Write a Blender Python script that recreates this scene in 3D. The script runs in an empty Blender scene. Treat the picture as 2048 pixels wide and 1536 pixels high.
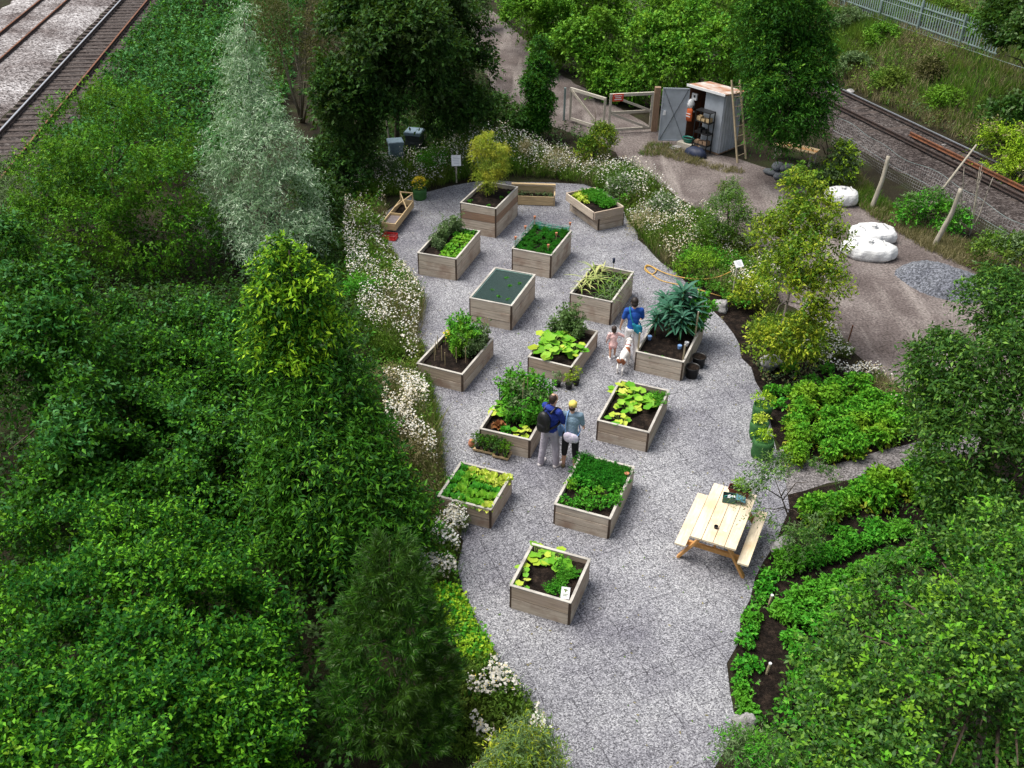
import bpy, bmesh, math, random
import numpy as np
from mathutils import Vector, Matrix
R = math.radians
scene = bpy.context.scene
COL = scene.collection

# ------------------------------------------------------------------ camera
cd = bpy.data.cameras.new("camera")
cam = bpy.data.objects.new("camera", cd)
COL.objects.link(cam)
cd.sensor_width = 36.0
cd.lens = 1911.7 / 2048 * 36
cd.clip_end = 600
PITCH, ROLL = R(33.92), R(0.822)
_c, _s = math.cos(PITCH), math.sin(PITCH)
_X, _U, _D = Vector((1, 0, 0)), Vector((0, _s, _c)), Vector((0, _c, -_s))
_r = _X * math.cos(ROLL) + _U * math.sin(ROLL)
_u = _U * math.cos(ROLL) - _X * math.sin(ROLL)
cam.matrix_world = Matrix(((_r.x, _u.x, -_D.x, 0), (_r.y, _u.y, -_D.y, 0), (_r.z, _u.z, -_D.z, 12.6), (0, 0, 0, 1)))
scene.camera = cam

# ------------------------------------------------------------------ light
SUN_AZ, SUN_EL = R(-78), R(64)          # azimuth from +Y towards +X
w = bpy.data.worlds.new("World")
scene.world = w
w.use_nodes = True
nt = w.node_tree
bg = nt.nodes["Background"]
sky = nt.nodes.new("ShaderNodeTexSky")
sky.sky_type = 'NISHITA'
sky.sun_disc = False
sky.sun_elevation = SUN_EL
sky.sun_rotation = SUN_AZ
sky.dust_density = 3.0
sky.air_density = 1.0
hs = nt.nodes.new("ShaderNodeHueSaturation")        # thin high cloud: a greyer sky
hs.inputs['Saturation'].default_value = 0.45
nt.links.new(sky.outputs[0], hs.inputs['Color'])
nt.links.new(hs.outputs[0], bg.inputs[0])
bg.inputs[1].default_value = 0.115
sl = bpy.data.lights.new("sun", 'SUN')
sl.energy = 2.7
sl.angle = R(38)
sl.color = (1.0, 0.96, 0.9)
so = bpy.data.objects.new("sun", sl)
COL.objects.link(so)
_sd = Vector((math.sin(SUN_AZ) * math.cos(SUN_EL), math.cos(SUN_AZ) * math.cos(SUN_EL), math.sin(SUN_EL)))
so.rotation_euler = _sd.to_track_quat('Z', 'Y').to_euler()
vs = scene.view_settings
scene.display_settings.display_device = 'sRGB'
vs.view_transform = 'Standard'
vs.look = 'None'
vs.exposure = 0.82
vs.gamma = 1.0

# ------------------------------------------------------------------ materials
MATS = {}
def _new(name):
    m = bpy.data.materials.new(name)
    m.use_nodes = True
    t = m.node_tree
    return m, t, t.nodes["Principled BSDF"], t.nodes["Material Output"]
def _ramp(t, fac, cols, pos=None, interp='LINEAR'):
    n = t.nodes.new("ShaderNodeValToRGB")
    e = n.color_ramp.elements
    k = len(cols)
    pos = pos or [i / (k - 1) for i in range(k)]
    while len(e) < k:
        e.new(0.5)
    for i in range(k):
        e[i].position = pos[i]
        e[i].color = (*cols[i], 1)
    n.color_ramp.interpolation = interp
    t.links.new(fac, n.inputs[0])
    return n.outputs[0]
def _noise(t, vec, scale, detail=3, rough=.55):
    n = t.nodes.new("ShaderNodeTexNoise")
    n.inputs['Scale'].default_value = scale
    n.inputs['Detail'].default_value = detail
    n.inputs['Roughness'].default_value = rough
    if vec is not None:
        t.links.new(vec, n.inputs['Vector'])
    return n.outputs['Fac']
def _pos(t):
    return t.nodes.new("ShaderNodeNewGeometry").outputs['Position']
def _obj(t):
    return t.nodes.new("ShaderNodeTexCoord").outputs['Object']
def _map(t, vec, scale=(1, 1, 1), rot=(0, 0, 0), loc=(0, 0, 0)):
    n = t.nodes.new("ShaderNodeMapping")
    n.inputs['Scale'].default_value = scale
    n.inputs['Rotation'].default_value = rot
    n.inputs['Location'].default_value = loc
    t.links.new(vec, n.inputs['Vector'])
    return n.outputs[0]
def _mix(t, fac, a, b, mode='MIX'):
    n = t.nodes.new("ShaderNodeMix")
    n.data_type = 'RGBA'
    n.blend_type = mode
    for s, v in ((n.inputs[0], fac), (n.inputs[6], a), (n.inputs[7], b)):
        if isinstance(v, (int, float)):
            s.default_value = v
        elif isinstance(v, tuple):
            s.default_value = (*v, 1)
        else:
            t.links.new(v, s)
    return n.outputs[2]
def _math(t, op, a, b=0.5):
    n = t.nodes.new("ShaderNodeMath")
    n.operation = op
    for s, v in ((n.inputs[0], a), (n.inputs[1], b)):
        if isinstance(v, (int, float)):
            s.default_value = v
        else:
            t.links.new(v, s)
    return n.outputs[0]
def _bump(t, bs, h, dist=.02, strength=.6):
    n = t.nodes.new("ShaderNodeBump")
    n.inputs['Strength'].default_value = strength
    n.inputs['Distance'].default_value = dist
    t.links.new(h, n.inputs['Height'])
    t.links.new(n.outputs[0], bs.inputs['Normal'])
def leaf_mat(name, cols, alt=None, ascale=.7, tr=.22, rough=.55, spec=.13, pos=None):
    """Leaves: every leaf (mesh island) has its own tone; patches of the plant lean to another tone."""
    m, t, bs, out = _new(name)
    g = t.nodes.new("ShaderNodeNewGeometry")
    c = _ramp(t, g.outputs['Random Per Island'], cols, pos)
    if alt:
        f = _ramp(t, _noise(t, g.outputs['Position'], ascale, 2), [(0, 0, 0), (1, 1, 1)], [.42, .66])
        c = _mix(t, f, c, _mix(t, .65, c, alt))
    t.links.new(c, bs.inputs['Base Color'])
    bs.inputs['Roughness'].default_value = rough
    bs.inputs['Specular IOR Level'].default_value = spec
    tl = t.nodes.new("ShaderNodeBsdfTranslucent")
    t.links.new(_mix(t, .5, c, (.12, .2, .01)), tl.inputs[0])
    mx = t.nodes.new("ShaderNodeMixShader")
    mx.inputs[0].default_value = tr
    t.links.new(bs.outputs[0], mx.inputs[1])
    t.links.new(tl.outputs[0], mx.inputs[2])
    t.links.new(mx.outputs[0], out.inputs[0])
    return m
def plain(name, col, rough=.6, metal=0, var=.25, scale=6, spec=.4, col2=None, bump=0):
    m, t, bs, out = _new(name)
    f = _noise(t, _obj(t), scale, 4)
    c2 = col2 or tuple(v * (1 - var) for v in col)
    t.links.new(_ramp(t, f, [c2, col], [.35, .65]), bs.inputs['Base Color'])
    bs.inputs['Roughness'].default_value = rough
    bs.inputs['Metallic'].default_value = metal
    bs.inputs['Specular IOR Level'].default_value = spec
    if bump:
        _bump(t, bs, _noise(t, _obj(t), scale * 4, 3), bump)
    return m
def wood(name, cols, grain=(3, 3, 60), rough=.8, dark=.55, stain=None, interp='LINEAR'):
    m, t, bs, out = _new(name)
    g = t.nodes.new("ShaderNodeNewGeometry")
    o = _obj(t)
    c = _ramp(t, g.outputs['Random Per Island'], cols, [i / len(cols) for i in range(len(cols))] if interp == 'CONSTANT' else None, interp)
    n = t.nodes.new("ShaderNodeVectorMath")
    n.operation = 'ADD'
    t.links.new(_map(t, o, grain), n.inputs[0])
    cx = t.nodes.new("ShaderNodeCombineXYZ")
    t.links.new(_math(t, 'MULTIPLY', g.outputs['Random Per Island'], 37.), cx.inputs[0])
    t.links.new(_math(t, 'MULTIPLY', g.outputs['Random Per Island'], 91.), cx.inputs[1])
    t.links.new(cx.outputs[0], n.inputs[1])
    gr = _noise(t, n.outputs[0], 1.0, 6, .65)
    c = _mix(t, 1.0, c, _ramp(t, gr, [(dark,) * 3, (1.08,) * 3], [.3, .62]), 'MULTIPLY')
    if stain:
        f = _ramp(t, _noise(t, g.outputs['Position'], 2.3, 4), [(0, 0, 0), (.8,) * 3], [.48, .7])
        c = _mix(t, f, c, stain)
    t.links.new(c, bs.inputs['Base Color'])
    bs.inputs['Roughness'].default_value = rough
    bs.inputs['Specular IOR Level'].default_value = .2
    _bump(t, bs, gr, .004, .5)
    return m
def stones(name, cols, scale, pos=None, patch=None, pscale=.5, bump=.015, grid=None, rough=.9):
    """Loose stone: one tone per voronoi cell, softer patches over it, optional seams of a ground grid."""
    m, t, bs, out = _new(name)
    p = _pos(t)
    v = t.nodes.new("ShaderNodeTexVoronoi")
    v.inputs['Scale'].default_value = scale
    t.links.new(p, v.inputs['Vector'])
    sp = t.nodes.new("ShaderNodeSeparateColor")
    t.links.new(v.outputs['Color'], sp.inputs[0])
    c = _ramp(t, sp.outputs[0], cols, pos)
    if patch:
        f = _ramp(t, _noise(t, p, pscale, 5, .6), [(0, 0, 0), (1, 1, 1)], [.36, .66])
        c = _mix(t, f, c, _mix(t, 1.0, c, patch, 'MULTIPLY'))
    if grid:
        b = t.nodes.new("ShaderNodeTexBrick")
        b.offset = 0.0
        b.inputs['Scale'].default_value = 1.0
        b.inputs['Brick Width'].default_value = grid[1]
        b.inputs['Row Height'].default_value = grid[1]
        b.inputs['Mortar Size'].default_value = .011
        b.inputs['Mortar Smooth'].default_value = .3
        q = t.nodes.new("ShaderNodeVectorMath")
        q.operation = 'ADD'
        t.links.new(p, q.inputs[0])
        sc = t.nodes.new("ShaderNodeVectorMath")
        sc.operation = 'SCALE'
        sc.inputs['Scale'].default_value = .035
        nz = t.nodes.new("ShaderNodeTexNoise")
        nz.inputs['Scale'].default_value = 5
        t.links.new(p, nz.inputs['Vector'])
        t.links.new(nz.outputs['Color'], sc.inputs[0])
        t.links.new(sc.outputs[0], q.inputs[1])
        t.links.new(_map(t, q.outputs[0], (1, 1, 1), (0, 0, -grid[0])), b.inputs['Vector'])
        f = _math(t, 'MULTIPLY', b.outputs['Fac'], _ramp(t, _noise(t, p, 1.7, 4, .7), [(.05,) * 3, (.62,) * 3], [.42, .60]))
        c = _mix(t, f, c, (.022, .02, .026))
    t.links.new(c, bs.inputs['Base Color'])
    bs.inputs['Roughness'].default_value = rough
    bs.inputs['Specular IOR Level'].default_value = .15
    _bump(t, bs, v.outputs['Distance'], bump, .8)
    return m
def earth(name, cols, scale=3, pos=None, fine=60, rough=.95, stretch=None, stcol=None):
    m, t, bs, out = _new(name)
    p = _pos(t)
    f = _noise(t, p, scale, 6, .65)
    c = _ramp(t, f, cols, pos)
    if stretch:
        q = _map(t, p, (stretch[1], stretch[2], 1), (0, 0, stretch[0]))
        c = _mix(t, _ramp(t, _noise(t, q, 1.0, 4, .6), [(0, 0, 0), (.85,) * 3], [.5, .68]), c, stcol)
    v = _noise(t, p, fine, 3, .7)
    c = _mix(t, 1.0, c, _ramp(t, v, [(.40,) * 3, (1.65,) * 3], [.3, .7]), 'MULTIPLY')
    t.links.new(c, bs.inputs['Base Color'])
    bs.inputs['Roughness'].default_value = rough
    bs.inputs['Specular IOR Level'].default_value = .1
    _bump(t, bs, v, .03, .9)
    return m
def net_mat(name, col, cell, wire, axes='xz', alpha_open=0.0, rough=.5):
    """Netting: strands of a square grid in object space, open between."""
    m, t, bs, out = _new(name)
    s = t.nodes.new("ShaderNodeSeparateXYZ")
    t.links.new(_obj(t), s.inputs[0])
    fs = []
    for a in axes:
        u = _math(t, 'FRACT', _math(t, 'MULTIPLY', s.outputs['xyz'.index(a)], 1 / cell))
        fs.append(_math(t, 'LESS_THAN', u, wire / cell))
    f = _math(t, 'MAXIMUM', fs[0], fs[1])
    f = _math(t, 'MAXIMUM', f, alpha_open)
    bs.inputs['Base Color'].default_value = (*col, 1)
    bs.inputs['Roughness'].default_value = rough
    t.links.new(f, bs.inputs['Alpha'])
    return m

# leaves
L_DARK = leaf_mat("leaf_dark", [(.006, .026, .005), (.018, .065, .010), (.07, .18, .03)], (.035, .055, .014), .9)  # deep shade of the wood is put into this dark leaf colour
L_BRAM = leaf_mat("leaf_bramble", [(.003, .026, .002), (.019, .095, .005), (.12, .36, .020)], (.022, .11, .008), 1.2, pos=[0, .55, 1])
L_DOG = leaf_mat("leaf_dogwood", [(.004, .036, .002), (.026, .135, .005), (.19, .50, .022)], (.006, .08, .008), .8, pos=[0, .55, 1])
L_SAP = leaf_mat("leaf_cherry", [(.005, .036, .004), (.022, .11, .008), (.14, .36, .02)], (.035, .14, .006), .9, pos=[0, .6, 1])
L_LIME = leaf_mat("leaf_lime", [(.12, .27, .010), (.25, .46, .018), (.44, .62, .04)], (.25, .36, .02), 1.2)
L_TIP = leaf_mat("leaf_cherry_tip", [(.09, .24, .008), (.20, .43, .014), (.42, .64, .03)])
L_SILV = leaf_mat("leaf_silver", [(.09, .21, .09), (.32, .48, .28), (.74, .84, .64)], (.12, .24, .09), .9, .36, .6)
L_DOME = leaf_mat("leaf_dome", [(.006, .045, .003), (.022, .13, .006), (.11, .34, .012)], (.13, .25, .01), .8, .3)
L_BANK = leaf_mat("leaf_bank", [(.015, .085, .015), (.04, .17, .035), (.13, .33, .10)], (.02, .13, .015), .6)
L_GATE = leaf_mat("leaf_gate", [(.03, .12, .010), (.08, .25, .016), (.20, .42, .04)], (.13, .24, .015), .35)
L_CONI = leaf_mat("leaf_conifer", [(.006, .04, .004), (.018, .095, .008), (.07, .23, .02)], (.03, .12, .008), .6)
L_BROWN = leaf_mat("leaf_brown", [(.06, .055, .02), (.10, .09, .035), (.16, .14, .06)], (.06, .08, .02), .8)
L_YEL = leaf_mat("leaf_yellowgreen", [(.12, .22, .010), (.26, .36, .016), (.50, .52, .05)], (.10, .23, .015), .9)
L_FRUIT = leaf_mat("leaf_fruit", [(.012, .055, .006), (.04, .13, .012), (.18, .35, .04)], (.02, .075, .008), .8, .22, .5, .25)
L_POT = leaf_mat("leaf_potato", [(.03, .16, .008), (.07, .28, .014), (.17, .44, .03)], (.24, .38, .02), 1.3)
L_POTY = leaf_mat("leaf_potato_yellow", [(.16, .26, .02), (.30, .38, .03), (.45, .45, .05)])
L_STRAW = leaf_mat("leaf_strawberry", [(.02, .16, .009), (.05, .28, .015), (.13, .42, .035)], (.11, .30, .02), 1.1)
L_OLIVE = leaf_mat("leaf_olive", [(.06, .11, .04), (.11, .18, .07), (.20, .28, .13)], (.08, .16, .03), 1.2)
L_MEAD = leaf_mat("leaf_meadow", [(.03, .10, .007), (.07, .18, .014), (.17, .30, .035)], (.13, .16, .025), .7)
L_STRAWCOL = leaf_mat("dry_stem", [(.17, .15, .07), (.27, .23, .12), (.40, .35, .20)], (.14, .13, .04), .8, .2, .7)
L_PINE = leaf_mat("pine_needle", [(.005, .030, .003), (.018, .085, .006), (.075, .21, .016)], (.03, .06, .006), 1.0)
L_LETT = leaf_mat("leaf_lettuce", [(.12, .34, .02), (.20, .46, .03), (.34, .58, .06)], (.10, .38, .02), 2., .3, .4)
L_LETD = leaf_mat("leaf_lettuce_dark", [(.02, .16, .01), (.05, .28, .02), (.10, .40, .03)], None, 1, .3)
L_LETY = leaf_mat("leaf_lettuce_lime", [(.32, .48, .03), (.48, .60, .06), (.62, .68, .12)], None, 1, .3)
L_KALE = leaf_mat("leaf_kale", [(.02, .085, .05), (.045, .14, .09), (.11, .24, .17)], (.03, .12, .05), 1.5, .12, .5)
L_CARR = leaf_mat("leaf_carrot", [(.010, .12, .006), (.02, .20, .012), (.05, .30, .02)], (.03, .16, .01), 2.)
L_FENN = leaf_mat("leaf_fennel", [(.28, .33, .02), (.46, .46, .04), (.60, .56, .09)], (.20, .36, .03), 1.6, .3)
L_FENNG = leaf_mat("leaf_fennel_green", [(.16, .30, .03), (.30, .42, .05), (.42, .50, .08)], None, 1, .3)
L_ONION = leaf_mat("leaf_onion", [(.16, .26, .05), (.34, .40, .12), (.50, .50, .20)], None, 1, .2)
L_RED = leaf_mat("leaf_red", [(.12, .04, .015), (.22, .08, .03), (.30, .14, .05)], None, 1, .15)
L_IVY = leaf_mat("leaf_ivy", [(.012, .05, .008), (.03, .10, .012), (.07, .17, .03)], (.04, .09, .01), .8)
PETAL = leaf_mat("white_petal", [(.62, .60, .52), (.78, .77, .70), (.85, .85, .82)], (.70, .62, .50), 1.1, .2, .6)
SEED = leaf_mat("cream_seedhead", [(.42, .36, .24), (.56, .50, .36), (.70, .64, .50)], None, 1, .2, .7)
YELLOWP = leaf_mat("yellow_petal", [(.70, .48, .02), (.80, .58, .03), (.85, .68, .08)], None, 1, .2)
ORANGEP = leaf_mat("orange_petal", [(.75, .25, .02), (.80, .35, .03), (.85, .45, .05)], None, 1, .2)
# surfaces
SOIL = earth("dark_soil", [(.004, .003, .0025), (.012, .0085, .0065), (.038, .026, .019)], 6, [.3, .5, .72], 26)
GROUND = earth("ground_soil", [(.012, .010, .006), (.026, .022, .013), (.03, .045, .012)], 1.1, [.3, .5, .72], 30)
TRACK = earth("track_dirt", [(.065, .052, .047), (.115, .095, .088), (.19, .165, .152)], .55, [.3, .5, .72], 16, .95, (R(6), 1.1, .16), (.25, .22, .20))
GRAVEL = stones("gravel", [(.065, .065, .070), (.20, .20, .212), (.32, .32, .333), (.52, .52, .525)], 58, [0, .35, .72, 1], (.58, .57, .62), .50, .012, (R(24), .45))
PATHG = stones("path_gravel", [(.06, .055, .055), (.16, .15, .15), (.30, .28, .28)], 36, [0, .5, 1], (.7, .68, .66), .8)
HEAPG = stones("heap_gravel", [(.05, .053, .06), (.12, .127, .14), (.24, .25, .275)], 26, [0, .5, 1], (.7, .7, .75), .9)
BALD = stones("ballast_dark", [(.026, .021, .019), (.066, .054, .049), (.155, .137, .128)], 14, [0, .6, 1], (.55, .5, .5), .5, .05)
BALL = stones("ballast_mixed", [(.04, .032, .03), (.20, .18, .175), (.38, .36, .355), (.62, .60, .59)], 13, [0, .3, .7, 1], (.36, .32, .31), .33, .05)
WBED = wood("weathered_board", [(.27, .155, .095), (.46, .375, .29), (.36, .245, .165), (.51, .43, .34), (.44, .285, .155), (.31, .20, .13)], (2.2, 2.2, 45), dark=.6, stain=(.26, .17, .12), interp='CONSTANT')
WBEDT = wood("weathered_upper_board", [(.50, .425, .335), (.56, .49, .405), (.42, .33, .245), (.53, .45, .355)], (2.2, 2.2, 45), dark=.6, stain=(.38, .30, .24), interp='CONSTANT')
WRIM = wood("weathered_top", [(.40, .37, .32), (.50, .47, .42)], (3, 3, 40))
WPOST = wood("dark_corner_wood", [(.06, .04, .028), (.10, .07, .05)], (30, 30, 4))
WNEW = wood("new_pine", [(.62, .50, .34), (.74, .63, .46), (.68, .56, .38)], (30, 2.5, 30), .65, .72, stain=(.58, .42, .24))
WORG = wood("orange_pine", [(.46, .23, .075), (.55, .29, .10)], (25, 6, 25), .6, .75)
WYEL = wood("pale_plank", [(.46, .33, .17), (.56, .42, .24)], (3, 30, 30), .75, .7)
WGREY = wood("grey_timber", [(.40, .36, .29), (.48, .44, .37)], (8, 8, 40), .85, .65)
WBRN = wood("brown_timber", [(.25, .16, .10), (.31, .21, .14)], (40, 40, 4), .85, .6)
BARK = plain("bark", (.10, .075, .05), .9, var=.5, scale=14)
BARKP = plain("pale_bark", (.26, .22, .17), .9, var=.4, scale=14)
STAKE = wood("stake_wood", [(.33, .27, .17), (.42, .34, .22)], (40, 40, 4))
LOG = wood("barkless_log", [(.34, .31, .24), (.40, .36, .29)], (30, 30, 3), .85, .5)
CANE = plain("cane", (.42, .34, .18), .7)
STEMG = plain("green_stem", (.16, .24, .05), .7)
RUST = plain("rust", (.20, .075, .03), .85, col2=(.09, .04, .025), scale=5)
RAILT = plain("rail_shine", (.55, .55, .56), .32, .9, .15)
RAILD = plain("rail_side", (.055, .035, .028), .85, col2=(.03, .022, .02))
SLEEP = wood("sleeper", [(.055, .042, .037), (.10, .08, .07)], (4, 30, 30), .9, .5)
STEELB = plain("locker_steel", (.44, .48, .53), .5, .15, .2, 3)
STEELD = plain("dark_steel", (.10, .11, .12), .55, .2)
ROOFR = plain("rusty_roof", (.50, .45, .40), .8, col2=(.30, .12, .05), scale=2.2)
BLACK = plain("black_plastic", (.012, .012, .013), .45)
DGREEN = plain("green_bag_fabric", (.035, .13, .025), .7, col2=(.02, .085, .02), scale=9, bump=.01)
WHITEB = plain("white_woven_bag", (.66, .66, .645), .75, col2=(.50, .50, .49), scale=3.5, bump=.03)
WHITEP = plain("white_paint", (.80, .80, .80), .5, var=.08)
TERRA = plain("terracotta", (.50, .20, .10), .8)
STONE = plain("grey_stone", (.36, .35, .34), .9, col2=(.16, .155, .15), scale=5, bump=.05)
GALV = plain("galvanised", (.23, .30, .29), .5, .2, .25, 2)
HIVE = plain("hive_blue", (.16, .23, .28), .6, var=.3)
HIVED = plain("hive_dark", (.045, .055, .06), .6)
REDP = plain("red_sign", (.62, .06, .03), .5, var=.1)
REDC = plain("red_plastic", (.45, .02, .02), .5)
TEAL = plain("teal_plastic", (.02, .22, .17), .45)
TBOX = plain("toolbox_green", (.03, .10, .085), .45, var=.15)
TLID = plain("toolbox_lid", (.10, .25, .30), .45, var=.15)
MAROON = plain("maroon_plastic", (.14, .03, .018), .45)
ORANGE = plain("orange_fabric", (.85, .17, .05), .7)
NAVY = plain("navy_sheet", (.012, .02, .05), .6)
HOSE = plain("hose_yellow", (.55, .33, .07), .5)
SACKG = plain("grey_sack", (.10, .11, .12), .8, bump=.02, scale=8)
GLASSY = plain("cloudy_pane", (.20, .17, .17), .25, var=.3, spec=.6)
NETG = net_mat("green_net", (.02, .30, .20), .035, .014, 'xz', .16)
NETGB = net_mat("pale_green_net", (.28, .48, .42), .035, .012, 'xz', .14)
NETD = net_mat("dark_net", (.012, .035, .028), .03, .014, 'xy', .42)
WIRE = net_mat("wire_mesh", (.36, .36, .36), .10, .0065, 'xz')
# people
SKIN = plain("skin", (.55, .32, .22), .6, var=.08)
HAIRD = plain("dark_hair", (.018, .011, .008), .55)
HAIRB = plain("brown_hair", (.035, .018, .012), .55)
BLUEH = plain("royal_blue_fleece", (.012, .035, .26), .85, var=.35, scale=5, bump=.035)
BLUET = plain("blue_cotton", (.015, .09, .42), .85, var=.3, scale=5, bump=.035)
TURQ = plain("turquoise_canvas", (.005, .21, .30), .7)
GREYT = plain("grey_blue_cotton", (.22, .32, .40), .85, var=.2, scale=5, bump=.035)
TROU = plain("lilac_grey_cotton", (.40, .37, .42), .85, var=.2, scale=5, bump=.035)
WTROU = plain("white_cotton", (.76, .73, .72), .85, var=.1, scale=5, bump=.035)
BLKC = plain("black_cotton", (.012, .012, .014), .8)
PINK = plain("pale_pink_cotton", (.75, .48, .45), .85, var=.12, scale=5, bump=.035)
PINKD = plain("coral_cotton", (.72, .24, .19), .85)
CAPY = plain("yellow_cap", (.78, .62, .14), .8)
SHOE = plain("pale_shoe", (.66, .62, .62), .7)
SHOEB = plain("brown_sandal", (.16, .12, .06), .7)
BAGB = plain("light_blue_bag", (.20, .36, .66), .6)
FLORAL = plain("floral_bag", (.78, .72, .76), .7, col2=(.52, .44, .60), scale=30)

# ------------------------------------------------------------------ builders
def tag(o, label=None, cat=None, group=None, kind=None):
    for k, v in (("label", label), ("category", cat), ("group", group), ("kind", kind)):
        if v:
            o[k] = v
    return o
def thing(name, label, cat, loc=(0, 0, 0), rz=0, group=None):
    o = bpy.data.objects.new(name, None)
    COL.objects.link(o)
    o.location = loc if len(loc) == 3 else (*loc, 0)
    o.rotation_euler = (0, 0, rz)
    o.empty_display_size = .1
    return tag(o, label, cat, group)
def link(name, me, parent=None):
    o = bpy.data.objects.new(name, me)
    COL.objects.link(o)
    if parent is not None:
        o.parent = parent
    return o
def copy_tree(o, label=None, loc=None, rz=None, sc=None):
    c = o.copy()
    COL.objects.link(c)
    for ch in o.children:
        k = ch.copy()
        COL.objects.link(k)
        k.parent = c
        for g in ch.children:
            q = g.copy()
            COL.objects.link(q)
            q.parent = k
    if label:
        c['label'] = label
    if loc is not None:
        c.location = loc if len(loc) == 3 else (*loc, 0)
    if rz is not None:
        c.rotation_euler = (0, 0, rz)
    if sc is not None:
        c.scale = sc if isinstance(sc, tuple) else (sc,) * 3
    return c

class MB:
    """Collects shapes; build() links them as one mesh object."""
    def __init__(s):
        s.v, s.f, s.m, s.k = [], [], [], 0
    def add(s, V, F):
        b = len(s.v)
        s.v += [tuple(p) for p in V]
        s.f += [tuple(b + i for i in f) for f in F]
        s.m += [s.k] * len(F)
        return s
    def mat(s, k):
        s.k = k
        return s
    def box(s, c, d, rz=0, rot=None):
        x, y, z = d[0] / 2, d[1] / 2, d[2] / 2
        P = [Vector(p) for p in ((-x, -y, -z), (x, -y, -z), (x, y, -z), (-x, y, -z), (-x, -y, z), (x, -y, z), (x, y, z), (-x, y, z))]
        M = rot if rot is not None else Matrix.Rotation(rz, 3, 'Z')
        return s.add([M @ p + Vector(c) for p in P], [(0, 3, 2, 1), (4, 5, 6, 7), (0, 1, 5, 4), (1, 2, 6, 5), (2, 3, 7, 6), (3, 0, 4, 7)])
    def beam(s, a, b, w, h, up=(0, 0, 1)):
        a, b = Vector(a), Vector(b)
        d = (b - a)
        z = d.normalized()
        x = z.cross(Vector(up))
        if x.length < 1e-4:
            x = Vector((1, 0, 0))
        x.normalize()
        y = x.cross(z)
        M = Matrix((x, z, y)).transposed()
        return s.box((a + b) / 2, (w, d.length, h), rot=M)
    def tube(s, pts, rad, n=7, cap=True):
        pts = [Vector(p) for p in pts]
        if not isinstance(rad, (list, tuple)):
            rad = [rad] * len(pts)
        V, F = [], []
        prev = None
        for i, p in enumerate(pts):
            t = (pts[min(i + 1, len(pts) - 1)] - pts[max(i - 1, 0)]).normalized()
            if prev is None:
                a = t.cross(Vector((0, 0, 1)))
                if a.length < .05:
                    a = t.cross(Vector((1, 0, 0)))
            else:
                a = prev - t * prev.dot(t)
            a.normalize()
            prev = a
            b = t.cross(a)
            for k in range(n):
                g = 2 * math.pi * k / n
                V.append(p + (a * math.cos(g) + b * math.sin(g)) * rad[i])
        for i in range(len(pts) - 1):
            for k in range(n):
                F.append((i * n + k, i * n + (k + 1) % n, (i + 1) * n + (k + 1) % n, (i + 1) * n + k))
        if cap:
            F.append(tuple(range(n - 1, -1, -1)))
            F.append(tuple(range((len(pts) - 1) * n, len(pts) * n)))
        return s.add(V, F)
    def lathe(s, prof, n=16, c=(0, 0, 0), sx=1, sy=1, wob=None):
        V, F = [], []
        for (r, z) in prof:
            for k in range(n):
                g = 2 * math.pi * k / n
                q = wob(g, z) if wob else 1
                V.append((c[0] + r * q * sx * math.cos(g), c[1] + r * q * sy * math.sin(g), c[2] + z))
        for i in range(len(prof) - 1):
            for k in range(n):
                F.append((i * n + k, i * n + (k + 1) % n, (i + 1) * n + (k + 1) % n, (i + 1) * n + k))
        F.append(tuple(range(n - 1, -1, -1)))
        F.append(tuple(range((len(prof) - 1) * n, len(prof) * n)))
        return s.add(V, F)
    def ball(s, c, r, n=12, m=8, rot=None):
        if not isinstance(r, (tuple, list)):
            r = (r, r, r)
        V, F = [], []
        for i in range(m + 1):
            a = math.pi * i / m
            for k in range(n):
                g = 2 * math.pi * k / n
                p = Vector((r[0] * math.sin(a) * math.cos(g), r[1] * math.sin(a) * math.sin(g), -r[2] * math.cos(a)))
                V.append((rot @ p if rot is not None else p) + Vector(c))
        for i in range(m):
            for k in range(n):
                F.append((i * n + k, i * n + (k + 1) % n, (i + 1) * n + (k + 1) % n, (i + 1) * n + k))
        return s.add(V, F)
    def capsule(s, a, b, ra, rb, n=10):
        a, b = Vector(a), Vector(b)
        d = b - a
        if d.length < 1e-5:
            return s.ball(a, ra)
        t = d.normalized()
        pts, rad = [], []
        for q in (1.0, .87, .5):
            pts.append(a - t * ra * q)
            rad.append(max(ra * math.sqrt(max(1 - q * q, 0)), .0008))
        for q in (0, 1):
            pts.append(a + d * q)
            rad.append(ra + (rb - ra) * q)
        for q in (.5, .87, 1.0):
            pts.append(b + t * rb * q)
            rad.append(max(rb * math.sqrt(max(1 - q * q, 0)), .0008))
        return s.tube(pts, rad, n)
    def poly(s, pts, z0, z1):
        n = len(pts)
        V = [(x, y, z0) for x, y in pts] + [(x, y, z1) for x, y in pts]
        return s.add(V, [tuple(range(n - 1, -1, -1)), tuple(range(n, 2 * n))] + [(i, (i + 1) % n, n + (i + 1) % n, n + i) for i in range(n)])
    def build(s, name, mats, parent=None, smooth=False):
        me = s.mesh(name, mats, smooth)
        return link(name, me, parent)
    def mesh(s, name, mats, smooth=False):
        me = bpy.data.meshes.new(name)
        me.from_pydata(s.v, [], s.f)
        for m in (mats if isinstance(mats, (list, tuple)) else [mats]):
            me.materials.append(m)
        if s.f:
            me.polygons.foreach_set('material_index', s.m)
            if smooth:
                me.polygons.foreach_set('use_smooth', [True] * len(s.f))
        me.update()
        return me

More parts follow.
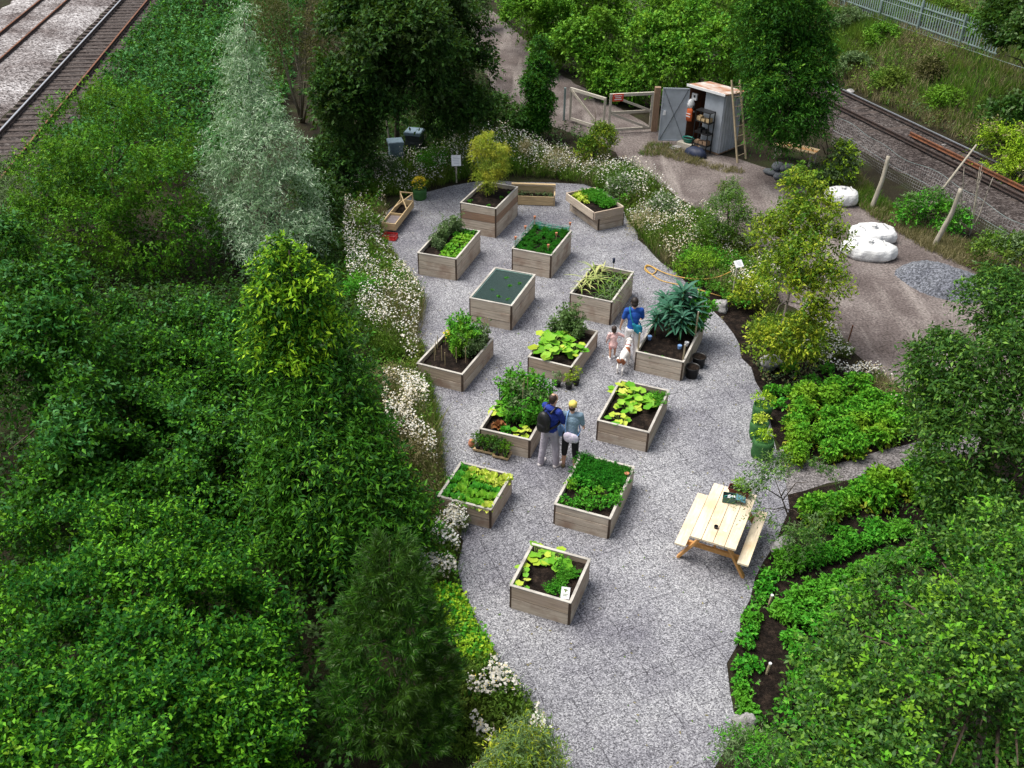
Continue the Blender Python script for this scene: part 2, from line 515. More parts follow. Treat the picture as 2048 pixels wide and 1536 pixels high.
# ---- leaf meshes (numpy): many separate quads
def unit(a):
    return a / np.maximum(np.linalg.norm(a, axis=1, keepdims=True), 1e-6)
class LM:
    def __init__(s):
        s.V, s.M = [], []
    def leaves(s, P, D, L, W, rng, k=0, fold=.25, flat=.5, wide=.45):
        """P base, D direction, L length, W width: one folded kite per leaf."""
        n = len(P)
        D = unit(D)
        L = np.broadcast_to(np.asarray(L, float), (n,))[:, None]
        W = np.broadcast_to(np.asarray(W, float), (n,))[:, None]
        up = np.zeros((n, 3))
        up[:, 2] = 1
        up += rng.normal(0, flat, (n, 3))
        S = unit(np.cross(D, up))
        N = np.cross(S, D)
        mid = P + D * L * wide
        lift = N * W * fold
        q = np.stack([P, mid + S * W / 2 + lift, P + D * L - N * L * .12, mid - S * W / 2 + lift], 1)
        s.V.append(q)
        s.M.append(np.full(n, k, np.int32))
        return s
    def discs(s, P, r, rng, k, tilt=.35):
        n = len(P)
        N = np.zeros((n, 3))
        N[:, 2] = 1
        N += rng.normal(0, tilt, (n, 3))
        N = unit(N)
        A = unit(np.cross(N, rng.normal(0, 1, (n, 3))))
        B = np.cross(N, A)
        r = np.broadcast_to(np.asarray(r, float), (n,))[:, None]
        q = np.stack([P + A * r, P + B * r, P - A * r, P - B * r], 1)
        s.V.append(q)
        s.M.append(np.full(n, k, np.int32))
        return s
    def mesh(s, name, mats):
        V = np.concatenate(s.V).astype(np.float32)
        M = np.concatenate(s.M)
        n = len(V)
        me = bpy.data.meshes.new(name)
        me.vertices.add(4 * n)
        me.vertices.foreach_set('co', V.reshape(-1))
        me.loops.add(4 * n)
        me.loops.foreach_set('vertex_index', np.arange(4 * n, dtype=np.int32))
        me.polygons.add(n)
        me.polygons.foreach_set('loop_start', np.arange(n, dtype=np.int32) * 4)
        me.polygons.foreach_set('material_index', M)
        for m in (mats if isinstance(mats, (list, tuple)) else [mats]):
            me.materials.append(m)
        me.update(calc_edges=True)
        return me
    def build(s, name, mats, parent=None):
        return link(name, s.mesh(name, mats), parent)
def rdir(n, rng):
    return unit(rng.normal(0, 1, (n, 3)))
def gapnoise(P, f, seed):
    r = np.random.default_rng(seed)
    v = np.zeros(len(P))
    for i in range(5):
        k = rdir(1, r)[0] * f * r.uniform(.7, 1.6)
        v += np.sin(P @ k + r.uniform(0, 6.28))
    return v / 2.2
def lobe_points(lobes, n, rng, shell=.55, up=.35, gap=-.6, gf=2.6, cut=.72, seed=1):
    """Points in the outer shell of a union of ball lobes (x, y, z, r[, rz])."""
    A = np.array([[*l[:4], (l[4] if len(l) > 4 else l[3])] for l in lobes], float)
    pr = A[:, 3] ** 2
    pr /= pr.sum()
    P, O = [], []
    got = 0
    for _ in range(30):
        i = rng.choice(len(A), n * 2, p=pr)
        d = rng.normal(0, 1, (n * 2, 3))
        d[:, 2] += up
        d = unit(d)
        rad = rng.uniform(shell, 1, n * 2) ** .7
        sc = np.stack([A[i, 3], A[i, 3], A[i, 4]], 1)
        p = A[i, :3] + d * sc * rad[:, None]
        keep = p[:, 2] > .03
        if len(A) < 60:
            for j in range(len(A)):
                q = (p - A[j, :3]) / np.array([A[j, 3], A[j, 3], A[j, 4]])
                keep &= ~((np.einsum('ij,ij->i', q, q) < cut * cut) & (i != j))
        keep &= gapnoise(p, gf, seed) > gap
        P.append(p[keep])
        O.append(d[keep])
        got += keep.sum()
        if got >= n:
            break
    P, O = np.concatenate(P)[:n], np.concatenate(O)[:n]
    return P, O
def sprigs(lm, P, O, rng, m, sl, ll, lw, up=.3, droop=.3, k=0, spread=.9, flat=.5, jit=.45, grow=.5):
    """m leaves along a short twig at every point."""
    n = len(P)
    d = O * .8 + rng.normal(0, .45, (n, 3))
    d[:, 2] += up
    d = unit(d)
    s = sl * rng.uniform(1 - grow, 1 + grow, n)[:, None]
    for j in range(m):
        t = (j + .5) / m
        p = P + d * s * t
        p[:, 2] -= droop * s[:, 0] * t * t
        side = unit(np.cross(d, rng.normal(0, 1, (n, 3))))
        D = d * (.35 + .5 * t) + side * spread
        D[:, 2] -= droop * .6
        l = ll * rng.uniform(1 - jit, 1 + jit, n)
        lm.leaves(p, D, l, l * lw, rng, k, flat=flat)
    return lm
def limbs(mb, base, lobes, r0, rng, n=7, fork=.35):
    base = Vector(base)
    top = max(lobes, key=lambda l: l[2])
    T = Vector(top[:3])
    F = base.lerp(T, fork)
    mid = base.lerp(T, .6) + Vector(rng.normal(0, .08, 3))
    mb.tube([base - Vector((0, 0, .05)), base.lerp(F, .5) + Vector(rng.normal(0, .04, 3)), F, mid, T], [r0, r0 * .85, r0 * .7, r0 * .45, r0 * .12], n)
    for l in lobes:
        if l is top:
            continue
        c = Vector(l[:3])
        f = base.lerp(T, min(.85, max(.12, (c.z - base.z) / max(T.z - base.z, .1) * .75)))
        mb.tube([f, f.lerp(c, .5) + Vector((0, 0, .12)) + Vector(rng.normal(0, .05, 3)), c], [r0 * .42, r0 * .28, r0 * .08], 5)
    return mb
def shrub(name, label, cat, base, lobes, mat, n, m=6, sl=.35, ll=.09, lw=.5, up=.3, droop=.3, seed=1, group=None, bark=None, r0=.06, shell=.5, gap=-.6, gf=2.6, mat2=None, n2=0, crown='foliage', trunk='stem', flat=.5, spread=.9, cut=.72, fork=.2, zmin2=None, up2=.9):
    """A tree or shrub: crown of leafy twigs over lobes, a trunk with limbs. Coordinates are world; the thing stands at its base."""
    rng = np.random.default_rng(seed)
    b = np.array([base[0], base[1], base[2] if len(base) > 2 else 0.])
    o = thing(name, label, cat, tuple(b), 0, group)
    lb = [(l[0] - b[0], l[1] - b[1], l[2] - b[2], *l[3:]) for l in lobes]
    P, O = lobe_points(lb, n, rng, shell, .35, gap, gf, cut, seed)
    lm = LM()
    sprigs(lm, P, O, rng, m, sl, ll, lw, up, droop, 0, spread, flat)
    if n2:
        P, O = lobe_points(lb, n2 * (1 if zmin2 is None else 4), rng, .85, 1.0, gap, gf, cut, seed)
        if zmin2 is not None:
            k = P[:, 2] > zmin2
            P, O = P[k][:n2], O[k][:n2]
        sprigs(lm, P, O, rng, m, sl, ll, lw, up2, droop, 1, spread, flat)
    lm.build(crown, [mat, mat2 or mat], o)
    limbs(MB(), (0, 0, 0), lb, r0, rng, fork=fork).build(trunk, bark or BARK, o, True)
    return o
def inpoly(P, poly):
    x, y = P[:, 0], P[:, 1]
    r = np.zeros(len(P), bool)
    n = len(poly)
    for i in range(n):
        x1, y1 = poly[i]
        x2, y2 = poly[(i + 1) % n]
        c = (y1 > y) != (y2 > y)
        xx = (x2 - x1) * (y - y1) / (y2 - y1 + 1e-12) + x1
        r ^= c & (x < xx)
    return r
def scatter(poly, n, rng, gap=None, gf=1.5, seed=3):
    a = np.array(poly)
    lo, hi = a.min(0), a.max(0)
    out = []
    got = 0
    for _ in range(60):
        p = rng.uniform(lo, hi, (n * 2, 2))
        p = p[inpoly(p, poly)]
        if gap is not None:
            p = p[gapnoise(np.c_[p, np.zeros(len(p))], gf, seed) > gap]
        out.append(p)
        got += len(p)
        if got >= n:
            break
    return np.concatenate(out)[:n]
def sheet(name, pts, z, mat, label=None, sub=0):
    """A flat ground sheet from an outline, its edge roughened."""
    rng = np.random.default_rng(len(pts))
    P = []
    for i in range(len(pts)):
        a, b = np.array(pts[i]), np.array(pts[(i + 1) % len(pts)])
        k = max(1, int(np.linalg.norm(b - a) / .5))
        for j in range(k):
            q = a + (b - a) * j / k
            P.append(q + rng.normal(0, .05, 2))
    bm = bmesh.new()
    f = bm.faces.new([bm.verts.new((*q, z)) for q in P])
    if f.normal.z < 0:
        f.normal_flip()
    bmesh.ops.triangulate(bm, faces=bm.faces[:])
    me = bpy.data.meshes.new(name)
    bm.to_mesh(me)
    bm.free()
    me.materials.append(mat)
    o = link(name, me)
    return tag(o, label, None, None, 'structure')

# ================================================================== setting
gm = MB()
gm.add([(-160, -40, 0), (160, -40, 0), (160, 260, 0), (-160, 260, 0)], [(0, 1, 2, 3)])
tag(gm.build("ground", GROUND), "bare dark earth under all the planting", None, None, 'structure')
sheet("dirt_track", [(-3.00, 57.40), (-1.40, 56.28), (0.28, 50.58), (1.66, 44.81), (2.91, 42.18), (4.15, 39.80), (5.48, 36.87), (6.75, 34.80), (8.23, 33.72), (9.41, 32.44), (10.43, 30.24), (11.64, 29.25), (12.35, 27.00), (13.33, 25.18), (14.19, 23.53), (15.49, 21.93), (18.28, 16.63), (15.72, 13.07), (12.77, 16.50), (12.46, 17.22), (10.96, 17.37), (9.81, 17.92), (9.08, 18.82), (8.52, 20.61), (7.85, 21.97), (7.30, 23.04), (7.39, 26.14), (6.53, 28.09), (5.64, 29.65), (4.60, 32.26), (3.21, 35.25), (1.55, 36.87), (-0.67, 39.45), (-1.70, 46.31)], .004, TRACK, "reddish brown dirt track running past the garden gate")
sheet("side_path", [(5.18, 16.50), (5.77, 16.25), (6.64, 15.88), (7.93, 16.30), (9.05, 16.73), (10.36, 16.98), (10.11, 16.35), (8.95, 16.12), (7.74, 15.67), (6.48, 15.27), (5.56, 14.85), (4.85, 14.84)], .006, PATHG, "narrow gravel path between the potato beds")
YARD = [(0.79, 8.38), (0.63, 9.41), (0.20, 9.92), (-0.22, 10.66), (-0.58, 11.42), (-0.86, 12.12), (-1.05, 12.74), (-0.96, 13.40), (-1.12, 13.96), (-1.50, 14.77), (-1.63, 15.65), (-1.79, 16.88), (-2.04, 18.02), (-2.31, 19.17), (-2.50, 20.43), (-2.46, 22.75), (-2.98, 23.90), (-3.50, 25.46), (-3.99, 26.81), (-4.21, 28.30), (-3.55, 29.73), (-2.69, 30.40), (-1.71, 31.05), (-0.51, 31.28), (1.21, 31.25), (2.41, 31.03), (3.35, 29.98), (3.68, 27.81), (4.04, 25.70), (4.56, 24.59), (5.17, 23.41), (5.53, 21.90), (5.76, 20.06), (5.88, 18.43), (5.79, 17.06), (5.69, 16.25), (5.77, 15.33), (5.50, 14.40), (5.04, 13.39), (4.49, 12.47), (4.04, 11.50), (3.73, 10.53), (3.51, 9.36), (3.33, 8.92), (3.02, 8.41), (3.22, 6.67), (0.27, 6.62)]
sheet("gravel_yard", YARD, .010, GRAVEL, "pale grey gravel yard with dark seams of its ground grid")
sheet("soil_bed", [(4.51, 24.74), (5.57, 24.16), (6.20, 23.01), (6.71, 20.44), (8.22, 19.56), (9.38, 17.33), (9.00, 16.59), (6.61, 15.76), (5.84, 16.08), (5.79, 17.06), (5.79, 18.43), (5.64, 20.06), (5.44, 21.77), (5.01, 23.26)], .005, SOIL, "dark soil of the planting border beside the yard")
sheet("vegetable_plot", [(5.42, 14.69), (6.47, 15.22), (8.90, 15.98), (11.23, 16.46), (12.96, 14.86), (8.90, 7.43), (2.95, 7.34), (3.50, 9.36), (3.73, 10.53), (4.05, 11.50), (4.50, 12.47), (5.04, 13.39)], .007, SOIL, "dark soil of the vegetable rows below the path")

# ---- railway on the far side of the wire fence, and the one beyond the trees
def strip(name, o, d, n0, n1, a0, a1, h, mat, label, crown=.0):
    d = Vector((*d, 0)).normalized()
    n = Vector((-d.y, d.x, 0))
    o = Vector((*o, 0))
    rng = np.random.default_rng(4)
    V, F = [], []
    K, J = int((a1 - a0) / .8), 10
    for i in range(K + 1):
        for j in range(J + 1):
            t = j / J
            e = min(t, 1 - t) / .18
            z = h * min(1, e) + rng.normal(0, .012)
            p = o + d * (a0 + (a1 - a0) * i / K) + n * (n0 + (n1 - n0) * t + (rng.normal(0, .08) if e == 0 else 0))
            V.append((p.x, p.y, z if e > 0 else -.05))
    for i in range(K):
        for j in range(J):
            q = i * (J + 1) + j
            F.append((q, q + J + 1, q + J + 2, q + 1))
    m = MB().add(V, F)
    o = m.build(name, mat, None, True)
    return tag(o, label, None, None, 'structure')
def track(label, o, d, rails, a0, a1, zb, s0, s1, group=None, check=None, shiny=(1, 1), sl_every=.65, sz=.035, c0=None):
    d = Vector((*d, 0)).normalized()
    n = Vector((-d.y, d.x, 0))
    t = thing("railway_track", label, "railway track", (*o, 0), math.atan2(d.y, d.x), group)
    def rail(off, mt, mtop, name='rail', a0=a0):
        m = MB()
        m.box(((a0 + a1) / 2, off, zb + .10), (a1 - a0, .14, .02))
        m.box(((a0 + a1) / 2, off, zb + .15), (a1 - a0, .025, .08))
        m.mat(1).box(((a0 + a1) / 2, off, zb + .205), (a1 - a0, .07, .035))
        m.build(name, [mt, mtop], t)
    for i, r in enumerate(rails):
        rail(r, RAILD, (RUST, RAILT, RAILD)[shiny[i]])
    if check is not None:
        rail(check, RUST, RUST, 'check_rail', c0)
    c = sum(rails) / 2
    sm = MB().box((0, 0, 0), (.24, 2.5, .12)).mesh('sleeper', SLEEP)
    rng = np.random.default_rng(8)
    x = s0
    while x < s1:
        q = link('sleeper', sm, t)
        q.location = (x, c, zb + sz)
        q.rotation_euler = (0, 0, rng.normal(0, .01))
        x += sl_every
    return t
RD = (.350, -.937)
strip("railway_bed", (14.0, 37.6), RD, -2.1, 2.2, -40, 45, .16, BALD, "dark brown stone ballast under the railway by the wire fence")
track("railway track beside the wire fence with a rusty inner rail", (14.0, 37.6), RD, (-.17, 1.29), -40, 45, .15, -12, 16, check=.45, shiny=(2, 1), sz=-.052, c0=2.0)
LD = (-.137, .991)
strip("ballast", (-19.1, 34.2), LD, -2.6, .75, -25, 70, .18, BALD, "dark stone ballast under the railway beyond the trees")
strip("ballast", (-19.1, 34.2), LD, .6, 6.6, -25, 70, .17, BALL, "whitish stone ballast between the two far tracks")
track("railway track beyond the trees with one shiny rail against the green bank", (-19.1, 34.2), LD, (0, -1.44), -25, 70, .17, -3, 34, shiny=(1, 0), sz=-.025)
track("rusty railway track at the far corner beyond the whitish ballast", (-19.1, 34.2), LD, (3.05, 4.5), -25, 70, .10, 8, 34, shiny=(0, 0), sz=-.02)
# bank rising beyond the right-hand railway
V, F = [], []
K, J = 60, 14
rng = np.random.default_rng(5)
def bank_z(n):
    return 1.5 * min(1, max(0, (n - 2.9)) / 5.4) ** .9
for i in range(K + 1):
    for j in range(J + 1):
        a, nn = -55 + 100 * i / K, 2.6 + 40 * (j / J) ** 1.6
        z = bank_z(nn) + (rng.normal(0, .05) if nn > 3.2 else -.06 if j == 0 else .0)
        V.append((14.0 + RD[0] * a - RD[1] * (nn - .9), 37.6 + RD[1] * a + RD[0] * (nn - .9), z))
for i in range(K):
    for j in range(J):
        q = i * (J + 1) + j
        F.append((q, q + J + 1, q + J + 2, q + 1))
tag(MB().add(V, F).build("embankment", GROUND, None, True), "grassy bank rising beyond the railway to the metal fence", None, None, 'structure')
def bank(a, n):
    return (14.0 + RD[0] * a - RD[1] * (n - .9), 37.6 + RD[1] * a + RD[0] * (n - .9), bank_z(n))

# ================================================================== raised beds
BEDS = {}
def board_wall(length, h, nb, axis, rng, th=.045):
    m = MB()
    z = 0
    bh = h / nb
    for i in range(nb):
        o = rng.normal(0, .004)
        d = (length, th, bh - .016)
        if axis == 'y':
            d = (d[1], d[0], d[2])
        c = (o, 0, z + bh / 2) if axis == 'y' else (0, o, z + bh / 2)
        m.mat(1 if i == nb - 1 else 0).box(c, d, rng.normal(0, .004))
        z += bh
    return m
def bed(key, F, ang, w, l, h, nb, label, seed):
    rng = np.random.default_rng(seed)
    a = R(ang)
    e1, e2 = Vector((math.cos(a), math.sin(a), 0)), Vector((-math.sin(a), math.cos(a), 0))
    c = Vector((*F, 0)) - e1 * w / 2 + e2 * l / 2
    t = thing("raised_bed", label, "raised bed", tuple(c), a, "wooden raised beds on the gravel yard")
    p = .045
    for sgn in (-1, 1):
        q = board_wall(w - 2 * p, h, nb, 'x', rng).build('board_wall', [WBED, WBEDT], t)
        q.location = (0, sgn * (l / 2 - p / 2), 0)
        q = board_wall(l - 2 * p, h, nb, 'y', rng).build('board_wall', [WBED, WBEDT], t)
        q.location = (sgn * (w / 2 - p / 2), 0, 0)
        for s2 in (-1, 1):
            MB().box((sgn * (w / 2 - p / 2 - .004), s2 * (l / 2 - p / 2 - .004), (h - .015) / 2), (p - .008, p - .008, h - .015)).build('corner_post', WPOST, t)
        MB().box((0, sgn * (l / 2 - p / 2), h + .010), (w - .002, p + .006, .018)).build('top_rail', WRIM, t)
        MB().box((sgn * (w / 2 - p / 2), 0, h + .010), (p + .006, l - 2 * p - .01, .018)).build('top_rail', WRIM, t)
    V, Fc = [], []
    K = 16
    for i in range(K + 1):
        for j in range(K + 1):
            V.append(((i / K - .5) * (w - .09), (j / K - .5) * (l - .09), h - .10 + rng.normal(0, .012)))
    for i in range(K):
        for j in range(K):
            q = i * (K + 1) + j
            Fc.append((q, q + K + 1, q + K + 2, q + 1))
    MB().add(V, Fc).build('soil', SOIL, t, True)
    BEDS[key] = (c, e1, e2, w, l, h - .10, a)
    return t
def bp(key, u, v, dz=0):
    c, e1, e2, w, l, z, a = BEDS[key]
    q = c + e1 * (u * w) + e2 * (v * l)
    return (q.x, q.y, z + dz)
bed('A', (-.55, 26.68), -20.8, 1.19, 1.86, .96, 4, "tall raised bed with a feathery yellow fennel, in front of the small wooden seat planter", 11)
bed('B', (-1.59, 23.87), -17.8, 1.18, 1.98, .67, 3, "raised bed of bright lettuces with pale bean plants at its outer edge", 12)
bed('C', (1.05, 24.09), -21.0, 1.20, 1.80, .71, 3, "raised bed with turquoise netting and canes topped by orange pots", 13)
bed('D', (-.03, 21.18), -19.7, 1.18, 1.86, .72, 3, "raised bed covered flat with dark green netting", 14)
bed('E', (2.54, 21.52), -23.0, 1.17, 1.87, .68, 3, "raised bed of arching yellowing onion leaves, behind the woman and child", 15)
bed('F', (-1.14, 18.35), -22.5, 1.20, 1.78, .48, 2, "low raised bed of peas on canes with an orange bottom board", 16)
bed('G', (1.39, 18.75), -23.5, 1.13, 1.85, .46, 2, "raised bed spilling broad squash leaves over its edge, black pots at its corner", 17)
bed('H', (4.03, 18.94), -22.4, 1.19, 2.12, .53, 3, "raised bed of tall blue-green kale with wooden corner stakes", 18)
bed('I', (.40, 15.90), -19.5, 1.15, 1.67, .48, 2, "raised bed with crowded beans and a pale net, beside the man in blue", 19)
bed('J', (2.91, 16.17), -21.4, 1.16, 1.73, .52, 2, "raised bed of yellowing courgette plants on brown soil", 20)
bed('K', (-.36, 13.70), -20.0, 1.12, 1.16, .48, 2, "square raised bed packed with bright lettuce next to the daisies", 21)
bed('L', (1.89, 13.47), -21.0, 1.14, 1.70, .50, 3, "raised bed of dark green carrot tops and parsley", 22)
bed('M', (1.05, 11.31), -20.5, 1.12, 1.14, .54, 2, "square raised bed with young squash and a white card, nearest the front", 23)
# two-tier bed by the track side
t = bed('N', (3.44, 27.76), 28, .95, 1.75, .42, 2, "two-tier raised bed with a skewed upper frame, by the cream flowers", 24)
up = MB()
for (c, d) in (((0, -.88, .55), (1.05, .045, .24)), ((0, .83, .55), (1.05, .045, .24)), ((-.53, -.02, .55), (.045, 1.66, .24)), ((.53, -.02, .55), (.045, 1.66, .24))):
    up.box((c[0] - .14, c[1] - .03, c[2]), d)
up.build('upper_frame', WBEDT, t)
V = [((i / 8 - .5) * 1.0 - .14, (j / 8 - .5) * 1.6 - .05, .575 + .01 * math.sin(i * 3 + j * 5)) for i in range(9) for j in range(9)]
MB().add(V, [(i * 9 + j, i * 9 + j + 9, i * 9 + j + 10, i * 9 + j + 1) for i in range(8) for j in range(8)]).build('upper_soil', SOIL, t, True)
c_, e1_, e2_, w_, l_, z_, a_ = BEDS['N']
BEDS['N'] = (c_ - e1_ * .14 - e2_ * .05, e1_, e2_, 1.0, 1.6, .57, a_)

# ================================================================== garden furniture
# picnic table
t = thing("picnic_table", "new pale pine picnic table with two attached benches on the gravel", "picnic table", (3.97, 13.37), R(-24.5))
for i in range(4):
    MB().box((-.315 + i * .21, 0, .735), (.198, 1.64, .038)).build('tabletop_board', WNEW, t)
for sg in (-1, 1):
    b = MB()
    b.box((sg * .58, -.03, .448), (.20, 1.56, .038))
    b.build('bench', WNEW, t)
    for y in (-.64, .62):
        MB().beam((sg * .62, y, -.005), (sg * .20, y, .715), .045, .095, (0, 1, 0)).build('leg', WORG, t)
for y in (-.59, .57):
    MB().box((0, y, .38), (1.30, .045, .095)).build('cross_brace', WORG, t)
    MB().box((0, y, .668), (.74, .045, .09)).build('top_brace', WORG, t)
MB().beam((0, -.56, .40), (0, -.1, .70), .045, .07).build('diagonal_brace', WORG, t)
MB().beam((0, .54, .40), (0, .1, .70), .045, .07).build('diagonal_brace', WORG, t)

def on_table(u, v, z=.757):
    a = R(-24.5)
    return (3.97 + u * math.cos(a) - v * math.sin(a), 13.37 + u * math.sin(a) + v * math.cos(a), z)
# toolbox with its lid hinged open
t = thing("toolbox", "open green toolbox holding pens and tools on the picnic table", "toolbox", on_table(-.03, .43), R(-14))
m = MB()
m.box((0, 0, .006), (.24, .17, .012))
m.box((0, -.081, .065), (.24, .008, .13)).box((0, .081, .065), (.24, .008, .13)).box((-.116, 0, .065), (.008, .154, .13)).box((.116, 0, .065), (.008, .154, .13))
m.build('case', TBOX, t)
m = MB()
m.beam((.125, 0, .125), (.30, 0, .075), .17, .014, (0, 0, 1)).box((.21, 0, .112), (.13, .10, .02))
m.build('lid', TLID, t)
m = MB()
m.box((0, 0, .09), (.21, .14, .01))
rng = np.random.default_rng(3)
for i in range(9):
    x, y = rng.uniform(-.08, .08), rng.uniform(-.04, .04)
    m.mat(1 if i % 3 else 2).beam((x - .03, y - .02, .11 + i * .002), (x + .03, y + rng.uniform(-.03, .03), .115 + i * .002), .016, .012)
m.build('tools', [BLACK, WHITEP, TEAL], t)
t = thing("plant_trough", "maroon plastic trough of green herbs at the end of the picnic table", "planter", on_table(.10, .69), R(-24.5))
m = MB()
m.add([(-.17, -.06, 0), (.17, -.06, 0), (.17, .06, 0), (-.17, .06, 0), (-.20, -.08, .14), (.20, -.08, .14), (.20, .08, .14), (-.20, .08, .14)], [(0, 3, 2, 1), (0, 1, 5, 4), (1, 2, 6, 5), (2, 3, 7, 6), (3, 0, 4, 7)])
m.box((0, -.083, .135), (.42, .012, .02)).box((0, .083, .135), (.42, .012, .02)).box((-.206, 0, .135), (.012, .154, .02)).box((.206, 0, .135), (.012, .154, .02))
m.build('trough', MAROON, t)
MB().box((0, 0, .11), (.36, .13, .02)).build('soil', SOIL, t)
def posy(parent, mat, h, r, n, seed, ll=.05, mat2=None, n2=0, lw=.5, z0=.0, name='foliage'):
    rng = np.random.default_rng(seed)
    lm = LM()
    P, O = lobe_points([(0, 0, z0 + h * .55, r, h * .5)], n, rng, .2, .6, -3)
    sprigs(lm, P, O, rng, 5, h * .3, ll, lw, .5, .2)
    if n2:
        P, O = lobe_points([(0, 0, z0 + h * .62, r, h * .5)], n2, rng, .9, 1.2, -3)
        lm.discs(P, .03, rng, 1)
    m = MB()
    for i in range(6):
        g = i * 1.05
        m.tube([(.02 * math.cos(g), .02 * math.sin(g), z0 - .02), (r * .6 * math.cos(g), r * .6 * math.sin(g), z0 + h * .6)], .006, 4)
    m.build('stem', STEMG, parent)
    return lm.build(name, [mat, mat2 or mat], parent)
posy(t, L_POT, .20, .15, 40, 5, .05, None, 0, .5, .12)
MB().lathe([(.035, 0), (.04, .05), (.036, .05), (.03, .012)], 10, on_table(-.05, -.42)).build("tea_light_cup", BLACK)
tag(bpy.data.objects["tea_light_cup"], "tiny black cup on the bare end of the picnic table", "cup")
m = MB().box(on_table(.12, -.43, .760), (.07, .03, .006), R(-30))
tag(m.build("pencil_stub", WHITEP), "small white slip lying on the picnic table", "paper slip")

# wooden seat planter in front of the flowers (back board, sides, low front)
t = thing("trough_planter", "pale wooden trough with a high slatted back behind the fennel bed", "planter", (.60, 29.35), R(-3))
W = 1.44
m = MB()
for i in range(3):
    m.box((0, .28, .10 + i * .17), (W - .10, .03, .16))
m.build('back_board', WYEL, t)
MB().box((0, .25, .585), (W, .11, .035)).build('top_rail', WYEL, t)
for sg in (-1, 1):
    MB().box((sg * (W / 2 - .02), .06, .19), (.04, .40, .38)).box((sg * (W / 2 - .02), .255, .475), (.04, .08, .18)).build('side_board', WYEL, t)
m = MB()
for i in range(2):
    m.box((0, -.14, .10 + i * .15), (W - .09, .03, .145))
m.build('front_board', WYEL, t)
MB().box((0, .07, .26), (W - .10, .38, .02)).build('soil', SOIL, t)
q = LM()
rng = np.random.default_rng(9)
P = np.c_[rng.uniform(-.65, .65, 60), rng.uniform(-.05, .2, 60), np.full(60, .28)]
sprigs(q, P, np.tile([0, 0, 1.], (60, 1)), rng, 4, .12, .06, .4)
q.build('seedlings', L_OLIVE, t)

# cold frame on a red crate at the left edge
t = thing("cold_frame", "long narrow wooden cold frame with glass panes and a trellis end, at the flower edge", "cold frame", ((-3.64, 27.74)[0], (-3.64, 27.74)[1], 0), R(-12))
t.location.z = .16
m = MB()
for sg in (-1, 1):
    m.box((sg * .21, 0, .11), (.03, 1.85, .22))
m.box((0, -.91, .11), (.39, .03, .22)).box((0, .91, .11), (.39, .03, .22)).box((0, -.15, .11), (.39, .03, .22))
m.build('frame', WYEL, t)
MB().box((0, -.53, .14), (.38, .72, .015)).build('pane', GLASSY, t)
MB().box((0, .38, .05), (.38, 1.0, .02)).build('soil', SOIL, t)
m = MB()
m.beam((-.2, .25, .22), (.2, .9, .45), .03, .03).beam((.2, .25, .22), (-.2, .9, .45), .03, .03).beam((-.2, .9, .2), (-.2, .9, .5), .03, .03).beam((.2, .9, .2), (.2, .9, .5), .03, .03).beam((-.2, .9, .48), (.2, .9, .48), .03, .03)
m.build('trellis', WYEL, t)
t2 = thing("crate", "red plastic crate carrying the end of the narrow cold frame", "crate", (-3.76, 26.54), R(-12))
m = MB()
m.box((0, 0, .01), (.40, .30, .02))
for z in (.05, .10, .14):
    m.box((0, -.145, z), (.40, .012, .028)).box((0, .145, z), (.40, .012, .028)).box((-.194, 0, z), (.012, .278, .028)).box((.194, 0, z), (.012, .278, .028))
for sx in (-1, 1):
    for sy in (-1, 1):
        m.box((sx * .19, sy * .138, .078), (.02, .02, .155))
m.build('basket', REDC, t2)
t3 = thing("timber_block", "short timber block under the far end of the narrow cold frame", "timber block", (-3.59, 28.91), R(-12))
m = MB().box((0, 0, .04), (.36, .12, .08)).box((0, 0, .12), (.36, .12, .076))
m.build('block', WBRN, t3)

# grow bags
def grow_bag(label, loc, r, h, mat, seed, lh, lr, n, mat2=None, n2=0, group="green fabric grow bags", ll=.06):
    t = thing("grow_bag", label, "grow bag", (*loc, 0), seed, group)
    rng = np.random.default_rng(seed)
    ph = rng.uniform(0, 6, 3)
    wob = lambda g, z: 1 + .05 * math.sin(2 * g + ph[0] + z * 6) + .03 * math.sin(5 * g + ph[1] - z * 9)
    MB().lathe([(r * .92, 0), (r * 1.02, h * .25), (r * .97, h * .5), (r * 1.03, h * .75), (r, h), (r * .93, h), (r * .92, h - .06), (.01, h - .05)], 20, wob=wob).build('bag', DGREEN, t, True)
    m = MB()
    for sg in (-1, 1):
        m.tube([(sg * r * 1.02, -.06, h * .72), (sg * r * 1.14, -.04, h * .6), (sg * r * 1.14, .04, h * .6), (sg * r * 1.02, .06, h * .72)], .010, 5)
    m.build('handle', DGREEN, t, True)
    MB().lathe([(r * .90, h - .07), (.02, h - .05)], 16).build('soil', SOIL, t)
    posy(t, mat, lh, lr, n, seed, ll, mat2, n2, .5, h - .05)
    return t
grow_bag("green grow bag of yellow flowers beside the narrow cold frame", (-3.13, 29.62), .21, .36, L_YEL, 31, .42, .24, 40, YELLOWP, 160)
grow_bag("green grow bag with fresh lime foliage, farthest of the three by the potato plot", (5.58, 17.39), .20, .45, L_LIME, 32, .30, .22, 60)
grow_bag("green grow bag topped with yellow leaves, between its two neighbours", (5.39, 16.79), .19, .42, L_LETY, 33, .20, .16, 36)
grow_bag("green grow bag with bright green leaves, closest to the picnic table", (5.33, 16.12), .215, .46, L_LIME, 34, .22, .20, 50)

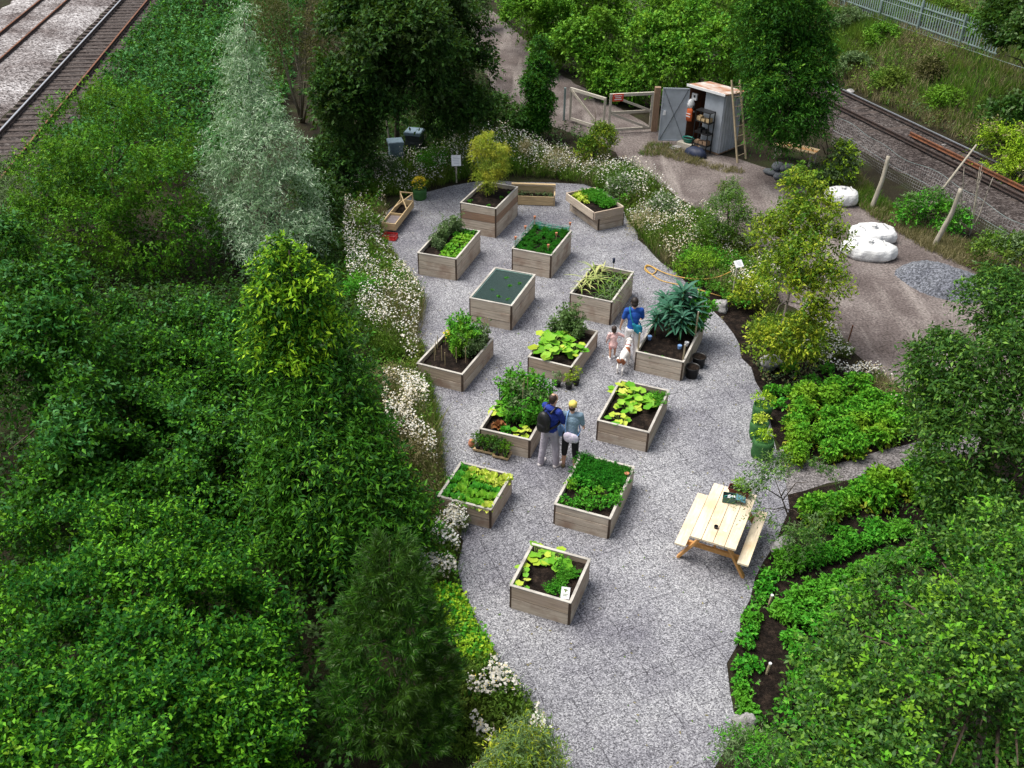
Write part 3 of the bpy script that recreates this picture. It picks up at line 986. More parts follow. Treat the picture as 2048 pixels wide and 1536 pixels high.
# black buckets by the kale bed, small pots by the squash bed
def bucket(label, loc, r, h, group):
    t = thing("bucket", label, "bucket", (*loc, 0), .4, group)
    MB().lathe([(r * .78, 0), (r, h), (r * 1.07, h), (r * 1.07, h - .03), (r * .97, h - .03)], 20).build('body', BLACK, t, True)
    MB().lathe([(r * .92, h - .01), (r * .93, h * .9), (r * .02, h * .88)], 20).build('soil', SOIL, t)
    m = MB()
    m.tube([(r * 1.05 * math.cos(g), r * 1.05 * math.sin(g), h - .02 + .01 * math.sin(g)) for g in [math.pi * i / 10 for i in range(11)]], .006, 5)
    m.build('handle', STEELD, t, True)
bucket("black bucket standing closer to the viewer at the kale bed's side", (4.30, 19.15), .165, .30, "black buckets by the kale bed")
bucket("black bucket tucked behind another at the kale bed's side", (4.53, 19.62), .165, .30, "black buckets by the kale bed")
def pot(label, loc, r, h, mat, fol, seed, lh=.25, lr=.14, n=24, group=None, body=BLACK):
    t = thing("plant_pot", label, "plant pot", loc if len(loc) == 3 else (*loc, 0), seed, group)
    MB().lathe([(r * .75, 0), (r, h), (r * 1.08, h), (r * 1.08, h - .02), (r * .95, h - .025), (.01, h - .03)], 14).build('pot', body, t, True)
    posy(t, fol, lh, lr, n, seed, .05, None, 0, .45, h - .03)
pot("black pot of dull green leaves under the squash bed's front corner", (1.07, 18.66), .085, .15, BLACK, L_OLIVE, 41, group="black pots by the squash bed")
pot("black pot of lime leaves, middle one by the squash bed's corner", (1.33, 18.56), .085, .15, BLACK, L_YEL, 42, group="black pots by the squash bed")
pot("black pot with a taller yellowish plant against the squash bed's side", (1.51, 18.73), .08, .15, BLACK, L_YEL, 43, .36, .14, 26, group="black pots by the squash bed")
# trays of pot plants in front of the bean bed
for k, (px, lab, nn) in enumerate((((-0.54, 16.16), "wooden tray carrying six potted seedlings, by the terracotta jar", 6), ((-0.19, 15.97), "wooden tray with yellow tags and potted seedlings at the bean bed's foot", 4))):
    t = thing("seedling_tray", lab, "seedling tray", (*px, 0), R(-19), "seedling trays by the bean bed")
    m = MB().box((0, 0, .05), (.50 if nn == 6 else .36, .26, .015))
    m.box((0, -.125, .07), (.50 if nn == 6 else .36, .012, .04)).box((0, .125, .07), (.50 if nn == 6 else .36, .012, .04))
    for sx in (-1, 1):
        m.box((sx * .14, 0, .021), (.03, .22, .042))
    m.build('tray', WYEL, t)
    for i in range(nn):
        c = (-.16 + .16 * (i % 3) if nn == 6 else -.09 + .18 * (i % 2), -.06 + .12 * (i // 3 if nn == 6 else i // 2), .058)
        x = thing("plant_pot", "small black pot of dark green seedlings on the %s tray" % ("jar-side" if nn == 6 else "yellow-tagged"), "plant pot", (px[0] + c[0] * .945 + c[1] * .326, px[1] - c[0] * .326 + c[1] * .945, c[2]), i, "seedling pots on the trays")
        MB().lathe([(.045, 0), (.06, .11), (.052, .11), (.01, .09)], 10).build('pot', BLACK, x, True)
        posy(x, L_DOME if i % 2 else L_IVY, .24, .12, 26, 50 + i, .045, None, 0, .5, .09)
m = MB()
m.lathe([(.05, 0), (.075, .06), (.07, .12), (.045, .15), (.05, .17), (.03, .17)], 14, (*(-0.85, 16.31), 0))
tag(m.build("terracotta_jar", TERRA, None, True), "small terracotta jar beside the seedling tray", "jar")

# signs
def sign(name, label, loc, h, w_, hh, rz, tilt, post_mat, writing=True):
    t = thing(name, label, "sign", (*loc, 0), rz)
    MB().box((0, .02, h / 2), (.05, .03, h)).build('post', post_mat, t)
    M = Matrix.Rotation(tilt, 3, 'X')
    m = MB()
    m.box((0, -.02, h + .01), (w_, .025, hh), rot=M)
    b = m.build('board', WHITEP, t)
    if writing:
        m = MB()
        rng = np.random.default_rng(3)
        for i in range(5):
            q = M @ Vector((rng.uniform(-.02, .02), -.0145, hh * (.32 - .15 * i)))
            m.box((q.x, q.y - .02, q.z + h + .01), (w_ * rng.uniform(.5, .8), .002, hh * .035), rot=M)
        m.build('writing', STEELB, b)
    return t
sign("information_sign", "small white sign on a grey post among the flowers, the hose beneath it", (5.99, 23.00), 1.1, .24, .20, R(25), R(-50), WGREY)
sign("notice_board", "white board on a stake in the flowers left of the yellow fennel", (-2.00, 31.04), .80, .32, .36, R(8), R(-25), WGREY)
m = MB().box((0, 0, .40), (.05, .03, .8)).mat(1).box((0, -.03, .86), (.16, .02, .30), rot=Matrix.Rotation(R(-10), 3, 'X'))
o = m.build("marker_board", [WGREY, WHITEP])
o.location = (*(-2.55, 34.42), 0)
tag(o, "narrow white marker standing in the flowers near the beehives", "marker")
# white card stuck in the front bed
t = thing("plant_card", "white card with a green plant picture stuck in the front bed", "card", bp('M', .36, -.36), R(-10))
M = Matrix.Rotation(R(-40), 3, 'X')
MB().box((0, 0, .15), (.15, .008, .20), rot=M).build('card', WHITEP, t)
m = MB()
for (x, z, w1, h1) in ((0, .04, .02, .05), (-.02, .055, .025, .02), (.02, .05, .025, .02), (0, -.02, .09, .008), (0, -.045, .07, .008)):
    q = M @ Vector((x, -.0056, z))
    m.box((q.x, q.y, q.z + .15), (w1, .002, h1), rot=M)
m.build('picture', STEMG, t)
MB().box((0, .01, .03), (.012, .012, .16)).build('stake', CANE, t)

# hose
pts = [(6.22, 22.98, 0.02), (5.67, 23.17, 0.03), (5.18, 23.52, 0.02), (4.66, 23.80, 0.02), (4.14, 24.08, 0.02), (3.81, 24.75, 0.02), (3.92, 24.90, 0.04), (4.09, 24.63, 0.05), (3.95, 24.42, 0.03), (3.78, 24.66, 0.03), (3.89, 24.92, 0.06), (4.32, 24.43, 0.06), (4.83, 24.03, 0.12), (5.34, 23.79, 0.22), (5.72, 23.71, 0.35), (5.95, 23.49, 0.62)]
def smooth(pts, k=5):
    P = [Vector(p) for p in pts]
    out = []
    for i in range(len(P) - 1):
        a, b, c, d = P[max(i - 1, 0)], P[i], P[i + 1], P[min(i + 2, len(P) - 1)]
        for j in range(k):
            s = j / k
            out.append(.5 * ((2 * b) + (c - a) * s + (2 * a - 5 * b + 4 * c - d) * s * s + (3 * b - a - 3 * c + d) * s ** 3))
    return out + [P[-1]]
tag(MB().tube(smooth(pts), .016, 6).build("garden_hose", HOSE, None, True), "yellow hose looping over the gravel up to the small white sign", "hose")

# beehives
def hive(label, loc, rz, mats, h, w_):
    t = thing("beehive", label, "beehive", (*loc, 0), rz, "beehives in the shade of the trees")
    n = 3
    MB().box((0, 0, .12), (w_ * .9, w_ * .9, .24)).build('stand', HIVED, t)
    for i in range(n):
        z = .24 + (h - .24) * i / n
        m = MB().box((0, 0, z + (h - .24) / n / 2), (w_ - .01 * i, w_ - .01 * i, (h - .24) / n - .012))
        m.box((0, -w_ / 2 - .012, z + (h - .24) / n * .65), (w_ * .3, .03, .03))
        m.build('hive_box', mats[0], t)
    MB().box((0, 0, h + .05), (w_ + .06, w_ + .06, .10)).box((0, 0, h + .108), (w_ + .02, w_ + .02, .016)).build('lid', mats[1], t)
hive("pale blue box beehive at the dark wood's edge", (-4.23, 32.63), R(15), (HIVE, HIVE), .80, .48)
hive("dark grey box beehive behind the blue one", (-3.64, 33.55), R(-12), (HIVED, HIVE), .85, .56)
for k, (p, h, lab) in enumerate((((-3.30, 33.87), 2.35, "slim bare pole standing by the dark beehive"), ((-4.55, 33.21), 1.8, "thin grey pole standing behind the blue beehive"))):
    m = MB().tube([(0, 0, -.05), (.03, 0, h * .4), (-.02, .02, h * .75), (.02, 0, h)], [.035, .032, .03, .022], 7)
    o = m.build("pole", LOG, None, True)
    o.location = (*p, 0)
    tag(o, lab, "pole", "bare poles by the beehives")

# ================================================================== gate
t = thing("field_gate", "double wooden field gate standing ajar with a red sign on it", "gate", (*(5.31, 36.57), 0))
O = Vector((*(5.31, 36.57), 0))
A = Vector((0, 0, 0))
Bq = Vector((*(3.53, 36.21), 0)) - O
Cq = Vector((*(2.11, 37.61), 0)) - O
def leaf(a, b, name, h, flip, bars):
    d = (b - a).normalized()
    g = MB()
    for p in (a + d * .08, b - d * .07):
        g.beam(p + Vector((0, 0, .10)), p + Vector((0, 0, h + .04)), .09, .08)
    g.beam(a + d * .04 + Vector((0, 0, h)), b - d * .03 + Vector((0, 0, h)), .075, .11)
    for z in bars:
        g.beam(a + d * .12 + Vector((0, 0, z)), b - d * .12 + Vector((0, 0, z)), .05, .10)
    zz = [.14] + list(bars[1:]) + [h]
    nrm = Vector((-d.y, d.x, 0)) * .055
    for z0, z1 in zip(zz[:-1], zz[1:]):
        p, q = (a + d * .14, b - d * .14) if flip else (b - d * .14, a + d * .14)
        g.beam(p + nrm + Vector((0, 0, z0 + .03)), q + nrm + Vector((0, 0, z1 - .03)), .035, .085)
    return g.build(name, WGREY, t)
leaf(A, Bq, 'gate_leaf', 1.50, True, (.15, .82))
leaf(Bq + (Cq - Bq).normalized() * .10, Cq, 'gate_leaf', 1.32, True, (.15,))
MB().box((.10, .05, .86), (.22, .20, 1.72)).build('post', WBRN, t)
MB().box(tuple(Cq + Vector((-.18, .15, .55))), (.08, .08, 1.5)).build('post', GALV, t)
d = (Bq - A).normalized()
nrm = Vector((d.y, -d.x, 0))
if nrm.y > 0:
    nrm = -nrm
M = Matrix.Rotation(math.atan2(-d.y, -d.x), 3, 'Z')
c = A + d * 1.48 + nrm * .065 + Vector((0, 0, 1.42))
s = MB().box(tuple(c), (.42, .02, .28), rot=M).build('sign', REDP, t)
m = MB()
for i, wd in enumerate((.30, .22, .28)):
    m.box(tuple(c + nrm * .012 + Vector((0, 0, .07 - .07 * i))), (wd, .004, .028), rot=M)
m.build('writing', WHITEP, s)

# ================================================================== tool store
A = Vector((6.38, 35.15, 0))
ex, ey = Vector((.694, -.72, 0)), Vector((.72, .694, 0))
t = thing("tool_store", "grey corrugated metal tool store with rusty roof and open door", "tool store", tuple(A), math.atan2(ex.y, ex.x))
W, DP, HF, HB = 1.56, 1.15, 2.22, 2.05
m = MB()
V, F = [], []
n = 28
for i in range(n + 1):                       # corrugated right-hand side
    y = DP * i / n
    x = W + (.03 if (i % 4) in (1, 2) else 0)
    h = HF + (HB - HF) * i / n
    V += [(x, y, .08), (x, y, h), (x - .02, y, .08), (x - .02, y, h)]
for i in range(n):
    a, b = 4 * i, 4 * i + 4
    F += [(a, b, b + 1, a + 1), (a + 2, a + 3, b + 3, b + 2)]
m.add(V, F)
m.build('side_wall', STEELB, t)
MB().add([(0, 0, .08), (0, DP, .08), (0, DP, HB), (0, 0, HF), (.02, 0, .08), (.02, DP, .08), (.02, DP, HB), (.02, 0, HF)], [(0, 3, 2, 1), (4, 5, 6, 7), (0, 4, 7, 3), (1, 2, 6, 5)]).build('side_wall', RUST, t)
MB().box((W / 2, DP - .01, HB / 2 + .04), (W - .05, .02, HB - .08)).build('back_wall', STEELD, t)
MB().box((W / 2, DP / 2, .05), (W, DP, .06)).build('floor', WBRN, t)
MB().box((W * .72, .012, HF / 2 + .04), (W * .52, .024, HF - .10)).build('fixed_door', STEELB, t)
m = MB()
y0, y1, x0, x1 = -.14, DP + .10, -.06, W + .08
V = [(x0, y0, HF + .03), (x1, y0, HF + .03), (x1, y1, HB + .03), (x0, y1, HB + .03)]
m.add(V + [(x, y, z + .05) for x, y, z in V], [(0, 3, 2, 1), (4, 5, 6, 7), (0, 1, 5, 4), (1, 2, 6, 5), (2, 3, 7, 6), (3, 0, 4, 7)])
rf = m.build('roof', ROOFR, t)
MB().box(((x0 + x1) / 2, y0 - .012, HF + .05), (x1 - x0, .02, .09)).build('fascia', WHITEP, rf)
# open door, hinged at the left jamb
da = R(180 - 3) - math.atan2(ex.y, ex.x)
dr = bpy.data.objects.new('door', None)
M = Matrix.Rotation(da, 3, 'Z')
m = MB()
m.box(M @ Vector((.50, 0, 1.13)), (.98, .03, 1.98), rot=M)
for zz in (.16, 2.10):
    m.box(M @ Vector((.50, .02, zz)), (.98, .03, .05), rot=M)
for xx in (.03, .97):
    m.box(M @ Vector((xx, .02, 1.13)), (.05, .03, 1.88), rot=M)
bpy.data.objects.remove(dr)
dr = m.build('door', STEELB, t)
m = MB()
m.beam(M @ Vector((.06, .025, .18)), M @ Vector((.94, .025, 2.08)), .012, .035, M @ Vector((0, 1, 0)))
m.beam(M @ Vector((.06, .027, 2.08)), M @ Vector((.94, .027, .18)), .012, .035, M @ Vector((0, 1, 0)))
m.build('brace', STEELD, dr)
MB().box(M @ Vector((.86, .035, 1.20)), (.10, .03, .16), rot=M).build('lock_plate', WHITEP, dr)
def ts(x, y, z):
    q = A + ex * x + ey * y
    return (q.x, q.y, z)
ta = math.atan2(ex.y, ex.x)
# things hanging in and standing before it
t = thing("hi_vis_vest", "orange high-visibility vest hanging inside the tool store", "vest", ts(.10, -.02, .95), ta)
m = MB()
m.lathe([(.12, 0), (.13, .15), (.12, .34), (.13, .42), (.07, .50), (.05, .52)], 14, sx=1, sy=.55, wob=lambda g, z: 1 + .10 * math.sin(4 * g + z * 5))
m.build('vest', ORANGE, t, True)
MB().box((0, -.075, .18), (.20, .012, .03)).box((0, -.075, .28), (.20, .012, .03)).build('reflective_band', WHITEP, t)
o = MB().lathe([(.05, 0), (.13, .04), (.14, .18), (.09, .32), (.03, .36)], 12, sy=.7, wob=lambda g, z: 1 + .08 * math.sin(3 * g + z * 9)).build("cloth_bag", WHITEP, None, True)
o.location = ts(.09, .02, 1.40)
tag(o, "white cloth bag hanging above the orange vest in the tool store", "bag")
t = thing("wall_clock", "white square box mounted high inside the tool store", "wall box", ts(.16, .10, 1.84), ta)
MB().box((0, 0, 0), (.22, .07, .24)).build('case', WHITEP, t)
MB().box((.02, -.038, .02), (.08, .006, .09)).build('dial', BLACK, t)
t = thing("wellington_boot", "dark boots bundle hanging beside the orange vest", "boots", ts(.20, .05, 1.33), ta)
MB().capsule((0, 0, 0), (.02, 0, .18), .055, .05).capsule((0, 0, 0), (.10, -.06, -.02), .05, .035).build('boot', BLACK, t, True)
t = thing("shelf_rack", "black shelf rack with boxes standing before the tool store", "shelf", ts(.98, -.26, 0), ta)
for z in (.35, .78, 1.20, 1.58):
    MB().box((0, 0, z), (.66, .34, .03)).build('shelf', BLACK, t)
for sx in (-1, 1):
    for sy in (-1, 1):
        MB().box((sx * .31, sy * .155, .80), (.03, .03, 1.60)).build('post', BLACK, t)
rng = np.random.default_rng(7)
for z, n, mt in ((1.20, 3, WYEL), (.35, 3, WBRN), (.78, 2, BLACK)):
    for i in range(n):
        w_, h_ = rng.uniform(.13, .19), rng.uniform(.07, .15)
        q = thing("storage_box", {1.20: "small tan cardboard box on the rack's upper shelf", .35: "brown wooden box on the rack's bottom shelf", .78: "black plastic box on the rack's middle shelf"}[z], "box", ts(.98 + (i - (n - 1) / 2) * .20, -.26, z + .016), ta + rng.normal(0, .1), "boxes on the black rack")
        m = MB().box((0, 0, .005), (w_, .22, .01))
        m.box((0, -.106, h_ / 2), (w_, .008, h_)).box((0, .106, h_ / 2), (w_, .008, h_)).box((-w_ / 2, 0, h_ / 2), (.008, .204, h_)).box((w_ / 2, 0, h_ / 2), (.008, .204, h_))
        m.build('carton', mt, q)
        MB().box((0, 0, h_ * .8), (w_ - .01, .2, .012)).build('flap', mt, q)
def basin(name, label, cat, loc, r, h, mat, sx=1.3):
    t = thing(name, label, cat, loc, ta)
    MB().lathe([(r * .8, 0), (r, h), (r * 1.08, h), (r * 1.08, h - .02), (r * .95, h - .02), (r * .76, .015), (.01, .012)], 20, sx=sx).build('tub', mat, t, True)
    MB().lathe([(r * .9, h * .75), (.01, h * .8)], 14, sx=sx).build('contents', SOIL, t)
basin("tub", "green plastic tub on the tool store's doorstep", "tub", ts(.26, -.14, .22), .17, .16, TEAL)
MB().box((0, 0, .10), (.62, .34, .20)).build("doorstep", WGREY).location = ts(.24, -.20, 0)
o = bpy.data.objects["doorstep"]
o.rotation_euler.z = ta
tag(o, "grey timber step under the green tub", "step")
o = MB().box((0, 0, .03), (.40, .30, .05)).box((.05, .04, .075), (.30, .22, .035)).build("paving_slab", STONE)
o.location = ts(.05, -.62, 0)
o.rotation_euler.z = ta + .2
tag(o, "pale stone slabs lying before the tool store door", "slab")
m = MB()
m.lathe([(.36, 0), (.38, .10), (.33, .22), (.20, .30), (.02, .31)], 22, sx=1.15, sy=.75, wob=lambda g, z: 1 + .07 * math.sin(5 * g + z * 11) + .05 * math.sin(9 * g))
o = m.build("folded_sheet", NAVY, None, True)
o.location = ts(1.02, -.62, 0)
o.rotation_euler.z = ta
tag(o, "crumpled navy plastic sheet on the ground below the black rack", "plastic sheet")
# ladder
t = thing("ladder", "slim wooden ladder leaning on the tool store's corrugated side", "ladder", (*(8.06, 33.31), 0))
O = Vector((*(8.06, 33.31), 0))
a0, a1 = Vector((0, 0, 0)), Vector((*(7.61, 34.11), 2.75)) - O
b0, b1 = Vector((*(8.45, 33.73), 0)) - O, Vector((*(7.95, 34.30), 2.70)) - O
for p, q in ((a0, a1), (b0, b1)):
    MB().beam(p, q, .04, .07).build('rail', STAKE, t)
for i in range(8):
    f = .08 + i * .12
    MB().tube([a0.lerp(a1, f), b0.lerp(b1, f)], .014, 6).build('rung', STAKE, t)
# plank bench with sacks beneath
t = thing("plank_table", "low plank table of brown boards under the dark conifer", "table", (*(10.18, 33.59), 0), R(-37))
for i in range(3):
    MB().box((0, -.20 + i * .2, .52), (1.55, .19, .035)).build('plank', WYEL if i != 1 else WORG, t)
for sx in (-1, 1):
    for sy in (-1, 1):
        MB().box((sx * .66, sy * .22, .25), (.07, .07, .50)).build('leg', WGREY, t)
rng = np.random.default_rng(17)
SP = [(1548, 348), (1566, 356), (1582, 352), (1556, 338), (1574, 342)]
for i, p in enumerate(((9.09, 32.19), (9.32, 31.88), (9.65, 31.94), (9.26, 32.34), (9.57, 32.21))):
    m = MB().lathe([(.03, 0), (.22, .03), (.26, .10), (.22, .17), (.03, .19)], 16, sx=1.35, sy=.8, wob=lambda g, z: 1 + .06 * math.sin(3 * g + z * 12 + i))
    o = m.build("sandbag", SACKG, None, True)
    o.location = (*p, 0 if i < 3 else .17)
    o.rotation_euler.z = rng.uniform(0, 3)
    tag(o, "grey sandbag heaped at the plank table's end" if i < 3 else "grey sandbag lying on top of the heap by the plank table", "sandbag", "sandbags by the plank table" if i < 3 else "upper sandbags by the plank table")
basin("tray", "teal plastic tray on the ground past the sandbags", "tray", (*(9.58, 31.66), 0), .20, .10, TEAL)

# ================================================================== white bulk bags, heaps
def bulk_bag(label, loc, rx, ry, h, seed, rz=0, group="white woven bulk bags by the track"):
    rng = np.random.default_rng(seed)
    ph = rng.uniform(0, 6.28, 8)
    t = thing("bulk_bag", label, "bulk bag", loc if len(loc) == 3 else (*loc, 0), rz, group)
    wob = lambda g, z: 1 + .05 * math.sin(2 * g + ph[0]) + .035 * math.sin(5 * g + ph[1] + z * 5) + .02 * math.sin(11 * g + ph[2] - z * 12) + .015 * math.sin(23 * g + ph[3])
    pr = [(.02, 0), (.86, 0), (.98, h * .2), (1.0, h * .45), (.97, h * .68), (.89, h * .86), (.74, h * .95), (.45, h * .99), (.2, h * 1.0), (.02, h * 1.0)]
    m = MB()
    prf = []
    for (a0, z0), (a1, z1) in zip(pr[:-1], pr[1:]):
        prf += [(a0 + (a1 - a0) * q / 4, z0 + (z1 - z0) * q / 4) for q in range(4)]
    m.lathe(prf + [pr[-1]], 72, sx=rx, sy=ry, wob=wob)
    A = np.array(m.v)
    dn = .020 * gapnoise(A, 5, seed) + .010 * np.abs(gapnoise(A * [1, 1, .35], 15, seed + 1)) + .003 * gapnoise(A * [1, 1, .4], 34, seed + 2)
    A += unit(A - [0, 0, h * .45]) * dn[:, None] * np.clip(A[:, 2:] / .08, 0, 1)
    m.v = [tuple(v) for v in A]
    m.build('sack', WHITEB, t, True)
    m = MB()
    for sx in (-1, 1):
        m.tube(smooth([(sx * rx * .55, -ry * .35, h * .9), (sx * rx * .5, -ry * .2, h * 1.12), (sx * rx * .5, ry * .15, h * 1.14), (sx * rx * .55, ry * .35, h * .9)], 4), .018, 5)
    m.build('lifting_loop', WHITEB, t, True)
    m = MB()
    m.lathe([(.12, h * .97), (.10, h * 1.06), (.055, h * 1.12), (.09, h * 1.2), (.02, h * 1.18)], 14, wob=lambda g, z: 1 + .25 * math.sin(5 * g + ph[4]))
    m.build('tied_neck', WHITEB, t, True)
bulk_bag("white bulk bag slumped by the climbing vine, apart from the other two", (10.84, 29.83), .50, .46, .46, 61)
bulk_bag("white bulk bag of the touching pair, farther from the yard", (10.98, 26.96), .74, .55, .42, 62, .2)
bulk_bag("white bulk bag of the touching pair, overlapping its neighbour in front", (10.53, 25.87), .80, .52, .42, 63, -.1)
V, F = [], []
rng = np.random.default_rng(2)
K = 40
for i in range(K + 1):
    for j in range(K + 1):
        x, y = (i / K * 2 - 1), (j / K * 2 - 1)
        r2 = x * x + y * y + .15 * math.sin(4 * x + 1) * math.sin(3 * y)
        V.append((x * 1.45, y * 1.0, max(-.05, .52 * max(0, 1 - r2) ** .9 - .02 + rng.normal(0, .012))))
for i in range(K):
    for j in range(K):
        q = i * (K + 1) + j
        F.append((q, q + K + 1, q + K + 2, q + 1))
o = MB().add(V, F).build("gravel_heap", HEAPG, None, True)
o.location = (*(12.25, 24.12), 0)
o.rotation_euler.z = R(-32)
tag(o, "low heap of blue-grey gravel tipped at the track's edge", "gravel heap", None, 'stuff')

# ================================================================== wire fence by the railway
def fence_pt(s):
    return Vector((12.35 + .30 * s, 34.6 - .954 * s, 0))
t = thing("wire_fence", "sagging wire mesh fence along the railway", "fence", (*fence_pt(0)[:2], 0), math.atan2(-.954, .30))
V, F = [], []
rng = np.random.default_rng(3)
K, J = 50, 8
for i in range(K + 1):
    lean = .12 * math.sin(i * .35)
    for j in range(J + 1):
        z = j / J
        V.append((i * .28 - 1, lean * z + .03 * math.sin(i * .9 + j), z * (.98 + .05 * math.sin(i * .7))))
for i in range(K):
    for j in range(J):
        q = i * (J + 1) + j
        F.append((q, q + J + 1, q + J + 2, q + 1))
MB().add(V, F).build('wire_mesh', WIRE, t)
m = MB()
m.tube([(i * .28 - 1, .12 * math.sin(i * .35), .985 + .05 * math.sin(i * .7)) for i in range(K + 1)], .007, 5)
m.tube([(i * .28 - 1, .07 * math.sin(i * .35), .50) for i in range(K + 1)], .006, 5)
m.build('strand', GALV, t)
def log_post(label, base, top, zt, r, bend, name="fence_post"):
    b = Vector((*base, 0))
    q = Vector((*top, zt))
    mid = b.lerp(q, .55) + Vector(bend)
    m = MB().tube(smooth([b - Vector((0, 0, .1)), b.lerp(mid, .6) + Vector((.01, 0, 0)), mid, q], 4), [r * (1.1 - .03 * i / 1.3) for i in range(13)], 9)
    return tag(m.build(name, LOG, None, True), label, "post", "leaning log posts at the wire fence")
log_post("bent leaning log post nearer the white bags, by the railway fence", (11.66, 29.25), (11.92, 29.49), 1.75, .075, (.06, 0, .1))
log_post("bent leaning log post with a grey sheen near the gravel heap", (12.74, 26.56), (13.03, 26.46), 1.9, .075, (.10, 0, .1))
b, q = Vector((*(13.39, 29.11), 0)), Vector((*(14.71, 29.68), 2.1))
tag(MB().tube([b, b.lerp(q, .5), q], [.045, .04, .03], 8).build("leaning_pole", LOG, None, True), "long straight pole slanting across the wire fence over the rails", "pole")
for k, (p, tp, zt, lab) in enumerate((((14.05, 27.97), (13.66, 27.92), 2.0, "thin bare sapling stem between the slanting pole and the twig cluster"), ((14.17, 27.42), (14.16, 27.89), 2.1, "cluster of bare twigs rising behind the leaning grey post"))):
    rng = np.random.default_rng(k)
    b, q = Vector((*p, 0)), Vector((*tp, zt))
    m = MB()
    for j in range(1 if k == 0 else 4):
        e = q + Vector((rng.normal(0, .16) * (j > 0), rng.normal(0, .2) * (j > 0), -.1 * j))
        m.tube([b, b.lerp(e, .35) + Vector((.02 * j, 0, 0)), b.lerp(e, .7) + Vector((.03, .03, 0)), e], [.028, .02, .014, .006], 6)
        for i in range(4):
            s = b.lerp(e, .4 + .13 * i)
            m.tube([s, s + Vector((rng.normal(0, .18), rng.normal(0, .15), .28))], [.008, .003], 4)
    tag(m.build("bare_sapling", LOG, None, True), lab, "sapling")

# ================================================================== palisade fence on the bank
pf0, pf1 = np.array(bank(-23, 8.3)), np.array(bank(-1.6, 8.3))
t = thing("palisade_fence", "grey-green steel palisade fence along the top of the bank", "fence", tuple(pf0), math.atan2(*(pf1 - pf0)[[1, 0]]))
Lf = float(np.linalg.norm(pf1 - pf0))
m = MB()
x = 0
while x < Lf:
    m.box((x, .03, .70), (.07, .012, 1.25))
    m.add([(x - .035, .024, 1.325), (x + .035, .024, 1.325), (x + .035, .036, 1.325), (x - .035, .036, 1.325), (x, .03, 1.45)], [(0, 1, 4), (1, 2, 4), (2, 3, 4), (3, 0, 4)])
    x += .165
m.build('pale_panel', GALV, t)
for z in (.32, 1.15):
    MB().box((Lf / 2, 0, z), (Lf, .045, .05)).build('rail', GALV, t)
x = 0
while x < Lf + .1:
    MB().box((x, -.055, .72), (.09, .06, 1.50)).build('post', GALV, t)
    x += 2.75
for z in (1.30, .45):
    a_, b_ = np.array(bank(-28, 8.0)), np.array(bank(6, 8.0))
    m = MB()
    m.tube([a_ + (b_ - a_) * i / 10 + np.array([0, 0, z - .25 * math.sin(math.pi * i / 10)]) for i in range(11)], .012, 5)
    tag(m.build("fence_wire", GALV), "upper plain wire strung in front of the palisade fence" if z > 1 else "lower plain wire strung in front of the palisade fence", "wire")
for k, q in enumerate(((-3.5, 12.2), (9.0, 12.0))):
    p = bank(*q)

# ================================================================== stones, stakes, slabs
def rock(label, loc, r, seed, group=None, flat=.65, z=0):
    rng = np.random.default_rng(seed)
    ph = rng.uniform(0, 6.28, 6)
    m = MB()
    m.ball((0, 0, 0), (1, 1, 1), 22, 14)
    V = []
    for v in m.v:
        x, y, zz = v
        k = 1 + .16 * math.sin(3.1 * x + ph[0]) * math.cos(2.7 * y + ph[1]) + .10 * math.sin(5.3 * zz + ph[2] + 2 * x) + .05 * math.sin(9 * y + ph[3] + 7 * x)
        k *= 1 - .10 * (abs(math.sin(4 * math.atan2(y, x) + ph[4])) ** 3)
        V.append((x * r * k * 1.2, y * r * k * .85, zz * r * k * flat))
    m.v = V
    o = m.build("stone", STONE, None, True)
    o.location = (*loc, r * flat * .55 + z)
    o.rotation_euler.z = seed
    return tag(o, label, "stone", group)
rock("large grey boulder on the dark soil between the kale bed and the potatoes", (6.30, 19.69), .30, 1)
o = rock("pale upright stone at the yard's edge under the white sign", (5.57, 22.44), .20, 2, None, 1.0)
rock("weathered pale stone at the potato plot's lower corner", (5.94, 16.20), .15, 3)
rock("grey stone half sunk by the picnic table's bench end", (5.20, 13.37), .20, 4, None, .5)
rock("small flat stone beside the stone at the bench end", (5.01, 13.25), .11, 5, None, .5)
rock("banded grey stone at the bottom of the yard's soil border", (3.66, 9.35), .17, 6, None, .9)
rock("small round stone in front of the banded grey stone", (3.56, 9.18), .12, 7)
rock("grey stone hidden among the daisies left of the front beds", (-1.57, 13.12), .16, 8)
rng = np.random.default_rng(21)
for i, p in enumerate(((15.30, 38.50), (15.38, 37.95), (15.79, 37.07), (15.92, 36.33), (16.16, 35.89), (16.26, 35.13), (14.61, 41.94))):
    rock("pale slab of rubble on the far side of the railway", p, rng.uniform(.14, .26), 30 + i, "rubble slabs beyond the railway", .35, .05)
for i, (p, h, lab) in enumerate((((4.57, 11.83), .26, "short white-topped stake in the soil right of the yard"), ((4.22, 10.35), .24, "short white-topped stake further down the soil border"), ((8.48, 20.73), .55, "rusty thin stake standing at the track's edge"))):
    t = thing("stake", lab, "stake", (*p, 0))
    MB().tube([(0, 0, -.05), (.03, .01, h)], .024 if i < 2 else .018, 8).build('shaft', STAKE if i < 2 else RUST, t)
    MB().tube([(.029, .01, h - .004), (.0315, .0105, h + .018)], .026 if i < 2 else .02, 8).build('tip', WHITEP if i < 2 else RUST, t)

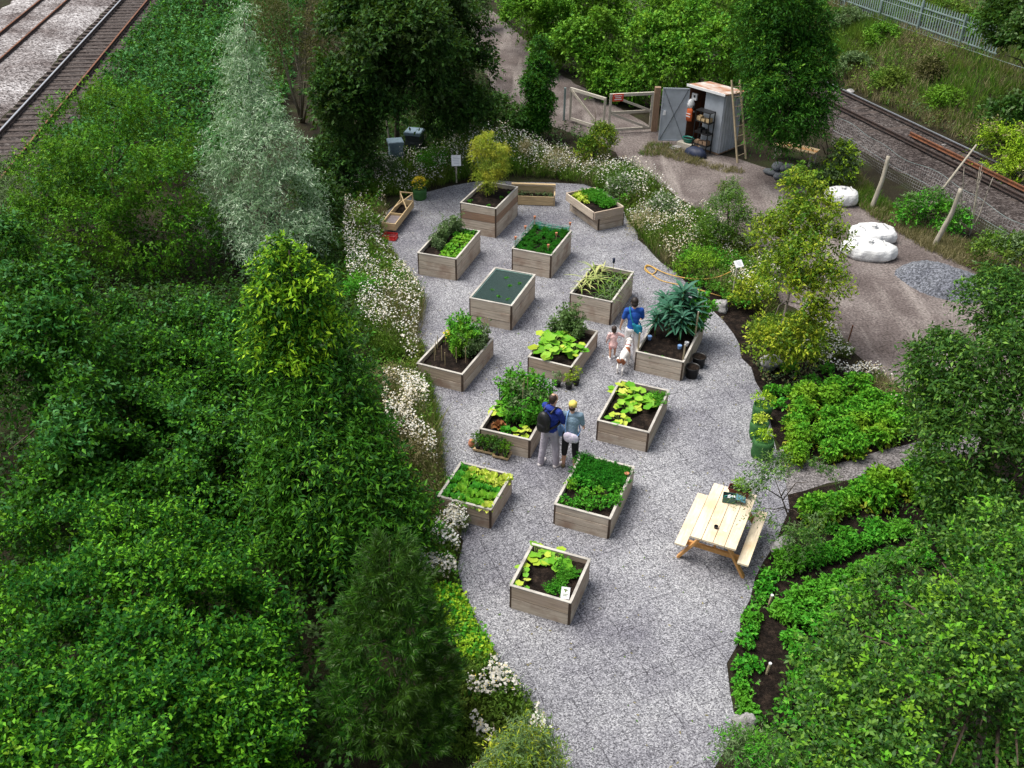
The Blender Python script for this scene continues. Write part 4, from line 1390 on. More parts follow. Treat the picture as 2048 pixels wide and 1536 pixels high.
# ================================================================== crops
def fan_leaf(mb, p, d, size, rng, lob=.25, cup=.12, n=13, droop=.1):
    """One broad lobed leaf on the point p, growing along d, facing up."""
    d = Vector(d).normalized()
    s = d.cross(Vector((rng.normal(0, .25), rng.normal(0, .25), 1))).normalized()
    nn = s.cross(d).normalized()
    c = Vector(p) + d * size * .45
    V = [c - nn * size * cup]
    for i in range(n):
        g = 2 * math.pi * i / n
        r = size * (.52 + lob * .5 * (math.sin(2.5 * (g - math.pi)) ** 2 - .3) + rng.normal(0, .02))
        x, y = math.cos(g), math.sin(g)
        if x < -.75:
            r *= .72
        q = c + d * r * x + s * r * y * 1.05
        q += nn * (rng.normal(0, size * .03)) - Vector((0, 0, droop * size * max(0, x) ** 2))
        V.append(q)
    mb.add(V, [(0, 1 + i, 1 + (i + 1) % n) for i in range(n)])
def strip_leaf(mb, p, az, L, W, arch, rng, n=5, lift=1.0, ruffle=0.0):
    """A long arching leaf: a folded strip."""
    d = Vector((math.cos(az), math.sin(az), 0))
    s = Vector((-d.y, d.x, 0))
    V, F = [], []
    for i in range(n + 1):
        t = i / n
        e = lift * (1 - t * .55)
        q = Vector(p) + d * (L * (t * (.45 + .55 * t) * (1.25 - .25 * lift))) + Vector((0, 0, L * (lift * t * .9 - arch * t * t)))
        w = W * (math.sin(math.pi * min(.97, .12 + .86 * t)) ** .7) * .5
        r = ruffle * W
        V += [q - s * w + Vector((0, 0, w * .35 + rng.normal(0, r))), q, q + s * w + Vector((0, 0, w * .35 + rng.normal(0, r)))]
    for i in range(n):
        a = 3 * i
        F += [(a, a + 3, a + 4, a + 1), (a + 1, a + 4, a + 5, a + 2)]
    mb.add(V, F)
def lettuce_mesh(seed, mat, r=.14):
    rng = np.random.default_rng(seed)
    m = MB()
    for ring, (k, L, lift, arch) in enumerate(((7, 1.0, .75, .35), (7, .9, 1.15, .45), (6, .75, 1.5, .4), (5, .55, 1.9, .3))):
        for i in range(k):
            az = 2 * math.pi * (i + .5 * ring) / k + rng.normal(0, .15)
            strip_leaf(m, (.02 * math.cos(az), .02 * math.sin(az), .01), az, r * L * rng.uniform(.85, 1.2), r * rng.uniform(.75, .95), arch, rng, 4, lift, .22)
    return m.mesh("lettuce_leaves", mat, True)
def carrot_mesh(seed, mat, h=.32, n=26):
    rng = np.random.default_rng(seed)
    lm = LM()
    P = np.zeros((n, 3))
    P[:, :2] = rng.normal(0, .03, (n, 2))
    O = np.c_[rng.normal(0, .45, (n, 2)), np.ones(n)]
    d = unit(O)
    for j in range(14):
        t = (j + 1) / 14
        p = P + d * h * t + np.c_[d[:, :2] * t * t * .1, -.08 * t * t * np.ones(n)]
        for sgn in range(3):
            D = d * .5 + rng.normal(0, .7, (n, 3))
            l = .075 * (1.2 - .5 * t) * rng.uniform(.6, 1.3, n)
            lm.leaves(p, D, l, l * .28, rng, 0)
    return lm.mesh("carrot_leaves", mat)
def leafy_mesh(seed, mats, h, r, n, ll, lw, m=5, n2=0, up=.5, name="plant_leaves"):
    rng = np.random.default_rng(seed)
    lm = LM()
    P, O = lobe_points([(0, 0, h * .55, r, h * .48), (r * .4, r * .2, h * .4, r * .6, h * .35), (-r * .35, -r * .3, h * .4, r * .6, h * .35)], n, rng, .3, .5, -3)
    sprigs(lm, P, O, rng, m, h * .22, ll, lw, up, .3)
    if n2:
        P, O = lobe_points([(0, 0, h * .3, r * 1.08, h * .28)], n2, rng, .8, -.1, -3)
        sprigs(lm, P, O, rng, 3, h * .2, ll, lw, .1, .4, 1)
    return lm.mesh(name, mats)
def stems_mesh(seed, h, r, n, mat=None, rad=.007):
    rng = np.random.default_rng(seed)
    m = MB()
    for i in range(n):
        g = 6.28 * i / n + rng.normal(0, .3)
        q = rng.uniform(.3, .9) * r
        m.tube([(.02 * math.cos(g), .02 * math.sin(g), -.03), (q * .5 * math.cos(g), q * .5 * math.sin(g), h * .45), (q * math.cos(g), q * math.sin(g), h * .8)], [rad, rad * .8, rad * .4], 5)
    return m.mesh("plant_stems", mat or STEMG)
def proto(name, label, cat, group, parts):
    t = thing(name, label, cat, (0, 0, -50), 0, group)
    for nm, me in parts:
        link(nm, me, t)
    return t
class Crop:
    """Places plants of one kind: the first use moves the source itself, then copies."""
    def __init__(s, name, cat, variants):
        s.name, s.cat, s.var, s.i = name, cat, variants, 0
        s.rng = np.random.default_rng(len(name) * 7 + len(variants))
    def put(s, loc, label, group, sc=1.0, which=None, rz=None):
        parts = s.var[(s.i if which is None else which) % len(s.var)]
        s.i += 1
        loc = loc if len(loc) == 3 else (*loc, 0)
        t = thing(s.name, label, s.cat, loc, s.rng.uniform(0, 6.28) if rz is None else rz, group)
        k = sc * s.rng.uniform(.88, 1.12)
        t.scale = (k, k, k * s.rng.uniform(.9, 1.1))
        for nm, me in parts:
            link(nm, me, t)
        return t
rng = np.random.default_rng(100)
LETT = Crop("lettuce", "lettuce", [[("leaves", lettuce_mesh(i, m))] for i, m in enumerate((L_LETT, L_LETD, L_LETY, L_LETT))])
CARR = Crop("carrot_plant", "carrot plant", [[("leaves", carrot_mesh(i, L_CARR))] for i in range(3)])
DILL = Crop("dill_plant", "herb", [[("leaves", carrot_mesh(10 + i, L_STRAW, .30, 20))] for i in range(2)])
PARS = Crop("parsley_plant", "parsley plant", [[("foliage", leafy_mesh(i, m, .26, .16, 46, .055, .7)), ("stem", stems_mesh(i, .24, .12, 7))] for i, m in enumerate((L_STRAW, L_POT, L_LETD, L_STRAW))])
POTA = Crop("potato_plant", "potato plant", [[("foliage", leafy_mesh(20 + i, [L_POT, L_POTY], .58, .30, 150, .095, .55, 6, 26)), ("stem", stems_mesh(20 + i, .5, .24, 8, None, .010))] for i in range(4)])
ROWP = Crop("bean_plant", "row plant", [[("foliage", leafy_mesh(30 + i, L_STRAW, .30, .20, 90, .070, .55, 6)), ("stem", stems_mesh(30 + i, .26, .16, 7))] for i in range(4)])
SEEDL = Crop("strawberry_plant", "strawberry plant", [[("foliage", leafy_mesh(40 + i, L_STRAW, .16, .13, 34, .06, .7, 4)), ("stem", stems_mesh(40 + i, .14, .10, 5))] for i in range(3)])
def vine_mesh(seed, mat, h=.6, r=.17, k=9, ll=.06, lw=.55):
    """Several leaning leafy stems, taller and shorter, with gaps between them."""
    rng = np.random.default_rng(seed)
    lm, st = LM(), MB()
    for i in range(k):
        g = 2.4 * i + rng.normal(0, .4)
        q = r * math.sqrt((i + .5) / k) * 1.2
        hh = h * rng.uniform(.55, 1.15)
        b = np.array([q * .5 * math.cos(g), q * .5 * math.sin(g), 0])
        e = np.array([q * 1.2 * math.cos(g) + rng.normal(0, .04), q * 1.2 * math.sin(g) + rng.normal(0, .04), hh])
        n = 16
        t = np.linspace(.12, 1, n)[:, None]
        P = b + (e - b) * t + rng.normal(0, .012, (n, 3))
        O = unit(np.c_[rng.normal(0, 1, (n, 2)), rng.normal(.2, .3, n)])
        sprigs(lm, P, O, rng, 5, .10 * (1.25 - .6 * i / k), ll, lw, .2, .3)
        st.tube([tuple(b - [0, 0, .03]), tuple(b * .5 + e * .5), tuple(e)], [.007, .006, .003], 5)
    return [("foliage", lm.mesh("vine_leaves", mat)), ("stem", st.mesh("vine_stems", STEMG))]
BEAN = Crop("bean_plant", "bean plant", [vine_mesh(50 + i, m) for i, m in enumerate((L_STRAW, L_OLIVE, L_POT))])
def squash_variant(seed, mat, n, size, h, spread, mat2=None, n2=0):
    rng = np.random.default_rng(seed)
    m, st = MB(), MB()
    for i in range(n):
        g = 2.4 * i + rng.normal(0, .3)
        q = spread * math.sqrt((i + .6) / n)
        z = h * rng.uniform(.5, 1.0) * (1.1 - .5 * q / max(spread, .01))
        p = Vector((q * math.cos(g), q * math.sin(g), z))
        st.tube([(.02 * math.cos(g), .02 * math.sin(g), -.02), (q * .45 * math.cos(g), q * .45 * math.sin(g), z * .7), p], [.011, .009, .006], 5)
        m.mat(1 if i >= n - n2 else 0)
        d = Vector((math.cos(g), math.sin(g), rng.uniform(-.25, .25)))
        fan_leaf(m, p - d * size * .2, d, size * rng.uniform(.7, 1.15), rng)
    return [("leaves", m.mesh("squash_leaves", [mat, mat2 or mat], True)), ("stem", st.mesh("squash_stems", STEMG, True))]
SQUA = Crop("squash_plant", "squash plant", [squash_variant(1, L_LETT, 20, .26, .34, .42, L_LETY, 4), squash_variant(2, L_LETT, 17, .25, .32, .38, L_YEL, 3)])
YSQ = Crop("squash_plant", "squash plant", [squash_variant(3, L_LETT, 5, .16, .17, .15, L_LETY, 2), squash_variant(4, L_LETT, 4, .15, .15, .13, L_LETY, 1), squash_variant(5, L_LETY, 4, .15, .15, .13, L_LETT, 2)])
COUR = Crop("courgette_plant", "courgette plant", [squash_variant(6, L_LETT, 11, .22, .28, .24, L_LETY, 2), squash_variant(7, L_LETY, 10, .20, .26, .24, L_LETT, 3)])
def kale_variant(seed, h):
    rng = np.random.default_rng(seed)
    m, st = MB(), MB()
    st.tube([(0, 0, -.03), (.02, .01, h * .5), (0, 0, h)], [.02, .018, .012], 7)
    for i in range(42):
        i = i * 30 / 42
        az = 2.4 * i * 42 / 30 + rng.normal(0, .2)
        z = h * (.50 + .5 * i / 30)
        strip_leaf(m, (0, 0, z), az, rng.uniform(.26, .40) * (1.15 - .35 * i / 30), rng.uniform(.05, .078), .75 - .35 * i / 30, rng, 5, .55 + .6 * i / 30, .10)
    return [("leaves", m.mesh("kale_leaves", L_KALE, True)), ("stem", st.mesh("kale_stem", STEMG, True))]
KALE = Crop("kale_plant", "kale", [kale_variant(1, .70), kale_variant(2, .85), kale_variant(3, .60)])
def onion_variant(seed, n, L, W, mat):
    rng = np.random.default_rng(seed)
    m = MB()
    for i in range(n):
        az = 6.28 * i / n + rng.normal(0, .4)
        strip_leaf(m, (rng.normal(0, .02), rng.normal(0, .02), 0), az, L * rng.uniform(.7, 1.15), W, rng.uniform(.45, .85), rng, 7, rng.uniform(.9, 1.25), 0)
    return [("leaves", m.mesh("onion_leaves", mat, True))]
ONIO = Crop("onion_plant", "onion plant", [onion_variant(1, 9, .50, .035, L_ONION), onion_variant(2, 8, .42, .03, L_ONION)])
CHIV = Crop("leek_plant", "leek plant", [onion_variant(3, 8, .36, .018, L_OLIVE), onion_variant(4, 7, .40, .02, L_MEAD)])

# K lettuces
for i in range(5):
    for j in range(5):
        u, v = -.38 + .19 * i, -.38 + .19 * j
        lime = (j >= 3 and i >= 3) or (i, j) in ((4, 0), (1, 4), (2, 4))
        dark = i == 0 or (j == 2 and i > 1) or (i, j) == (1, 0)
        wh = 2 if lime else 1 if dark else 0
        LETT.put(bp('K', u + rng.normal(0, .02), v + rng.normal(0, .02)), ("lime-yellow lettuce in the square bed next to the daisies", "deep green lettuce in the square bed next to the daisies", "bright green lettuce in the square bed next to the daisies")[0 if wh == 2 else wh if wh == 1 else 2], ("lime lettuces in the square bed", "deep green lettuces in the square bed", "bright green lettuces in the square bed")[0 if wh == 2 else wh if wh == 1 else 2], 1.0, wh)
# B lettuces and pale beans
for i in range(3):
    for j in range(7):
        LETT.put(bp('B', .05 + .17 * i + rng.normal(0, .02), -.40 + .12 * j), "bright lettuce in the rows beside the pale bean plants", "lettuces beside the pale bean plants", .72, 0)
for i, (u, v, s) in enumerate(((-.28, .30, 1.0), (-.20, .42, 1.1), (-.26, .10, .95), (-.16, -.16, .8), (-.3, -.08, .8), (-.10, .42, .95))):
    BEAN.put(bp('B', u, v), "pale green bean plant standing at the edge of the lettuce rows", "pale beans in the lettuce bed", s * .95, 1)
for u, v in ((.15, .44), (.28, .40), (.38, .45), (-.02, .30)):
    SEEDL.put(bp('B', u, v), "small dark seedling in the far corner of the lettuce bed", "seedlings behind the lettuces", .8)
# C carrots under turquoise net
for i in range(4):
    for j in range(6):
        CARR.put(bp('C', -.36 + .24 * i + rng.normal(0, .03), -.40 + .16 * j + rng.normal(0, .02)), "feathery carrot plant inside the turquoise netting", "carrots inside the turquoise netting", .62)
def cane(label, loc, h, head, group, lean=0, r=.009):
    t = thing("garden_cane", label, "cane", loc, 0, group)
    MB().tube([(0, 0, -.08), (lean, 0, h)], r, 6).build('shaft', STEELD if head is None else CANE, t)
    if head:
        MB().lathe([(.024, -.01), (.034, .065), (.038, .065), (.038, .08), (.022, .075)][::1], 10, (lean, 0, h - .05)).build('pot_cap', TERRA, t)
    return t
for i, (u, v) in enumerate(((-.47, -.38), (-.47, .05), (-.46, .47), (.46, .46), (.30, .10), (.34, -.36))):
    cane("cane capped with a small orange pot, %s" % ("at the front left corner of the turquoise net", "midway along the turquoise net's outer side", "at the far corner of the turquoise net", "at the net bed's far right corner", "inside the net bed among the carrots", "inside the net bed close to its front rail")[i], bp('C', u, v), .36 if i < 4 else .28, True, "pot-capped canes of the net bed")
def net_wall(name, label, pts, h, mat, sag=.04):
    a = Vector(pts[0])
    t = thing(name, label, "netting", tuple(a), math.atan2(pts[1][1] - pts[0][1], pts[1][0] - pts[0][0]))
    L = (Vector(pts[1]) - a).length
    V, F = [], []
    K = 14
    for i in range(K + 1):
        for j in range(5):
            V.append((L * i / K, .02 * math.sin(i * 1.7 + j), j / 4 * (h - sag * math.sin(math.pi * i / K)) - .02))
    for i in range(K):
        for j in range(4):
            q = i * 5 + j
            F.append((q, q + 5, q + 6, q + 1))
    MB().add(V, F).build('net', mat, t)
    MB().tube([(L * i / K, .02, h - sag * math.sin(math.pi * i / K)) for i in range(K + 1)], .006, 5).build('edge_cord', mat, t)
net_wall("netting", "turquoise net standing along the outer long side of the carrot bed", (bp('C', -.46, -.46), bp('C', -.46, .46)), .26, NETG)
net_wall("netting", "turquoise net standing along the far short side of the carrot bed", (bp('C', -.45, .465), bp('C', .46, .465)), .26, NETG)
# D flat net
c, e1, e2, w_, l_, z_, a_ = BEDS['D']
t = thing("net_cover", "dark green net pulled flat over the bed", "netting", (c.x, c.y, z_), a_)
V, F = [], []
K = 14
for i in range(K + 1):
    for j in range(K + 1):
        x, y = i / K - .5, j / K - .5
        V.append((x * (w_ - .10), y * (l_ - .10), .085 - .05 * (1 - (2 * x) ** 2) * (1 - (2 * y) ** 2) + rng.normal(0, .004)))
for i in range(K):
    for j in range(K):
        q = i * (K + 1) + j
        F.append((q, q + K + 1, q + K + 2, q + 1))
MB().add(V, F).build('net', NETD, t, True)
m = MB()
for (x0, y0, x1, y1) in ((-1, -1, 1, -1), (1, -1, 1, 1), (1, 1, -1, 1), (-1, 1, -1, -1)):
    m.tube([(x0 * (w_ / 2 - .06), y0 * (l_ / 2 - .06), .09), (x1 * (w_ / 2 - .06), y1 * (l_ / 2 - .06), .09)], .012, 5)
m.build('edge_cord', NETGB, t)
for u, v in ((.1, .1), (.28, .2), (-.1, .3), (.3, -.3), (-.2, -.1), (.05, -.25)):
    SEEDL.put(bp('D', u, v), "small seedling under the flat dark net", "seedlings under the dark net", .45)
# E onions
for i, (u, v) in enumerate(((-.38, .34), (-.30, .16), (-.38, .02), (-.28, -.12), (-.36, -.28), (-.22, .36), (-.14, .06))):
    ONIO.put(bp('E', u, v), "arching yellow-green onion plant in the bed behind the woman", "onions behind the woman", 1.15 if i < 4 else .9)
for i in range(3):
    for j in range(6):
        CHIV.put(bp('E', .08 + .15 * i + rng.normal(0, .02), -.40 + .145 * j), "thin grey-green leek in the bed behind the woman", "leeks behind the woman", .95)
t = thing("bottle_cane", "cane topped by an upturned dark blue bottle in the onion bed", "cane", bp('E', .02, .44))
MB().tube([(0, 0, -.05), (0, 0, .36)], .009, 6).build('shaft', CANE, t)
MB().lathe([(.015, 0), (.035, .04), (.036, .15), (.012, .17)], 12, (0, 0, .30)).build('bottle', NAVY, t, True)
# F peas
for u, v, s, k in ((-.12, .30, 1.25, 0), (-.02, .12, 1.2, 0), (-.25, .40, 1.0, 0), (.02, .36, 1.15, 0), (.12, .20, 1.1, 2), (.10, -.02, .9, 2), (.30, .38, .95, 1), (.22, .05, .8, 1), (.36, .20, .8, 1)):
    BEAN.put(bp('F', u, v), ("bushy bright green pea plant in the low bed with the orange board", "thin olive pea plant in the low bed with the orange board", "mid green pea plant in the low bed with the orange board")[k], "peas in the low bed", s, k)
for u, v, h in ((-.34, .15, .42), (-.36, -.12, .40), (-.28, -.26, .38), (-.15, -.22, .42), (-.02, -.30, .36), (.14, -.18, .42), (.30, -.12, .4), (.40, .44, .72), (.32, .46, .66), (-.42, .02, .38)):
    cane("pale cane standing in the pea bed's dark soil", bp('F', u, v), h, False, "canes in the pea bed")
def marigold(key, u, v, label, mat=YELLOWP):
    t = thing("marigold", label, "flower", bp(key, u, v))
    posy(t, L_POT, .30, .12, 22, 7, .05, mat, 26)
marigold('F', -.36, .24, "yellow marigolds at the pea bed's outer side")
# G squash + tomatoes
for u, v, s in ((-.24, .02, 1.0), (-.12, -.26, 1.0), (.30, -.06, .72)):
    SQUA.put(bp('G', u, v), ("large squash plant filling the middle of the spilling bed", "squash plant hanging over the spilling bed's front board", "smaller squash plant at the spilling bed's inner side")[0 if v > 0 else 1 if u < 0 else 2], "squash in the spilling bed", s)
for u, v, s in ((-.22, .42, 1.15), (-.02, .36, 1.2), (.12, .30, 1.0), (-.36, .30, .9)):
    BEAN.put(bp('G', u, v), "greyish leafy tomato plant behind the squash leaves", "tomatoes behind the squash", s, 1)
# H kale
for i, (u, v, s) in enumerate(((-.34, .02, .95), (-.10, .06, 1.15), (.16, .02, 1.1), (-.20, .26, 1.2), (.06, .28, 1.3), (.30, .22, 1.15), (-.06, .44, 1.25), (.24, .44, 1.2), (-.34, .40, 1.05))):
    KALE.put(bp('H', u, v), "tall blue-green kale plant in the staked bed", "kale in the staked bed", s)
for u, v, s in ((.30, .44, 1.6), (.38, .30, 1.35)):
    BEAN.put(bp('H', u, v), "tall bright green plant at the kale bed's far side", "bright plants at the kale bed's far side", s, 0)
for u, v in ((-.30, -.46), (-.20, -.465), (.02, -.46)):
    SEEDL.put(bp('H', u, v), "small lime weed along the kale bed's front board", "weeds along the kale bed's front board", .5)
for i, (u, v, h) in enumerate(((-.47, -.44, .62), (.455, -.44, .56), (.46, .10, .85), (.46, .30, .9), (-.20, .48, .75), (-.14, .48, .75))):
    t = thing("bed_stake", ("square wooden stake at the kale bed's corner by the dog", "square wooden stake at the kale bed's corner by the buckets", "taller square stake midway along the kale bed's path side", "tallest square stake toward the kale bed's far end", "slim stake at the kale bed's far end, outer of two", "slim stake at the kale bed's far end, inner of two")[i], "stake", bp('H', u, v, -.05), a_)
    q = MB().box((0, 0, h / 2), (.038, .038, h)).build('shaft', STAKE, t)
    MB().box((0, 0, h + .004), (.034, .034, .01)).build('end_grain', WRIM, t)
for i, (u, v) in enumerate(((-.40, -.10), (.26, -.16), (.36, -.06))):
    o = MB().lathe([(.04, 0), (.055, .10), (.05, .10), (.012, .09)], 12).build("cup_pot", (BAGB, BAGB, WHITEP)[i])
    o.location = bp('H', u, v, .01)
    tag(o, ("pale blue pot standing in the kale bed near the woman", "pale blue pot standing in the kale bed's middle", "white pot in the kale bed near its path side")[i], "pot")
# I beans with net posts
for i, (u, v, s, k) in enumerate(((-.30, .36, 1.1, 0), (-.14, .30, 1.2, 0), (.02, .38, 1.2, 2), (.18, .34, 1.1, 0), (.34, .38, 1.0, 0), (-.20, .10, 1.05, 0), (-.02, .14, 1.2, 1), (.14, .12, 1.25, 1), (.30, .14, 1.1, 1), (.06, -.08, 1.05, 1), (.24, -.10, 1.05, 0), (.38, -.05, .9, 0), (-.08, -.14, .8, 0))):
    BEAN.put(bp('I', u, v), ("dense green bean plant in the bed beside the man", "greyish flowering bean plant in the bed beside the man", "fresh green bean plant in the bed beside the man")[k], "beans in the bed beside the man", s, k)
COUR.put(bp('I', -.30, .02), "dark-stemmed squash at the outer side of the bean bed", None, .9, 0)
COUR.put(bp('I', .26, -.34), "lime leafy plant at the front corner of the bean bed", None, .7, 1)
t = thing("red_lettuce", "reddish brown lettuce near the bean bed's front board", "lettuce", bp('I', -.22, -.30))
link('leaves', lettuce_mesh(77, L_RED), t)
LETT.put(bp('I', -.05, -.36), "dark green lettuce beside the reddish one in the bean bed", None, .8, 1)
for i, (u, v) in enumerate(((-.47, .18), (-.47, .46), (.02, .475), (.47, .44))):
    cane("dark post holding the pale net, " + ("midway along the bean bed's outer side", "at the bean bed's far outer corner", "in the middle of the bean bed's far side", "at the bean bed's far inner corner")[i], bp('I', u, v), .46, None, "net posts of the bean bed", 0, .013)
net_wall("netting", "pale green net across the far side of the bean bed", (bp('I', -.46, .468), bp('I', .46, .462)), .34, NETGB)
net_wall("netting", "pale green net along the outer side of the bean bed", (bp('I', -.468, .18), bp('I', -.468, .45)), .32, NETGB)
for u, v in ((.06, .1), (.12, .12), (.1, -.02)):
    cane("pale bamboo cane rising from the middle of the beans", bp('I', u, v), .95, False, "bamboo canes in the bean bed")
# J courgettes
for u, v, s, k, lab in ((-.36, .28, .9, 1, "yellow courgette plant at the brown bed's outer edge"), (-.08, .18, 1.1, 0, "green courgette plant in the middle of the brown soil bed"), (-.12, -.08, .9, 0, "smaller green courgette in front of the middle one"), (-.14, -.34, .85, 1, "yellowing courgette by the brown bed's front board"), (.16, .12, .8, 0, "courgette plant beside the bushy herb in the brown bed")):
    COUR.put(bp('J', u, v), lab, "courgettes in the brown soil bed", s, k)
for u, v in ((.26, .28), (.36, .16), (.22, .12), (.36, .32)):
    DILL.put(bp('J', u, v), "bushy bright herb at the inner side of the brown soil bed", "herbs in the brown soil bed", .8)
# L carrots and parsley
for i in range(6):
    for j in range(5):
        CARR.put(bp('L', -.38 + .15 * i + rng.normal(0, .02), .06 + .088 * j), "dark feathery carrot top in the long bed near the picnic table", "carrots in the long bed", rng.uniform(.5, .82))
for i in range(4):
    for j in range(4):
        if (i, j) in ((0, 1), (2, 3), (3, 0)):
            continue
        PARS.put(bp('L', -.34 + .22 * i + rng.normal(0, .04), -.38 + .12 * j + rng.normal(0, .02)), "parsley plant in the front half of the long carrot bed", "parsley in the long bed", rng.uniform(.6, .88))
m = MB().lathe([(.03, 0), (.045, .08), (.05, .08), (.04, .075)], 12)
o = m.build("clay_pot", TERRA)
o.location = bp('L', .43, .30, .10)
tag(o, "tiny orange clay pot at the long carrot bed's inner rail", "pot")
# M young squash
for i, (u, v) in enumerate(((-.40, .36), (-.24, .30), (-.10, .36), (.02, .24), (-.42, -.10), (-.36, -.32), (-.02, .42))):
    YSQ.put(bp('M', u, v), "young squash seedling with a few broad leaves in the front bed", "young squash in the front bed", 1.0)
for u, v in ((.12, .30), (.16, .12), (.26, .0), (.16, -.14), (.26, -.22), (.10, -.30), (.32, .12)):
    DILL.put(bp('M', u, v), "small feathery green plant in the row by the white card", "feathery row in the front bed", .62)
# N mixed
for u, v, s in ((-.34, .34, 1.0), (-.20, .40, .9), (-.36, .16, .9), (-.12, .24, .9), (-.02, .42, .9), (-.26, .04, .7)):
    LETT.put(bp('N', u, v), "lime lettuce in the two-tier bed", "lettuces in the two-tier bed", s * 1.1, 2)
for i in range(4):
    for j in range(5):
        DILL.put(bp('N', .02 + .12 * i, -.28 + .16 * j), "feathery bright green herb in the two-tier bed", "herbs in the two-tier bed", .85)
# A fennel
rng = np.random.default_rng(55)
t = thing("fennel", "tall feathery yellow fennel bush in the tall bed", "fennel", bp('A', -.12, .16))
lm = LM()
lo = [(-.15, .05, 1.35, .30), (.15, .1, 1.30, .32), (0, .2, 1.45, .28), (-.05, 0, 1.0, .30), (.2, -.05, .85, .26), (-.25, .1, 1.0, .22), (.05, -.12, .55, .20), (.25, .1, 1.1, .24), (0, -.15, .8, .25)]
lo = [(l[0] * 1.5, l[1] * 1.3, l[2] * 1.08, l[3] * .95) for l in lo] + [(-.3, .1, 1.62, .14), (.12, .1, 1.7, .16), (.36, 0, 1.5, .14), (-.42, -.1, 1.2, .14), (.42, -.1, .85, .15), (0, -.22, .42, .26), (-.26, -.02, .5, .24), (.24, -.06, .5, .22), (-.1, .2, .6, .25)]
P, O = lobe_points(lo, 1350, rng, .25, .4, -.35, 7)
sprigs(lm, P, O, rng, 10, .16, .07, .16, .4, .3)
P, O = lobe_points([(.05, .05, 1.25, .40), (.1, 0, 1.0, .36)], 240, rng, .4, .3, -.5, 5)
sprigs(lm, P, O, rng, 10, .16, .07, .16, .4, .3, 1)
lm.build('fronds', [L_FENN, L_FENNG], t)
m = MB()
for x, y, z in lo and [(l[0], l[1], l[2]) for l in lo]:
    m.tube([(x * .15, y * .15, -.03), (x * .5, y * .5, z * .5), (x, y, z)], [.016, .012, .006], 6)
m.build('stem', STEMG, t, True)
for u, v in ((.30, .05), (.38, .28), (.2, -.35), (-.35, -.3)):
    SEEDL.put(bp('A', u, v), "tiny seedling on the dark soil of the fennel bed", "seedlings in the fennel bed", .45)

# potato plot, rows and seedlings in the border
def spaced(poly, dmin, rng, tries=3000):
    out = []
    a = np.array(poly)
    lo, hi = a.min(0), a.max(0)
    for _ in range(tries):
        p = rng.uniform(lo, hi)
        if inpoly(p[None], poly)[0] and all((p[0] - q[0]) ** 2 + (p[1] - q[1]) ** 2 > dmin * dmin for q in out):
            out.append(tuple(p))
    return out
for i, p in enumerate(spaced([(6.15, 17.44), (6.92, 18.25), (7.82, 18.58), (8.61, 18.09), (8.74, 16.94), (7.72, 16.30), (6.78, 16.02), (5.97, 15.74), (6.00, 16.52)], .50, np.random.default_rng(3))):
    POTA.put(p, "bright potato plant in the dense plot beside the grow bags", "potatoes in the dense plot", .82)
for i, (p, s) in enumerate((((5.91, 14.04), .95), ((6.26, 14.26), .9), ((6.67, 14.49), .9), ((7.02, 14.73), .85), ((7.25, 14.58), 1.1), ((7.42, 14.89), 1.1), ((8.01, 14.98), 1.0), ((8.28, 14.68), 1.05), ((8.67, 14.77), 1.1), ((8.35, 15.31), .95), ((9.07, 15.16), 1.05))):
    POTA.put(p, "potato plant in the broken row below the gravel path", "potatoes below the gravel path", s * .85)
for i, p in enumerate(((5.03, 12.70), (5.29, 12.79), (5.56, 12.90), (5.84, 13.01), (6.13, 13.14), (6.41, 13.28), (6.69, 13.40), (6.97, 13.51), (7.26, 13.63), (7.54, 13.75), (5.23, 12.99), (5.74, 13.16), (6.39, 13.47), (7.00, 13.76), (5.03, 12.92), (8.33, 14.23), (8.42, 14.09))):
    ROWP.put(p, "bright green bushy plant in the upper row of the vegetable plot", "upper row of the vegetable plot", .82)
for i, p in enumerate(((5.07, 11.93), (5.38, 12.12), (5.70, 12.30), (6.00, 12.43), (6.35, 12.63), (6.67, 12.76), (7.01, 12.90), (7.34, 13.04), (7.68, 13.20), (4.74, 11.66), (4.88, 11.52), (5.19, 11.70), (5.50, 11.88), (5.80, 12.00), (6.14, 12.13), (4.80, 10.97), (4.85, 10.65), (4.64, 10.14), (5.18, 11.30), (5.52, 11.48), (4.89, 10.34), (7.72, 12.91), (8.19, 13.18), (8.42, 13.06), (8.90, 13.33))):
    ROWP.put(p, "bright green bushy plant in the lower rows by the leafy fruit tree", "lower rows of the vegetable plot", .85)
for i, p in enumerate(((4.57, 12.20), (4.43, 11.95), (4.26, 11.57), (4.15, 11.43), (4.16, 11.26), (4.06, 11.12), (3.97, 10.95), (3.90, 10.53), (3.82, 10.37), (4.05, 10.48), (3.75, 9.98), (3.69, 9.83), (3.72, 9.69), (3.70, 9.46), (3.80, 9.55), (4.70, 12.47), (3.72, 10.07), (5.66, 13.61), (6.20, 13.83))):
    SEEDL.put(p, "small strawberry plant along the yard's soil edge", "strawberries along the yard's soil edge", 1.0)
for i, p in enumerate(((6.44, 18.44), (6.72, 19.41), (7.08, 18.88), (7.58, 19.43), (6.15, 17.93), (6.09, 18.43))):
    SEEDL.put(p, "small weed on the dark soil above the potato plot", "weeds above the potato plot", 1.3)

